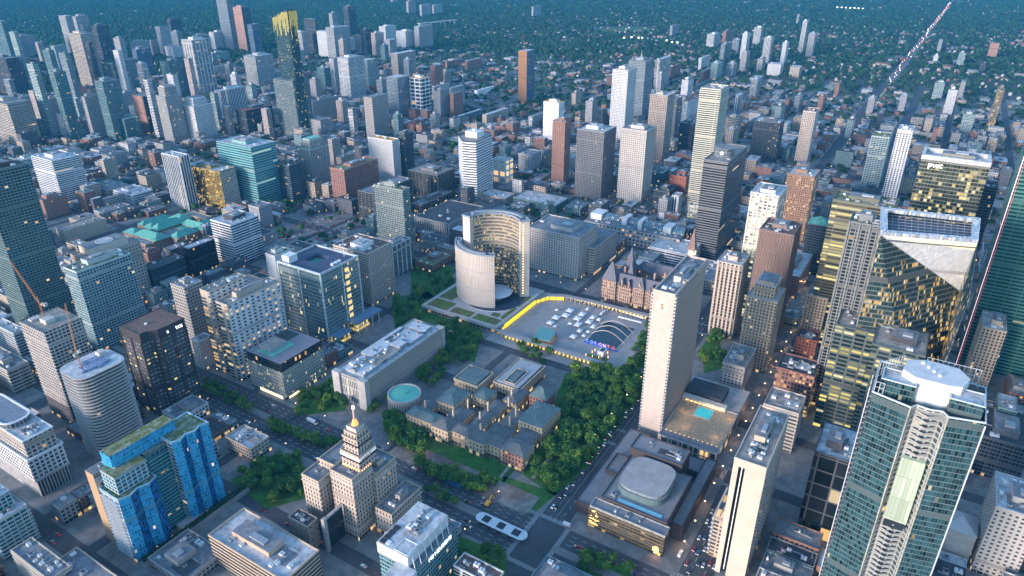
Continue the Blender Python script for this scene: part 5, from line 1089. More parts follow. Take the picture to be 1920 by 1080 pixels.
m = MB(); A4 = [on(TL, TR, M_, u, v)+nrm*.25 for u, v in ((.02,.012),(.985,.012),(.86,.13),(.12,.05))]; m.face([tuple(a) for a in A4][::-1]); part(t, 'lit_band', m, [lamp_mat('cream_band', (1,.9,.55), .75)])
m = MB(); m.tube(TL, M_, .35, n=4); m.tube(TL, BL_, .3, n=4); m.tube(TR, M_, .35, n=4); m.tube(M_, BR_, .35, n=4); part(t, 'edge_line', m, [surf('edge_grey', (.3,.33,.36), .4)]); foot(259, -238, 77, 74, 188)
# --- dark green glass tower with the pink light line
t = thing('office_tower', 'dark green banded glass tower with a pink light line up its edge', 'office tower', (470, -300, 0)); GX, GY = 441, -262
q = [(GX,-345),(GX+50,-345),(GX+50,GY),(GX,GY)]; m = MB(); m.prism(q, 0, 262, 0, 1); part(t, 'facade', m, [facade('facade_green', *STYX['green'], vary=.5), ROOF['d']])
m = MB(); m.ring(inset([(a[0]-470, a[1]+300) for a in q], -.25), inset([(a[0]-470, a[1]+300) for a in q], .2), -.45, .45); me = m.mesh('floor_band', [surf('green_band', (.045,.15,.13), .5)])
for k in range(70): link('floor_band', me, t, (0, 0, 3.7*k+1))
m = MB(); m.tube((GX-.5, GY+.5, 0), (GX-.5, GY+.5, 262), .26, n=6); part(t, 'light_line', m, [lamp_mat('pink_line', (1,.6,.7), 1.8)])
m = MB(); m.tube((GX-.5, GY-1.2, 0), (GX-.5, GY-1.2, 262), .12, n=6); part(t, 'light_line', m, [lamp_mat('red_line', (.8,.15,.2), .8)]); foot(GX, -345, 50, 83, 262)
# --- tallest tower with glowing gold crown
t = thing('apartment_tower', 'tallest dark glass tower with dripping gold lights round its curved crown', 'apartment tower', (775, 1060, 0)); x, y, xl, yl, h = rect_of(538, 24, 508, 552, -262); foot(x, y-6, xl+22, yl+16, h)
AM = facade('facade_aura', *STYX['aura'], litcol=(.9,.75,.2), glow=1.0)
m = MB(); m.prism(round_poly(x, y, xl+6, yl, 6, 4), 0, h-8, 0, None); part(t, 'facade', m, [AM]); P_ = round_poly(x, y, xl+6, yl, 6, 4); n = len(P_)
m = MB(); u = 0
tops = [h-8+14*(.5+.5*math.cos((p_[1]-y)/yl*math.pi*1.1+.1))*1.0 for p_ in P_]
for i in range(n):
    a, b = P_[i], P_[(i+1) % n]; L_ = math.dist(a, b); m.face([(a[0],a[1],h-8),(b[0],b[1],h-8),(b[0],b[1],tops[(i+1) % n]),(a[0],a[1],tops[i])], 0, [(u,h-8),(u+L_,h-8),(u+L_,h+4),(u,h+4)]); u += L_
m.face([(p_[0], p_[1], h-6) for p_ in P_], 1); part(t, 'crown', m, [AM, ROOF['br']])
r_ = random.Random(5); G2 = lamp_mat('gold_strip', (1,.78,.10), .6)
for k in range(20):
    s_ = k/20; yy = y+s_*yl; l_ = r_.uniform(14, 52)*(1 if k < 12 else .8); zt = h-8+13*(.5+.5*math.cos(s_*math.pi*1.1)); m = MB(); m.box(x-.35, yy, zt-l_, x-.05, yy+.4, zt-1-r_.random()*3); part(t, 'light_strip', m, [G2])
for k in range(12):
    xx = x+5+k*1.9; l_ = r_.uniform(20, 60); m = MB(); m.box(xx, y-.35, h+5-l_, xx+.4, y-.05, h+4-r_.random()*3); part(t, 'light_strip', m, [G2])
x2, y2, xl2, yl2, h2 = rect_of(548, 151, 511, 578, -262)
m = MB(); m.prism(rectp(x2-2, y2-3, xl2, yl2), 0, h2, 0, 1); part(t, 'lower_block', m, [facade('facade_auralow', (.16,.20,.22), (.04,.09,.11), 2.6, 3.2, .25, .3, .05, .3), ROOF['g']])
# --- banded white octagonal tower
t = thing('office_tower', 'white tower ringed by bold black window bands with white box roof', 'office tower', (652, 490, 0)); h = zat(*at(892, 266, 99.5), 265)
q = [at(*p_, h) for p_ in ((867,264),(892,266),(922,253),(918,247),(882,244),(860,254))]; q = q if sum((q[i][0]*q[(i+1) % 6][1]-q[(i+1) % 6][0]*q[i][1]) for i in range(6)) > 0 else q[::-1]
m = MB(); m.prism(q, 0, h, 0, None); part(t, 'facade', m, [facade('facade_oct', (.04,.05,.06), (.02,.03,.04), 3, 4.4, .1, .2, .03, .2)]); m = MB(); m.face([(a[0], a[1], h-1) for a in q]); part(t, 'roof', m, [ROOF['t']])
m = MB(); Q = [(a[0]-652, a[1]-490) for a in q]; m.ring(inset(Q, -1.0), inset(Q, .3), -1.15, 1.15); me = m.mesh('white_band', [WHITE])
for k in range(23): link('white_band', me, t, (0, 0, 2+4.35*k))
cx_, cy_ = sum(a[0] for a in q)/6, sum(a[1] for a in q)/6; m = MB(); m.box(cx_-11, cy_-12, h-1, cx_+11, cy_+12, h+9); part(t, 'plant_room', m, [PLANTW]); m = MB(); m.tube((cx_, cy_, h+9), (cx_, cy_, h+12), 4, n=12); part(t, 'roof_drum', m, [WHITE]); foot(616, 453, 80, 70, h)
# --- pale tall end wall tower by the bottom edge
t = thing('hotel_tower', 'beige end wall tower with two black slots beside the busy street', 'hotel tower', (78, -137, 0)); x, y, xl, yl, h = 45, -147, 66, 20, 100; foot(x, y, xl, yl, h)
BE = surf('beige_wall', (.54,.46,.38), .8, .1, .1, .12); HF = facade('facade_hilt', *STYX['hilt'])
q = [(x,y),(x+xl,y),(x+xl,y+yl),(x,y+yl),(x,y+16.5),(x+3,y+16.5),(x+3,y+12.5),(x,y+12.5)]; m = MB(); m.prism(q, 0, h-6, ws=[1,1,1,0,2,2,2,0]); part(t, 'facade', m, [BE, HF, GLASSD])
m = MB(); m.prism(rectp(x, y, xl, yl), h-6, h, 0, None); part(t, 'crown_wall', m, [BE]); m = MB(); m.face([(a, b, h-1) for a, b in rectp(x, y, xl, yl)]); part(t, 'roof', m, [ROOF['t']]); m = MB(); m.ring(inset(rectp(x, y, xl, yl), -.1), inset(rectp(x, y, xl, yl), .5), h-1.5, h+.2); part(t, 'parapet', m, [BE])
m = MB(); m.box(x+1, y+14.2, 4, x+1.3, y+14.8, h-6); part(t, 'slot_mullion', m, [WHITE]); m = MB(); m.box(x+12, y+20, 0, x+46, y+28, 38, 0, 0); part(t, 'stepped_wing', m, [facade('facade_step', (.42,.36,.3), (.04,.05,.06), 8, 3.4, .12, .45, .15)])
for k in range(9): m = MB(); m.box(x+11, y+28, 2+k*4, x+47, y+29.6, 3.1+k*4); part(t, 'balcony', m, [STONE])
roof_stuff(t, x+4, y+2, 58, 15, h-1, 12, 's', 'beige')
# --- stepped white grid building at the left
t = thing('office_building', 'stepped white gridded building with rounded rimmed roof and ribbed base', 'office building', (-142, 385, 0)); gx, gy = at(80, 932, 0); 
zs = [zat(gx, gy, 903), zat(gx, gy, 862), 48]
m = MB(); m.prism(rectp(gx, gy, 24, 84), 0, zs[0], ws=[0,0,1,1]); part(t, 'ribbed_base', m, [facade('facade_ribb', (.36,.36,.35), (.03,.035,.04), 2.3, 20, .42, .05, .0), surf('base_grey', (.30,.30,.31), .8)]); foot(gx, gy, 26, 84, 48)
for nm, ins, z0, z1, st in (('grid_storeys', -1.2, zs[0], zs[1], (.55,.57,.58)), ('middle_storeys', 1.0, zs[1], zs[1]+16, (.42,.38,.34))):
    q = rectp(gx, gy, 24, 84, ins); m = MB(); m.prism(q, z0, z1, 0, 1); part(t, nm, m, [facade('facade_st_'+nm, st, (.06,.08,.10), 3.6, 3.6, .36, .36, .03), ROOF['w']]); m = MB(); m.ring(inset(q, -.4), inset(q, .5), z1-.6, z1+.6); part(t, 'parapet', m, [WHITE])
z_ = zs[1]+16; q = round_poly(gx+1, gy+22, 20, 56, 8); m = MB(); m.prism(q, z_, z_+6, 0, 1); part(t, 'roof_pavilion', m, [facade('facade_pav', (.3,.32,.34), (.05,.07,.09), 3, 6, .2, .2, .02), surf('pav_roof', (.19,.23,.28), .8, .4, .25)]); m = MB(); m.ring(inset(q, -.9), inset(q, .6), z_+5.6, z_+6.6); part(t, 'white_rim', m, [WHITE]); roof_stuff(t, gx+3, gy+2, 18, 18, z_, 10)
# --- white low pyramid roof at right
t = thing('pavilion_building', 'pavilion with faceted pale pyramid roof beside the great glass tower', 'pavilion', (95, -262, 0)); x, y = at(1835, 1000, 30); m = MB(); m.box(x, y, 0, x+22, y+20, 26, 0); m.hip(x, y, x+22, y+20, 26, 33, 1); part(t, 'pyramid_roof', m, [STONEG, surf('pale_sheet', (.42,.44,.46), .6, .3, .06)]); foot(x, y, 22, 20, 30)
# ---------------------------------------------------------------- the civic square
t = struct(link('plaza', None, None, (300, 115, 0))); m = MB(); m.box(228, 30, 0.0, 366, 186, .22); part(t, 'plaza_paving', m, [surf('plaza_grey', (.34,.33,.325), .85, .12, .14, .15)])
w_ = thing('raised_walkway', 'raised concrete walkway round the square with yellow lit arcade', 'walkway', (300, 110, 0)); WK = surf('walk_top', (.33,.32,.32), .85, .3, .12, .15)
def walk(pts, wd, z0, z1, label=None):
    for i in range(len(pts)-1):
        p, q = Vector((*pts[i], 0)), Vector((*pts[i+1], 0)); d = (q-p).normalized(); n_ = Vector((-d.y, d.x, 0))*wd/2; ps = [p-n_, q-n_, q+n_, p+n_]
        m = MB(); m.prism([(a.x, a.y) for a in ps], z0, z1, 0, 0, bottom=True); part(w_, 'deck', m, [WK])
        k = int((q-p).length/6)
        for j in range(k):
            c = p+d*((j+.5)*(q-p).length/max(1, k))
            for s_ in (-1, 1): a = c+n_*.85*s_; link('column', COLM, w_, (a.x-300, a.y-110, 0))
m = MB(); m.box(-.4, -.4, 0, .4, .4, 5); COLM = m.mesh('column', [STONEG])
WALKP = [(243,36),(243,110),(243,168),(247,181),(262,184),(330,184),(350,176),(361,156),(364,120),(366,48),(362,33),(300,32),(243,33)]
walk(WALKP, 6.5, 5, 6.1)
m = MB(); m.box(246, 180.2, .3, 334, 180.6, 5.6); part(w_, 'glow_wall', m, [YEL])  # the wash of lamplight is emission on the wall itself
def glowwall(a, b, nm='glow_wall', z1=4.6):
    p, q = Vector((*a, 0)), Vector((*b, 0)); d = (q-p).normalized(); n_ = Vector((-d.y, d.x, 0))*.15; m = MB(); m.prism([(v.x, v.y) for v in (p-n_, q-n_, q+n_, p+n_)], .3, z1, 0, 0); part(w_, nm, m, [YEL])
# yellow lamplight on the podium edge is put in as self-glowing wall pieces
glowwall((334,180.2),(349,173.2), z1=5.6); glowwall((349,173.2),(358.5,156), z1=5.6)
m = MB()
for k in range(24): m.box(362.2, 50+k*4.6, 2.6, 362.6, 51.6+k*4.6, 4.7); 
for k in range(27): m.box(239.2, 40+k*4.8, 2.4, 239.6, 42.0+k*4.8, 4.7)
for k in range(22): m.box(246+k*5.2, 29.4, 4.1, 248+k*5.2, 30.6, 4.8)
pieces(w_, 'arcade_lamp', m, [lamp_mat('arcade_amber', (1,.60,.06), 1.1)])
pw = thing('reflecting_pool', 'dark reflecting pool under three concrete arches', 'pool', (312, 70, .2)); m = MB(); m.box(283, 52, .22, 338, 90, .42, 0); part(pw, 'pool_rim', m, [STONE]); m = MB(); m.face([(284,53,.44),(337,53,.44),(337,89,.44),(284,89,.44)]); part(pw, 'water', m, [surf('pool_dark', (.02,.05,.07), .08, .3, .2)])
for k in range(3):
    a_ = thing('arch', 'thin concrete arch over the dark pool, %s' % ('nearest the coloured letters' if k == 0 else 'middle one of three' if k == 1 else 'nearest the white booths'), 'arch', (300+k*13, 71, 0), 'arches over the pool'); x_ = 300+k*13; m = MB(); P_ = [(x_+0, 50+42*i/16, .3+9.5*math.sin(math.pi*i/16)) for i in range(17)]
    for i in range(16): m.tube(P_[i], P_[i+1], .42, n=5, cap=False)
    part(a_, 'arch_rib', m, [STONE])
# big colour letters beside the pool
lt = thing('letter_sign', 'giant coloured letters spelling a city name beside the pool', 'letter sign', (281, 71, .2))
for ch_, k, c_ in zip('TORONTO', range(7), ((.2,.3,1),(.2,.35,1),(.3,.3,1),(.6,.4,1),(.8,.6,1),(1,.2,.3),(1,.15,.12))):
    writing(lt, ch_, 5.4, (281, 88-k*5.1, .7), WESTF, lamp_mat('letter_%d' % k, c_, .5), .5, 'letter')
m = MB(); m.box(279.5, 50, .22, 282.5, 90, .7); part(lt, 'plinth', m, [surf('blue_plinth', (.03,.10,.45), .5, 1, .1, emit=.3)])
# tents
def tent_mesh(s_):
    m = MB(); z = 2.4
    for x_, y_ in ((-.5,-.5),(.5,-.5),(.5,.5),(-.5,.5)): m.tube((x_*.96, y_*.96, 0), (x_*.96, y_*.96, z), .015, n=4, m=1)
    m.face([(-.5,-.5,z),(.5,-.5,z),(0,0,z+1.3)]); m.face([(.5,-.5,z),(.5,.5,z),(0,0,z+1.3)]); m.face([(.5,.5,z),(-.5,.5,z),(0,0,z+1.3)]); m.face([(-.5,.5,z),(-.5,-.5,z),(0,0,z+1.3)])
    for a, b in (((-.5,-.5),(.5,-.5)),((.5,-.5),(.5,.5)),((.5,.5),(-.5,.5)),((-.5,.5),(-.5,-.5))): m.face([(a[0],a[1],z-.5),(b[0],b[1],z-.5),(b[0],b[1],z),(a[0],a[1],z)])
    return m.mesh('canopy', [surf('tent_white', (.8,.82,.85), .8, 1, .05), WHITE])
TM_ = tent_mesh(1); TENTS = [(1069,581,9,8),(1061,590,9,8),(1043,594,9,8),(1032,604,8,7),(1041,611,4,4),(1092,588,9,7),(1083,596,9,8),(1084,607,11,7),(1112,594,8,6),(1105,602,9,7),(1123,598,6,5),(1113,611,9,5),(1087,619,7,5),(1103,621,4,4),(1095,628,5,4),(1075,630,8,7),(1069,606,4,5),(1044,580,4,4),(1102,578,7,3),(1130,585,13,3)]
WH = ['by the yellow arcade wall','second back from the yellow wall','largest pair of the left row','nearest the teal stage roof','small one near the stage','centre row, farthest','centre row, long one','centre row, nearest','with green edge','with red panel','beside the tan canopy','long narrow one by the letters','small one before the letters','tiny one by the blue plinth','low one by the blue plinth','open sided pavilion near the letters','round one in the centre','tiny one in the far corner','truck sized one at the far walkway','long stage truck at the far walkway']
for (px, py, a, b), wl in zip(TENTS, WH):
    x_, y_ = at(px, py+2, 1.5); t = thing('market_tent', 'white market tent on the square, '+wl, 'tent', (x_, y_, .22), 'white tents on the square'); link('canopy', TM_, t, (0,0,0), 0, (a, b, 1))
for i, (a, b) in enumerate((((1164,583),(1208,597)),((1160,594),(1203,605)))):
    p, q = at(*a, 2), at(*b, 2)
    for k in range(8):
        x_, y_ = p[0]+(q[0]-p[0])*(k+.5)/8, p[1]+(q[1]-p[1])*(k+.5)/8; t = thing('market_booth', 'lit white booth in the %s row beyond the arches' % ('outer' if i == 0 else 'inner'), 'booth', (x_, y_, .22), 'lit white booths, %s row' % ('outer' if i == 0 else 'inner')); link('canopy', TM_, t, (0,0,0), 0, (3.4, 4.4, .9))
st = thing('stage', 'teal roofed outdoor stage with orange lit front on the square', 'stage', (254, 112, .2)); m = MB(); p_ = [at(*v, 9) for v in ((1000,633),(1013,612),(1043,620),(1032,640))]; m.prism(p_ if True else p_, 8, 9, 0, 0, bottom=True); part(st, 'stage_roof', m, [surf('stage_teal', (.12,.32,.32), .6, .4, .15)])
for v in p_: m = MB(); m.tube((v[0],v[1],.2),(v[0],v[1],8), .35, n=5); part(st, 'stage_post', m, [DARKM])
m = MB(); m.prism([(v[0]-1, v[1]) for v in p_], .2, 1.6, 0, 0); part(st, 'stage_floor', m, [surf('stage_orange', (.6,.25,.10), .7, 1, .2, emit=.25)])
vs = thing('visitor_pavilion', 'small white pavilion with planted beds and lamps near the pool', 'pavilion', (262, 62, .2)); m = MB(); m.box(262, 58, .2, 272, 65, 5.5); part(vs, 'hut', m, [WHITE]); m = MB(); m.box(264, 59.5, 5.5, 270, 63.5, 6.3); part(vs, 'roof_box', m, [DARKM]); m = MB(); m.box(252, 52, .2, 262, 58, .9); m.box(252, 60, .2, 260, 74, .9); pieces(vs, 'plant_bed', m, [gm])
m = MB()
for k in range(10): m.box(250+rnd.random()*22, 48+rnd.random()*28, .9, 250.6+rnd.random()*22, 48.6+rnd.random()*28, 1.5) if False else m.tube((250+(k*7)%22, 50+(k*11)%26, .3), (250+(k*7)%22, 50+(k*11)%26, 3), .25, n=5)
pieces(vs, 'garden_lamp', m, [WARM], 7)
TL_ = bpy.data.lights.new('terrace_light', 'POINT'); TL_.energy = 260; TL_.color = (1, .58, .25); TL_.shadow_soft_size = 1
hp = [o for o in bpy.data.objects if o.name == 'hotel_podium'][0]
for dx_, dy_ in ((-30,-18),(-30,8),(-8,16),(2,-22)): q = bpy.data.objects.new('terrace_light', TL_); COL.objects.link(q); q.parent = hp; q.location = (dx_, dy_, 19)
rt_, g_ = SPECIAL['dark grey glass tower with a round roof drum'[:28]]; a, b, c, d, h = g_
m = MB(); m.prism(arc(a+c*.36, b+d*.5, 13, 0, 345, 23), h-1, h+11, 0, 1); part(rt_, 'drum_room', m, [facade('facade_drumr', (.2,.22,.25), (.10,.13,.16), 2, 5, .15, .2, .0), ROOF['g']]); writing(rt_, 'O', 6, (a+c*.36-13.4, b+d*.5+2, h+3), WESTF, SIGNW, .1)
rt_, g_ = SPECIAL['broad amber office tower with white lit name band at top'[:28]]; a, b, c, d, h = g_
writing(rt_, 'pwc', 9, (a-.6, b+d-8, h-9), WESTF, SIGNW, .2)
m = MB(); m.ring(inset(rectp(a, b, c, d), -.4), inset(rectp(a, b, c, d), 3), h-1, h+4); part(rt_, 'roof_screen', m, [surf('screen_pale', (.45,.48,.5), .5)])
rt_, g_ = SPECIAL['broad tan hospital block stepping below the white ringed roof'[:28]]; a, b, c, d, h = g_
m = MB(); m.box(a+10, b+4, h-1, a+c-12, b+d-3, h+8, 0, 1); part(rt_, 'upper_storey', m, [STONE, ROOF['g']]); cx_, cy_ = a+c/2, b+d/2
m = MB(); P_ = arc(cx_, cy_, 9.5, 0, 350, 35); m.ring(P_, inset(P_, 1.2), h+8.02, h+8.3); part(rt_, 'white_ring', m, [WHITE]); m = MB(); m.prism(arc(cx_, cy_, 7.2, 0, 345, 23), h+8.02, h+8.25, 0, 0); part(rt_, 'landing_disc', m, [surf('pad_grey', (.45,.46,.47), .8)])
# ---------------------------------------------------------------- ground, streets, pavements
ASPH = surf('asphalt', (.078,.082,.090), .9, .08, .25, .3); PAVE = surf('pavement_concrete', (.21,.21,.205), .9, .12, .3, .35)
gm_ = surf('ground_far', (.028,.046,.036), .95, .004, .35, col2=(.06,.075,.07))
m = MB(); m.face([(-3000,-6000,-.3),(14000,-6000,-.3),(14000,14000,-.3),(-3000,14000,-.3)]); struct(link('ground', m.mesh('ground', [gm_])))
m = MB(); m.face([(-420,-700,0),(2300,-420,0),(2300,2300,0),(500,2300,0),(-420,1500,0)]); struct(link('road', m.mesh('road', [ASPH])))
XS = [(-178,14),(-78,12),(4,44),(146,12),(223,12),(378,18),(468,9),(566,20),(690,12),(820,14),(960,12),(1100,18),(1260,12),(1420,14),(1600,12),(1800,18),(2000,12)]
YS = [(-330,14),(-210,12),(-117,22),(-9,22),(150,9),(262,10),(322,9),(480,18),(580,11),(690,12),(850,18),(960,11),(1090,12),(1230,16),(1380,11),(1540,18),(1700,12),(1880,14)]
for a, b in ((XS, -420), (YS, -420)): pass
def cells(S, lo, hi):
    out = []; c = lo
    for p, w_ in S: out.append((c, p-w_/2)); c = p+w_/2
    out.append((c, hi)); return out
CX_, CY_ = cells(XS, -330, 2150), cells(YS, -430, 2050)
m = MB()
for (a, b) in CX_:
    for (c, d) in CY_:
        if b-a < 4 or d-c < 4: continue
        if (223 < (a+b)/2 < 378 and 0 < (c+d)/2 < 300) : pass
        m.box(a, c, 0, b, d, .13, bottom=False)
m.box(-10, -2, 0, 0.5, 480, .13, bottom=False) if False else None
struct(link('pavement', m.mesh('pavement', [PAVE])))
# avenue median, markings
m = MB()
for (c, d) in ((2,140),(160,256),(270,318),(330,470),(490,572),(-105,-22),(-200,-130)): m.box(.5, c, 0, 7.5, d, .2)
struct(link('median', m.mesh('median', [surf('median_conc', (.2,.2,.19), .9, .3, .2)])))
MK = surf('road_paint', (.36,.37,.37), .8, 2, .25); m = MB()
def dash(x0, y0, x1, y1, n, w_=.22, gap=.5):
    for k in range(n):
        a, b = k/n, (k+gap)/n
        p, q = (x0+(x1-x0)*a, y0+(y1-y0)*a), (x0+(x1-x0)*b, y0+(y1-y0)*b)
        if abs(x1-x0) > abs(y1-y0): m.face([(p[0],p[1]-w_,.012),(q[0],q[1]-w_,.012),(q[0],q[1]+w_,.012),(p[0],p[1]+w_,.012)])
        else: m.face([(p[0]-w_,p[1],.012),(p[0]+w_,p[1],.012),(q[0]+w_,q[1],.012),(q[0]-w_,q[1],.012)])
for xx in (-13.5,-9,-4.5,12,16.5,21): dash(xx, 5, xx, 470, 55)
for xx in (-13.5,-9,-4.5,12,16.5,21): dash(xx, -104, xx, -24, 10)
for yy in (-13.5,-5): dash(28, yy, 600, yy, 70, .18)
for yy in (-122,-113): dash(28, yy, 560, yy, 60)
dash(28, -9, 620, -9, 1, .15, 1.0)
def zebra(x0, y0, x1, y1, n, along_x):
    for k in range(n):
        f = (k+.2)/n; g = (k+.75)/n
        if along_x: a, b = x0+(x1-x0)*f, x0+(x1-x0)*g; m.face([(a,y0,.014),(b,y0,.014),(b,y1,.014),(a,y1,.014)])
        else: a, b = y0+(y1-y0)*f, y0+(y1-y0)*g; m.face([(x0,a,.014),(x1,a,.014),(x1,b,.014),(x0,b,.014)])
for xc in (4, 146, 378):
    hw = 22 if xc == 4 else 8
    for yc, hh in ((-9,11),(-117,11)):
        zebra(xc-hw, yc+hh+.6, xc+hw, yc+hh+4.2, int(hw*1.3), True); zebra(xc-hw, yc-hh-4.2, xc+hw, yc-hh-.6, int(hw*1.3), True); zebra(xc-hw-4.2, yc-hh, xc-hw-.6, yc+hh, 14, False); zebra(xc+hw+.6, yc-hh, xc+hw+4.2, yc+hh, 14, False)
for yc in (150, 480): zebra(-18, yc+6, 26, yc+9.6, 26, True)
struct(link('road_markings', m.mesh('road_markings', [MK])))
# far streets as plain sheets
m = MB()
def strip(x0, y0, x1, y1, w_, z=.02):
    d = Vector((x1-x0, y1-y0, 0)).normalized(); n_ = Vector((-d.y, d.x, 0))*w_/2; m.face([(x0-n_.x,y0-n_.y,z),(x1-n_.x,y1-n_.y,z),(x1+n_.x,y1+n_.y,z),(x0+n_.x,y0+n_.y,z)])
strip(2290, -20, 9000, -60, 26, -.25); strip(2290, 470, 7000, 900, 16, -.25); strip(2290, -600, 8000, -900, 20, -.25); strip(2000, 900, 5200, 2400, 14, -.25); strip(1100, 2040, 1500, 5000, 14, -.25)
struct(link('far_road', m.mesh('far_road', [surf('far_road', (.16,.165,.175), .9, .01, .15)])))
# ---------------------------------------------------------------- lawns
m = MB()
def lawn(P_, z=.16): m.face([(*at(*p_), z) for p_ in P_][::-1])
lawn([(770,770),(905,835),(985,860),(935,915),(760,860),(735,800)]); lawn([(1060,700),(1190,690),(1207,735),(1100,880),(1040,930),(965,880),(1000,850)]); lawn([(945,893),(1046,925),(1005,960),(935,925)])
lawn([(430,900),(560,850),(590,930),(500,955)]); lawn([(735,560),(800,545),(905,620),(890,680),(800,640),(740,620)]); lawn([(560,735),(640,720),(650,770),(560,780)]); lawn([(1165,690),(1217,620),(1217,690)],); lawn([(1315,650),(1345,620),(1360,690),(1320,700)])
lawn([(770,490),(850,500),(850,560),(770,560)]); lawn([(1100,1045),(1180,1060),(1180,1085),(1090,1075)]); lawn([(860,1005),(950,1040),(950,1090),(860,1085)])
struct(link('lawn', m.mesh('lawn', [surf('lawn_green', (.045,.15,.022), .95, .12, .35, col2=(.06,.14,.03))])))
m = MB()
for P_ in ([(1110,48),(1200,48),(1200,60)],): pass
lw = [at(1120,52), at(1215,50), at(1225,60), at(1120,62)]; m.face([(a, b, -.2) for a, b in lw][::-1]); P_ = [at(1478,232), at(1505,232), at(1512,262), at(1480,262)]; m.face([(a, b, .15) for a, b in P_][::-1]); P_ = [at(1470,158), at(1545,152), at(1545,172), at(1475,172)]; m.face([(a, b, .15) for a, b in P_][::-1])
struct(link('sports_field', m.mesh('sports_field', [surf('field_green', (.055,.13,.045), .95, .02, .15)])))
m = MB()
for a, b in (((905,935),(975,850)),((1048,825),(1056,858)),((1035,848),(1058,860))):
    p, q = at(*a), at(*b); strip(*p, *q, 2.4, .19)
strip(150, 60, 215, 36, 5, .19); strip(60, 28, 140, 30, 3, .19)
struct(link('path', m.mesh('path', [surf('path_stone', (.32,.31,.29), .9)])))
m = MB(); m.box(22, 12, .14, 44, 150, .2); struct(link('worksite_ground', m.mesh('worksite_ground', [surf('work_dust', (.27,.24,.21), .95, .15, .3, .3, col2=(.20,.14,.11))])))
# ---------------------------------------------------------------- trees: trunk with limbs and a crown of leaf clumps
LEAF = bpy.data.materials.new('leaf'); LEAF.use_nodes = True; t_ = LEAF.node_tree; p_ = t_.nodes['Principled BSDF']
oi = N(t_, 'ShaderNodeObjectInfo'); gi = N(t_, 'ShaderNodeNewGeometry'); cr = N(t_, 'ShaderNodeMapRange', inp={3: .45, 4: 1.75}); t_.links.new(gi.outputs['Random Per Island'], cr.inputs[0])
c_ = MIX(t_, oi.outputs['Random'], (.022,.090,.020,1), (.10,.18,.022,1)); t_.links.new(VM(t_, 'SCALE', c_, None, cr.outputs[0]), p_.inputs['Base Color']); p_.inputs['Roughness'].default_value = .7; p_.inputs['Specular IOR Level'].default_value = .2
BARK = surf('bark', (.07,.055,.045), .95, 1, .3)
def tree_meshes(seed, n=620, rad=4.6, hh=9.0):
    r_ = random.Random(seed); v, f = [], []; lobes = [(r_.uniform(-.5,.5)*rad, r_.uniform(-.5,.5)*rad, hh*r_.uniform(.48,.82), rad*r_.uniform(.42,.68)) for _ in range(9)]
    for k in range(n):
        L_ = r_.choice(lobes); d = Vector((r_.gauss(0,1), r_.gauss(0,1), r_.gauss(0,.9)+.25)).normalized(); c = Vector(L_[:3])+d*L_[3]*r_.uniform(.72,1.08); s_ = r_.uniform(.35,.85)
        nn = (d+Vector((r_.uniform(-.6,.6), r_.uniform(-.6,.6), r_.uniform(-.2,.9)))).normalized(); a = nn.orthogonal().normalized(); b = nn.cross(a); b0 = len(v)
        for ang in (0, 1.4, 2.7, 4.1): rr = s_*r_.uniform(.7, 1.2); v.append(tuple(c+a*math.cos(ang)*rr+b*math.sin(ang)*rr+nn*r_.uniform(-.15,.15)))
        f.append((b0, b0+1, b0+2, b0+3))
    me = bpy.data.meshes.new('crown'); me.from_pydata(v, [], f); me.materials.append(LEAF); me.update()
    m = MB(); m.tube((0,0,0), (0,0,hh*.5), .32, .18, 6, cap=False)
    for k in range(4): a = k*1.6+r_.random(); m.tube((0,0,hh*(.32+.05*k)), (math.cos(a)*rad*.5, math.sin(a)*rad*.5, hh*.7), .13, .05, 4, cap=False)
    return me, m.mesh('trunk', [BARK])
TREES = [tree_meshes(s) for s in (1,2,3,4,5)]; TP = []; OCC = list(FOOT)
def clear(x, y, pad=1.5): return all(not (a-pad < x < c+pad and b-pad < y < d+pad) for a, b, c, d, h in OCC)
NT = dict(park_tree=0, street_tree=0)
def plant(x, y, s_, label, group, z=.13):
    kind = 'street_tree' if ('median' in label or 'small' in label or 'single' in label or 'old' in label or 'courtyard' in label or 'before' in label or 'parking' in label or 'street' in group) else 'park_tree'
    if NT[kind] >= 295: return
    NT[kind] += 1
    c, tr = TREES[rnd.randrange(5)]; t = thing(kind, label, 'tree', (x, y, z), group); t.rotation_euler = (0, 0, rnd.random()*6.28); t.scale = (s_, s_, s_*rnd.uniform(.85, 1.2)); link('crown', c, t); link('trunk', tr, t); TP.append((x, y, s_*4.5))
def grove(P_, n, label, group, s0=.75, s1=1.25, pad=.5, gap=.52):
    W_ = [at(*p_) for p_ in P_]; xs, ys = [a[0] for a in W_], [a[1] for a in W_]; k = 0; tries = 0
    while k < n and tries < n*40:
        tries += 1; x, y = rnd.uniform(min(xs), max(xs)), rnd.uniform(min(ys), max(ys)); ins = False
        for i in range(len(W_)):
            a, b = W_[i], W_[i-1]
            if (a[1] > y) != (b[1] > y) and x < (b[0]-a[0])*(y-a[1])/(b[1]-a[1])+a[0]: ins = not ins
        s_ = rnd.uniform(s0, s1)
        if ins and clear(x, y, pad+2.5*s_) and all(math.hypot(x-a, y-b) > (c+s_*4.5)*gap for a, b, c in TP): plant(x, y, s_, label, group); k += 1
grove([(1000,850),(1060,770),(1070,700),(1190,695),(1205,735),(1100,870),(1040,925),(965,880)], 130, 'broad dark tree of the grove between the law hall and the street', 'grove by the law hall', .95, 1.5)
grove([(780,868),(880,902),(938,905),(905,928),(790,892)], 24, 'dark tree of the row between the lawn and the dusty worksite', 'trees between lawn and worksite', .85, 1.3)
grove([(722,790),(778,780),(800,812),(790,858),(740,840)], 26, 'dark tree along the avenue fence of the law hall lawn', 'trees along the lawn fence', .85, 1.3)
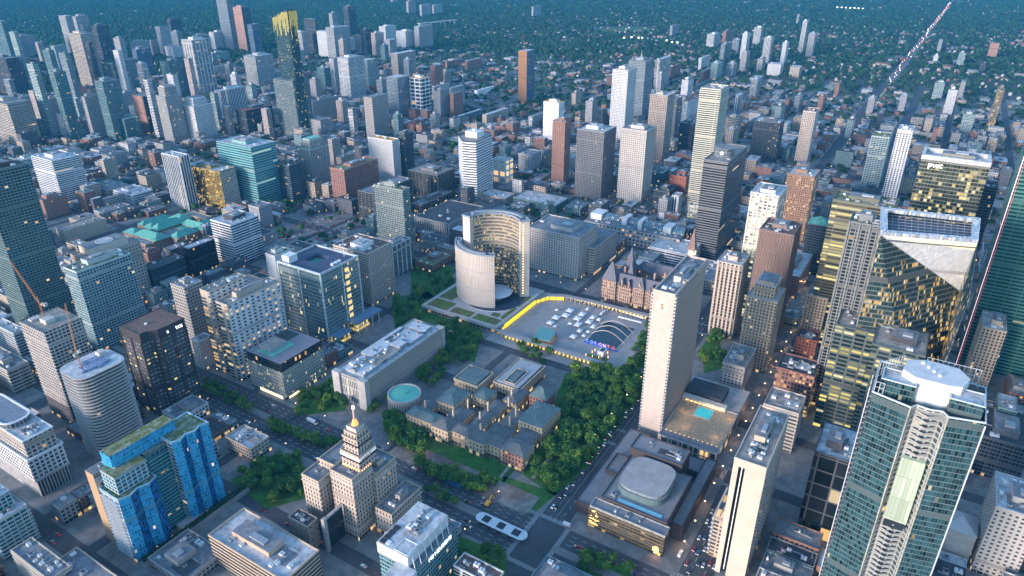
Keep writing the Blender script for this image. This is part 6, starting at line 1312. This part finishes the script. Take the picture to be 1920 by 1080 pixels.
grove([(735,560),(800,555),(905,625),(890,680),(830,690),(800,640),(740,620)], 46, 'tree of the thick belt below the planted podium', 'trees below the podium', .8, 1.3)
grove([(832,622),(885,665),(800,735),(770,705),(790,680)], 26, 'tree between the fluted court block and the stone hall', 'trees behind the court block', .8, 1.2)
grove([(770,495),(855,505),(855,560),(770,560)], 14, 'old tree beside the red house with the green terrace', 'trees by the red house', .9, 1.4)
grove([(440,890),(560,850),(575,930),(500,950)], 34, 'tree round the small lawn beside the beacon tower', 'trees beside the beacon tower', .8, 1.2)
grove([(385,715),(480,765),(478,785),(385,735)], 22, 'small tree on the upper avenue median', 'trees on the upper median', .6, .9)
grove([(510,795),(640,835),(640,850),(510,812)] , 26, 'small tree on the lower avenue median', 'trees on the lower median', .6, .95)
grove([(560,735),(640,715),(650,770),(560,780)], 22, 'dense tree before the long court block', 'trees before the court block', .8, 1.2)
grove([(1165,690),(1217,615),(1217,690)], 14, 'tree of the strip between the square and the hotel slab', 'trees by the hotel slab', .8, 1.1)
grove([(1312,660),(1345,615),(1362,690),(1320,705)], 12, 'tree in the courtyard behind the hotel slab', 'courtyard trees', .9, 1.2, 0)
grove([(780,895),(870,945),(850,965),(770,910)], 6, 'single street tree beside the dusty worksite', 'trees by the worksite', .7, .9)
grove([(860,1010),(950,1045),(950,1095),(850,1095)], 9, 'tree before the office with the roof garden', 'trees at the bottom street', .8, 1.1)
grove([(1090,1040),(1185,1050),(1185,1095),(1090,1080)], 9, 'leafy tree in the garden strip opposite the opera house', 'trees opposite the opera house', .8, 1.1)
grove([(700,735),(785,790),(760,800),(690,780)], 5, 'tree round the round court annex', 'trees by the round annex', .7, .9)
grove([(985,640),(1040,665),(1030,690),(960,660)], 16, 'tree between the stone hall and the square', 'trees by the square', .6, .9)
grove([(505,380),(555,385),(555,408),(505,408)], 7, 'tree beside the big parking lot', 'trees by the parking lot', .8, 1.1)
# ---------------------------------------------------------------- vehicles
def car_mesh(name, L_, W_, H_, cab, paint):
    m = MB(); w2 = W_/2; prof = [(-L_/2,.35),(-L_/2,.75*H_*.62/.9+.2),(-L_*.36,.62*H_),(-L_*.24,H_*.97),(L_*.12,H_),(L_*.26,.66*H_),(L_*.48,.56*H_),(L_/2,.35)] if cab else [(-L_/2,.35),(-L_/2,H_),(L_*.42,H_),(L_/2,H_*.55),(L_/2,.35)]
    for i in range(len(prof)-1):
        a, b = prof[i], prof[i+1]; k = 1 if (cab and i in (2, 4)) or (not cab and i == 2) else 0; m.face([(a[0],w2,a[1]),(b[0],w2,b[1]),(b[0],-w2,b[1]),(a[0],-w2,a[1])][::-1], k)
    m.face([(a[0],-w2,a[1]) for a in prof]); m.face([(a[0],w2,a[1]) for a in prof][::-1])
    if cab: m.face([(-L_*.30,-w2-.01,.66*H_),(L_*.22,-w2-.01,.68*H_),(L_*.10,-w2-.01,.93*H_),(-L_*.22,-w2-.01,.92*H_)], 1); m.face([(-L_*.30,w2+.01,.66*H_),(-L_*.22,w2+.01,.92*H_),(L_*.10,w2+.01,.93*H_),(L_*.22,w2+.01,.68*H_)], 1)
    for x_ in (-L_*.31, L_*.31):
        for s_ in (-1, 1): m.tube((x_, s_*(w2-.2), .34), (x_, s_*(w2+.03), .34), .34, n=8, m=2)
    for s_ in (-1, 1): m.box(L_/2-.02, s_*w2*.7-.2, .52, L_/2+.05, s_*w2*.7+.2, .75, 3); m.box(-L_/2-.05, s_*w2*.7-.2, .6, -L_/2+.02, s_*w2*.7+.2, .8, 4)
    return m.mesh(name, [paint, GLASSD, surf('tyre', (.02,.02,.02), .9), lamp_mat('headlamp', (1,.95,.85), 5), lamp_mat('tail_lamp', (1,.03,.02), 2.5)])
PT = dict(white=(.7,.72,.74), silver=(.42,.44,.46), black=(.025,.028,.03), grey=(.14,.15,.16), red=(.35,.03,.03), blue=(.04,.09,.22))
CARS = {k: car_mesh('car', 4.6, 1.85, 1.5, True, surf('paint_'+k, c, .3, 1, .03, spec=.6)) for k, c in PT.items()}
VAN = car_mesh('van', 6.2, 2.1, 2.5, False, surf('paint_white', ())); BUS = car_mesh('bus', 17, 2.6, 3.1, False, surf('bus_red', (.38,.06,.06), .4, 1, .05)); TRUCK = car_mesh('truck', 11, 2.5, 3.4, False, surf('paint_white', ()))
UN = [0]
def car(x, y, rz, street, kinds=('white','silver','black','grey','black','grey','red','blue','silver'), z=.02):
    k = rnd.choice(kinds); t = thing('car', '%s car %s' % (k, street), 'car', (x, y, z), '%s cars %s' % (k, street)); t.rotation_euler = (0, 0, rz+rnd.uniform(-.03,.03)); link('car_shell', CARS[k], t)
def lane(x0, y0, x1, y1, n, street, jit=3, rev=False, kinds=None):
    az = math.atan2(y1-y0, x1-x0)+(math.pi if rev else 0)
    for i in range(n):
        f = (i+.5)/n; 
        if rnd.random() < .12: continue
        car(x0+(x1-x0)*f+rnd.uniform(-jit, jit)*math.cos(az), y0+(y1-y0)*f+rnd.uniform(-jit, jit)*math.sin(az), az, street, *((kinds,) if kinds else ()))
q1, q2, q3 = 'queuing on the street beside the opera house', 'packed on the wide street below the black opera wall', 'driving on the wide avenue with the median'
for yy in (-4, -1.5): lane(35, yy, 215, yy, 15 if yy == -1.5 else 12, q1, 2, True)
for yy in (-108.5,-112,-115.5,-119,-122.5,-126): lane(30, yy, 110, yy, 7 if yy < -112 else 5, q2, 3, True)
for yy in (-110,-122): lane(150, yy, 420, yy, 10, 'on the narrow street behind the hotel podium', 5, True)
for xx in (-15,-11,-6.5,10,14.5,19): lane(xx, 20, xx, 460, 6, q3, 14, xx < 0)
lane(-13, -100, -13, -30, 5, 'waiting at the lower crossing of the avenue', 3); lane(14, -100, 14, -30, 5, 'waiting at the lower crossing of the avenue', 3)
lane(-176, 180, -176, 420, 7, 'parked on the side street below the blue slab', 8); lane(-182, 180, -182, 420, 5, 'parked on the side street below the blue slab', 8)
lane(-80, 40, -80, 300, 8, 'on the side street by the beacon tower', 8); lane(374, 0, 374, 140, 6, 'on the street before the sandstone city hall', 6); lane(381, 0, 381, 300, 9, 'on the street before the sandstone city hall', 6)
for yy in (-13, -5): lane(230, yy, 560, yy, 12, 'on the street under the clock tower', 6, yy > -9)
lane(222, 195, 222, 300, 5, 'beside the planted podium', 5)
PX_ = at(600, 430)
for r_i in range(6):
    for c_i in range(9):
        x_, y_ = 318+c_i*13, 548+r_i*17+(c_i%2)*.4
        if clear(x_, y_, 1):
            for e_ in range(2): car(x_+e_*3, y_, R(90), 'parked in the open lot before the striped hotel slab', z=.15)
t = thing('truck', 'white box truck on the avenue before the long court block', 'truck', (*at(585,792), .02)); t.rotation_euler = (0,0,R(-90)); link('truck_shell', TRUCK, t)
for i, (px, py, lb, rz) in enumerate(((1300,936,'white delivery van among the packed cars beside the opera wall',0),(1275,1040,'white van at the lower crossing near the opera house',0),(1062,985,'white van at the crossing by the opera foyer',R(90)))): t = thing('van', lb, 'van', (*at(px,py), .02)); t.rotation_euler = (0,0,rz); link('van_shell', VAN, t)
sx, sy = at(940, 993, 0); sb = thing('white_shelter', 'long white rounded roof panel with three dark vents on the worksite', 'shelter', (sx, sy, .2)); m = MB(); q = round_poly(sx-5, sy-22, 10, 44, 5, 5); m.prism(q, 3.4, 3.9, 0, 0, bottom=True); part(sb, 'roof_panel', m, [PLANTW])
for k in (-13, 0, 13): m = MB(); m.box(sx-3, sy+k-3, 3.92, sx+3, sy+k+3, 4.15); part(sb, 'roof_vent', m, [FAN])
for k in (-18,-6,6,18):
    for s_ in (-4, 4): m = MB(); m.tube((sx+s_, sy+k, .2), (sx+s_, sy+k, 3.4), .2, n=5); part(sb, 'post', m, [CONC])
ex = thing('excavator', 'yellow excavator on the dusty worksite by the lawn', 'excavator', (*at(915,947), .2)); x_, y_ = ex.location[:2]
m = MB(); m.box(x_-3, y_-2, .2, x_+3, y_-1, 1.2); m.box(x_-3, y_+1, .2, x_+3, y_+2, 1.2); part(ex, 'track', m, [DARKM]); m = MB(); m.box(x_-2.6, y_-1.8, 1.2, x_+2, y_+1.8, 3.2); part(ex, 'cab', m, [surf('digger_yellow', (.6,.33,.03), .6)]); m = MB(); m.tube((x_+1.5,y_,2.5),(x_+5.5,y_,6), .35, n=5); m.tube((x_+5.5,y_,6),(x_+8.5,y_,1.2), .28, n=5); part(ex, 'boom', m, [surf('digger_yellow', ())])
tp = thing('tarpaulin', 'bright blue tarpaulin over stacks beside the lawn fence', 'tarpaulin', (*at(850,906), .2)); x_, y_ = tp.location[:2]; m = MB(); m.hip(x_-2, y_-9, x_+2, y_+9, 1.8, 3.0, 0); m.box(x_-2.4, y_-9.3, .2, x_+2.4, y_+9.3, 1.8); part(tp, 'sheet', m, [surf('tarp_blue', (.04,.16,.42), .6, .8, .3)])
# ---------------------------------------------------------------- street lamps that show lit in the dusk
def lamp_mesh():
    m = MB(); m.tube((0,0,0), (0,0,8), .12, .08, 5); m.tube((0,0,8), (1.6,0,8.4), .07, n=4); m.box(1.2,-.35,8.1,2.2,.35,8.5, 1)
    return m.mesh('lamp_post', [DARKM, lamp_mat('street_glow', (1,.66,.3), 9)])
LP = lamp_mesh(); nl = 0
LPD = LP.copy(); LPD.materials[1] = lamp_mat('street_glow_dim', (1,.7,.4), 3)
PL = bpy.data.lights.new('street_light', 'POINT'); PL.energy = 350; PL.color = (1, .5, .2); PL.shadow_soft_size = .6
def lamps(x0, y0, x1, y1, n, lb, gp):
    global nl
    for i in range(n):
        if nl > 285: return
        f = (i+.5)/n; t = thing('street_lamp', lb, 'street lamp', (x0+(x1-x0)*f, y0+(y1-y0)*f, .1), gp); t.rotation_euler = (0,0,math.atan2(y1-y0, x1-x0)+R(90)); bright = 'canyon' in lb or 'shopping' in lb; link('lamp_post', LP if bright or 'long' in lb or 'cross' in lb else LPD, t); nl += 1
        if bright and i % 2 == 0: q = bpy.data.objects.new('lamp_light', PL); COL.objects.link(q); q.parent = t; q.location = (1.6, 0, 7.4)
for a in ((-19,20,-19,470,12,'street lamp on the far side of the avenue','lamps of the avenue, far kerb'),(27,20,27,470,12,'street lamp on the near park side of the avenue','lamps of the avenue, park kerb'),(40,3.5,360,3.5,9,'street lamp along the grove and square','lamps along the grove'),
          (40,-104,560,-104,22,'street lamp on the lit canyon street by the hotel podium','lamps of the canyon street'),(230,-22,600,-22,14,'street lamp on the street under the clock tower','lamps under the clock tower'),(388,-20,388,300,9,'street lamp before the sandstone city hall','lamps before the city hall'),
          (554,-100,554,620,34,'street lamp on the busy shopping street','lamps of the shopping street'),(270,489,900,489,22,'street lamp on the broad cross street past the parking lot','lamps of the cross street'),
          (650,-30,2280,-30,46,'street lamp on the long straight street','lamps of the long straight street'),(340,490,420,570,4,'street lamp in the parking lot','lamps of the parking lot')): lamps(*a)
# ---------------------------------------------------------------- low city fabric between the towers
VIEW = lambda x, y: (lambda p: -60 < p[0] < 1980 and -20 < p[1] < 1140)(to_px(x, y, 5))
HUES = dict(brick=((.26,.14,.11),'red brick'), grey=((.30,.31,.32),'grey'), pale=((.50,.51,.52),'pale'), tan=((.38,.32,.26),'tan'), dark=((.10,.11,.13),'dark'), teal=((.16,.26,.28),'teal glass'))
RNM = dict(w='white', g='grey', d='black', t='tan', r='red'); low = 0; cand = []
SHORT = [( (b[0]+b[2])/2, (b[1]+b[3])/2 ) for b in FOOT]
BC = [(SPECIAL[k][1], SPECIAL[k][0]['label']) for k in SPECIAL]
def inpark(x, y):
    return any(math.hypot(x-a, y-b) < c+9 for a, b, c in TP) or (222 < x < 380 and 20 < y < 320) or (-30 < x < 220 and -8 < y < 210) or (125 < x < 262 and 245 < y < 322) or (20 < x < 62 and 180 < y < 262) or (-82 < x < -18 and 150 < y < 205) or (-170 < x < -80 and 140 < y < 218)
for (a, b) in CX_:
    for (c, d) in CY_:
        if b-a < 12 or d-c < 12: continue
        yy = c+2
        while yy < d-9:
            ly = min(rnd.uniform(14, 34), d-yy-1); xx = a+2
            while xx < b-9:
                lx_ = min(rnd.uniform(14, 40), b-xx-1); mx_, my_ = xx+lx_/2, yy+ly/2
                if lx_ > 8 and ly > 8 and VIEW(mx_, my_) and not inpark(mx_, my_) and all(not (xx < q[2]+2 and xx+lx_ > q[0]-2 and yy < q[3]+2 and yy+ly > q[1]-2) for q in FOOT):
                    cand.append((dist(mx_, my_), xx+.5, yy+.5, lx_-1.5, ly-1.5))
                xx += lx_
            yy += ly
cand = [q for q in cand if not (300 < q[1]+q[3]/2 < 440 and 530 < q[2]+q[4]/2 < 650)]
leafy = lambda x, y: (lambda p: (840 < p[0] < 1150 and 125 < p[1] < 235) or p[1] < 138 or (1200 < p[0] < 1500 and p[1] < 190) or p[0] > 1480 and p[1] < 240)(to_px(x, y, 0))
cand.sort(); STUFFB = []; names = {}
LOWMESH = []
for d_, x, y, xl, yl in cand:
    lf = leafy(x, y)
    if lf and rnd.random() < .8: continue
    if rnd.random() < (.24 if d_ < 1000 else .36): continue
    hk = rnd.choice(('brick','grey','pale','tan','dark','grey','tan','teal','dark','brick') if not lf else ('brick','grey','tan','pale')); rk = rnd.choice('wggtdtdgdg' if not lf else 'grdt'); h = rnd.uniform(7, 17) if rnd.random() < .78 else rnd.uniform(18, 34)
    if lf: h = min(h, 11)
    if y < 420 and x < 1000 and d_ < 900: h = min(h, 16)
    # keep the sight lines of the photograph's open places
    if low < 285:
        best = min(BC, key=lambda q: math.hypot(q[0][0]+q[0][2]/2-x, q[0][1]+q[0][3]/2-y)); lb = ' '.join(best[1].replace(',', '').split()[:7])
        if lb.split()[-1] in ('with','and','the','of','by','behind','left','right','beside','a','in','before','at','under','between','right','under'): lb = ' '.join(lb.split()[:-1])
        base = '%s low block, %s roof, near the %s' % (HUES[hk][1], RNM[rk], lb)
        t = thing('low_building', ' '.join(base.split()[:16]), 'low building', (x+xl/2, y+yl/2, 0), 'low blocks of the city fabric'); r2 = random.Random(low)
        c_ = HUES[hk][0]; fm = facade('facade_low_'+hk, c_, (.04,.055,.07), 3.4, 3.6, .42, .45, .05, .1); q = rectp(x, y, xl, yl)
        m = MB(); m.prism(q, 0, h, 0); part(t, 'facade', m, [fm]); m = MB(); m.face([(p_[0], p_[1], h-.7) for p_ in q]); part(t, 'roof', m, [ROOF[rk]])
        if d_ < 1300: m = MB(); m.ring(inset(q, -.15), inset(q, .45), h-.8, h+.15); part(t, 'parapet', m, [surf('low_trim_'+hk, c_, .85)])
        roof_stuff(t, x, y, xl, yl, h-.7, r2.randint(1, 4), 's' if r2.random() < .3 and xl > 14 and yl > 14 else None, 'conc', r2); low += 1
    else: STUFFB.append((x, y, xl, yl, h))
    OCC.append((x, y, x+xl, y+yl, h))
# ---------------------------------------------------------------- far suburbs: houses and woods as mass, built with numpy
def zone(px, py):
    """share of houses, share of trees seen at a far place of the photograph"""
    if px > 1150 and py > 60: return .55, .55
    if px > 830: return (.22 if py < 60 else .4), .8
    if py < 95: return .08, .95
    return .35, .8
rs = np.random.RandomState(4)
def far_points(n):
    out = []
    while len(out) < n:
        px, py = rs.uniform(-40, 1960, 4000), rs.uniform(-6, 260, 4000)
        for a, b in zip(px, py):
            x, y = at(a, b); out.append((x, y, a, b))
    return out
# sample uniformly on the ground instead of in the picture
G = []; XA = rs.uniform(250, 9500, 900000); YA = rs.uniform(-900, 7500, 900000)
dx, dy = XA-CX, YA-CY; ww = dx*_f[0]+dy*_f[1]-CZ*_f[2]; PXA = 960+FPX*(dx*_r[0]+dy*_r[1])/ww; PYA = 540-FPX*(dx*_u[0]+dy*_u[1]-CZ*_u[2])/ww; DD = np.hypot(dx, dy)
ok = (PXA > -60) & (PXA < 1980) & (PYA > -12) & (PYA < 470) & (DD > 750)
XA, YA, PXA, PYA, DD = XA[ok], YA[ok], PXA[ok], PYA[ok], DD[ok]
keep = np.zeros(len(XA), bool); CELL = {}
for q in OCC+[(x, y, x+xl, y+yl, h) for x, y, xl, yl, h in STUFFB]:
    for i in range(int((q[0]-8)//40), int((q[2]+8)//40)+1):
        for j in range(int((q[1]-8)//40), int((q[3]+8)//40)+1): CELL.setdefault((i, j), []).append(q)
def free(x, y, pad):
    return all(not (q[0]-pad < x < q[2]+pad and q[1]-pad < y < q[3]+pad) for q in CELL.get((int(x//40), int(y//40)), ()))
def onroad(x, y, pad):
    if x < 2250 and y < 2250: return any(abs(x-s) < w_/2+pad for s, w_ in XS) or any(abs(y-s) < w_/2+pad for s, w_ in YS)
    return abs(y+20+(x-2290)*.006) < 14+pad
ico_v = np.array([(0,0,1)]+[(math.cos(a)*.9, math.sin(a)*.9, .35) for a in np.arange(5)*2*math.pi/5]+[(math.cos(a+.6), math.sin(a+.6), -.35) for a in np.arange(5)*2*math.pi/5])
ico_f = [(0,1+i,1+(i+1)%5) for i in range(5)]+[(1+i,6+i,1+(i+1)%5) for i in range(5)]+[(6+i,6+(i+1)%5,1+(i+1)%5) for i in range(5)]; ico_f = np.array(ico_f)
TV, TF, nT = [], [], 0; HV, HF_, nH = [], [], 0; houses = []; nt_ = 0; lawnf = [at(1120,52), at(1225,62)]
fx0, fx1 = sorted((lw[0][0], lw[2][0])); fy0, fy1 = sorted((lw[0][1], lw[2][1]))
for x, y, a, b, d_ in zip(XA, YA, PXA, PYA, DD):
    hs_, ts_ = zone(a, b); near_ = d_ < 2000
    if x < 2280 and y < 2250 and not leafy(x, y):
        if rs.rand() > (.55 if d_ > 900 else .35): continue
        hs_ = 0
    u = rs.rand()
    if u < hs_*.055*(1 if d_ < 4500 else .6) and len(houses) < 16000:
        if not onroad(x, y, 8) and free(x, y, 9): houses.append((x, y, d_)); CELL.setdefault((int(x//40), int(y//40)), []).append((x-5, y-5, x+5, y+5, 8))
    elif u < hs_*.055+ts_*(.42 if d_ < 3500 else .26):
        r0 = rs.uniform(3.6, 7.2)*(1 if d_ < 3000 else 1.35)
        if not onroad(x, y, r0*.4) and free(x, y, r0*.75) and not (1112 < a < 1228 and 49 < b < 61) and not (1476 < a < 1510 and 234 < b < 262):
            v = ico_v*(1+rs.uniform(-.22, .22, (11, 1)))*np.array((r0, r0, r0*.8))+np.array((x, y, r0*.75+rs.uniform(0, 3))); TV.append(v); TF.append(ico_f+nT); nT += 11; nt_ += 1
houses.sort(key=lambda q: q[2]); print('houses', len(houses), 'trees', nt_, 'low', low, 'stuffb', len(STUFFB), 'park trees', len(TP))
def np_mesh(name, V, F, mats, mi=None):
    V, F = np.concatenate(V), np.concatenate(F); me = bpy.data.meshes.new(name); k = F.shape[1]; me.vertices.add(len(V)); me.vertices.foreach_set('co', V.astype(np.float32).ravel()); me.loops.add(F.size); me.loops.foreach_set('vertex_index', F.astype(np.int32).ravel())
    me.polygons.add(len(F)); me.polygons.foreach_set('loop_start', np.arange(0, F.size, k, dtype=np.int32)); me.polygons.foreach_set('loop_total', np.full(len(F), k, np.int32))
    for q in mats: me.materials.append(q)
    if mi is not None: me.polygons.foreach_set('material_index', np.concatenate(mi).astype(np.int32))
    me.update(calc_edges=True); return me
WOOD = bpy.data.materials.new('woods_green'); WOOD.use_nodes = True; t_ = WOOD.node_tree; p_ = t_.nodes['Principled BSDF']; gi = N(t_, 'ShaderNodeNewGeometry'); cr = N(t_, 'ShaderNodeMapRange', inp={3: .5, 4: 1.6}); t_.links.new(gi.outputs['Random Per Island'], cr.inputs[0]); t_.links.new(VM(t_, 'SCALE', (.024,.062,.028), None, cr.outputs[0]), p_.inputs['Base Color']); p_.inputs['Roughness'].default_value = .85; p_.inputs['Specular IOR Level'].default_value = .15
tg = N(t_, 'ShaderNodeTexNoise', inp={2: .35, 3: 3.0}); tc_ = N(t_, 'ShaderNodeTexCoord'); t_.links.new(tc_.outputs['Object'], tg.inputs[0]); bp = N(t_, 'ShaderNodeBump', inp={0: 1.0, 1: 2.0}); t_.links.new(tg.outputs[0], bp.inputs['Height']); t_.links.new(bp.outputs[0], p_.inputs['Normal'])
struct(link('woods', np_mesh('woods', TV, TF, [WOOD])), 'stuff')['label'] = 'dark green canopy of suburban trees to the horizon'
HM_ = [surf('house_brick', (.25,.13,.10), .9, .1, .3), surf('house_pale', (.34,.31,.28), .9, .1, .3), surf('house_white', (.42,.42,.42), .9, .1, .2)]; RM_ = [surf('shingle_dark', (.09,.09,.10), .9, .05, .3), surf('shingle_brown', (.14,.10,.085), .9, .05, .3), surf('shingle_light', (.22,.22,.23), .9, .05, .3)]
def house_arrays(x, y, w_, l_, h, az):
    c, s_ = math.cos(az), math.sin(az); P_ = [(-w_/2,-l_/2,0),(w_/2,-l_/2,0),(w_/2,l_/2,0),(-w_/2,l_/2,0),(-w_/2,-l_/2,h),(w_/2,-l_/2,h),(w_/2,l_/2,h),(-w_/2,l_/2,h),(0,-l_/2,h+w_*.35),(0,l_/2,h+w_*.35)]
    V = np.array([(x+a*c-b*s_, y+a*s_+b*c, z) for a, b, z in P_]); F = np.array([(0,1,5),(0,5,4),(1,2,6),(1,6,5),(2,3,7),(2,7,6),(3,0,4),(3,4,7),(4,5,8),(6,7,9),(5,6,9),(5,9,8),(7,4,8),(7,8,9)]); return V, F
V_, F_, M__, nH = [], [], [], 0
hv = []
for k, (x, y, d_) in enumerate(houses):
    if k < 290:
        hk = rs.randint(3); rk = rs.randint(3); key = (hk, rk, rs.randint(2))
        if len(hv) < 40:
            V, F = house_arrays(0, 0, rs.uniform(7, 11), rs.uniform(9, 16), rs.uniform(5, 8), 0); me = np_mesh('house', [V], [F], [HM_[hk], RM_[rk]], [np.array([0]*10+[1]*4)]); hv.append((me, hk, rk))
        me, hk, rk = hv[rs.randint(len(hv))]; o = link('house', me, None, (x, y, 0), rs.choice([0, math.pi/2])); g_ = '%s houses with %s roofs' % (('brick','cream','white')[hk], ('dark','brown','light')[rk])
        tag(o, 'small %s gabled house, %s roof, among the leafy streets' % (('brick','cream','white')[hk], ('dark','brown','light')[rk]), 'house', g_)
    else:
        big = rs.rand() < .08; w_, l_ = (rs.uniform(14, 26), rs.uniform(20, 50)) if big else (rs.uniform(7, 12), rs.uniform(9, 18)); V, F = house_arrays(x, y, w_, l_, rs.uniform(5, 9), rs.choice([0, math.pi/2])+rs.uniform(-.05,.05)); V_.append(V); F_.append(F+nH); nH += 10; M__.append(np.array([rs.randint(3)]*10+[3+rs.randint(3)]*4))
o = link('suburb_houses', np_mesh('suburb_houses', V_, F_, HM_+RM_, M__)); struct(o, 'stuff')['label'] = 'countless small houses of the far suburbs'
m = MB(); BK = ('brick','grey','pale','tan','dark','teal')
for x, y, xl, yl, h in STUFFB:
    k = rnd.choice((0,0,1,1,2,3,3,4,5)); q = rectp(x, y, xl, yl); m.prism(q, 0, h, k, None); m.face([(p_[0], p_[1], h) for p_ in q], 6+rnd.choice((0,1,1,2,2,3)))
    if xl > 12 and yl > 12: m.box(x+xl*.3, y+yl*.3, h, x+xl*.55, y+yl*.6, h+3, 1, 7, bottom=False)
if STUFFB: struct(link('distant_blocks', m.mesh('distant_blocks', [facade('facade_low_'+k, HUES[k][0], (.04,.055,.07), 3.4, 3.6, .42, .45, .05, .1) for k in BK]+[ROOF['w'], ROOF['g'], ROOF['d'], ROOF['t']])), 'stuff')['label'] = 'distant low flat roofed blocks beyond the towers'
# lights of the far city: small lamps along the long straight street and scattered in the suburbs
m = MB(); AMB = lamp_mat('far_amber', (1,.55,.25), 8); 
for k in range(110):
    x = 2300+k*40+rnd.uniform(-8,8); y = -20-(x-2290)*.006+rnd.uniform(-9,9); s_ = 1.0+x/4000; m.box(x, y, .5, x+s_, y+s_, 1.5+s_*.6, rnd.choice((0,0,1,2)))
o = link('traffic_lights_stream', m.mesh('traffic_stream', [AMB, lamp_mat('far_white', (1,.95,.9), 7), lamp_mat('far_red', (1,.12,.1), 6)])); struct(o, 'stuff')['label'] = 'stream of car lights on the straight street to the horizon'
for nm, pts in (('left',((1170,71),(1184,70),(1197,71),(1204,71))),('right',((1250,76),(1260,79),(1270,80)))):
    for i, (px, py) in enumerate(pts):
        x, y = at(px, py, 14); t = thing('floodlight_mast', 'floodlight mast at the dark field, %s cluster' % nm, 'floodlight', (x, y, 0), 'floodlights, %s cluster' % nm); m = MB(); m.tube((x,y,0),(x,y,14), .4, n=4); part(t, 'pole', m, [DARKM]); m = MB(); m.box(x-2, y-3, 13, x+1, y+3, 16.5); part(t, 'lamp_head', m, [lamp_mat('flood_white', (1,1,.95), 14)])
for i in range(7): x, y = at(1570+i*8, 14+i*.4, 10); t = thing('floodlight_mast', 'floodlight in the row far up the straight street', 'floodlight', (x, y, 0), 'far floodlight row'); m = MB(); m.tube((x,y,0),(x,y,12), .5, n=4); part(t, 'pole', m, [DARKM]); m = MB(); m.box(x-2, y-4, 10, x+2, y+4, 14); part(t, 'lamp_head', m, [lamp_mat('flood_white', (1,1,.95), 14)])
# ravine bridge far off
t = thing('ravine_bridge', 'pale viaduct across the wooded ravine far off', 'bridge', (*at(820,42), 0)); a, b = at(785, 44, 20), at(856, 37, 20); d = Vector((b[0]-a[0], b[1]-a[1], 0)); L_ = d.length; d.normalize(); n_ = Vector((-d.y, d.x, 0))*9
m = MB(); m.prism([(a[0]-n_.x, a[1]-n_.y), (b[0]-n_.x, b[1]-n_.y), (b[0]+n_.x, b[1]+n_.y), (a[0]+n_.x, a[1]+n_.y)], 17, 21, 0, 0, bottom=True); part(t, 'deck', m, [surf('bridge_pale', (.5,.5,.5), .8)])
for k in range(8): p = (a[0]+d.x*L_*(k+.5)/8, a[1]+d.y*L_*(k+.5)/8); m = MB(); m.box(p[0]-3, p[1]-3, 0, p[0]+3, p[1]+3, 17); part(t, 'pier', m, [surf('bridge_pale', ())])
# ---------------------------------------------------------------- the blue evening air
hm = bpy.data.materials.new('haze_air'); hm.use_nodes = True; t_ = hm.node_tree; t_.nodes.remove(t_.nodes['Principled BSDF']); pv = t_.nodes.new('ShaderNodeVolumePrincipled')
pv.inputs['Color'].default_value = (.03,.27,.56,1); pv.inputs['Density'].default_value = HAZE; pv.inputs['Anisotropy'].default_value = .0
t_.links.new(pv.outputs[0], t_.nodes['Material Output'].inputs['Volume'])
m = MB(); m.box(-3200, -6200, -1.6, 14200, 14200, 420); o = link('haze', m.mesh('haze', [hm])); struct(o, 'stuff'); o['label'] = 'blue evening haze over the city'
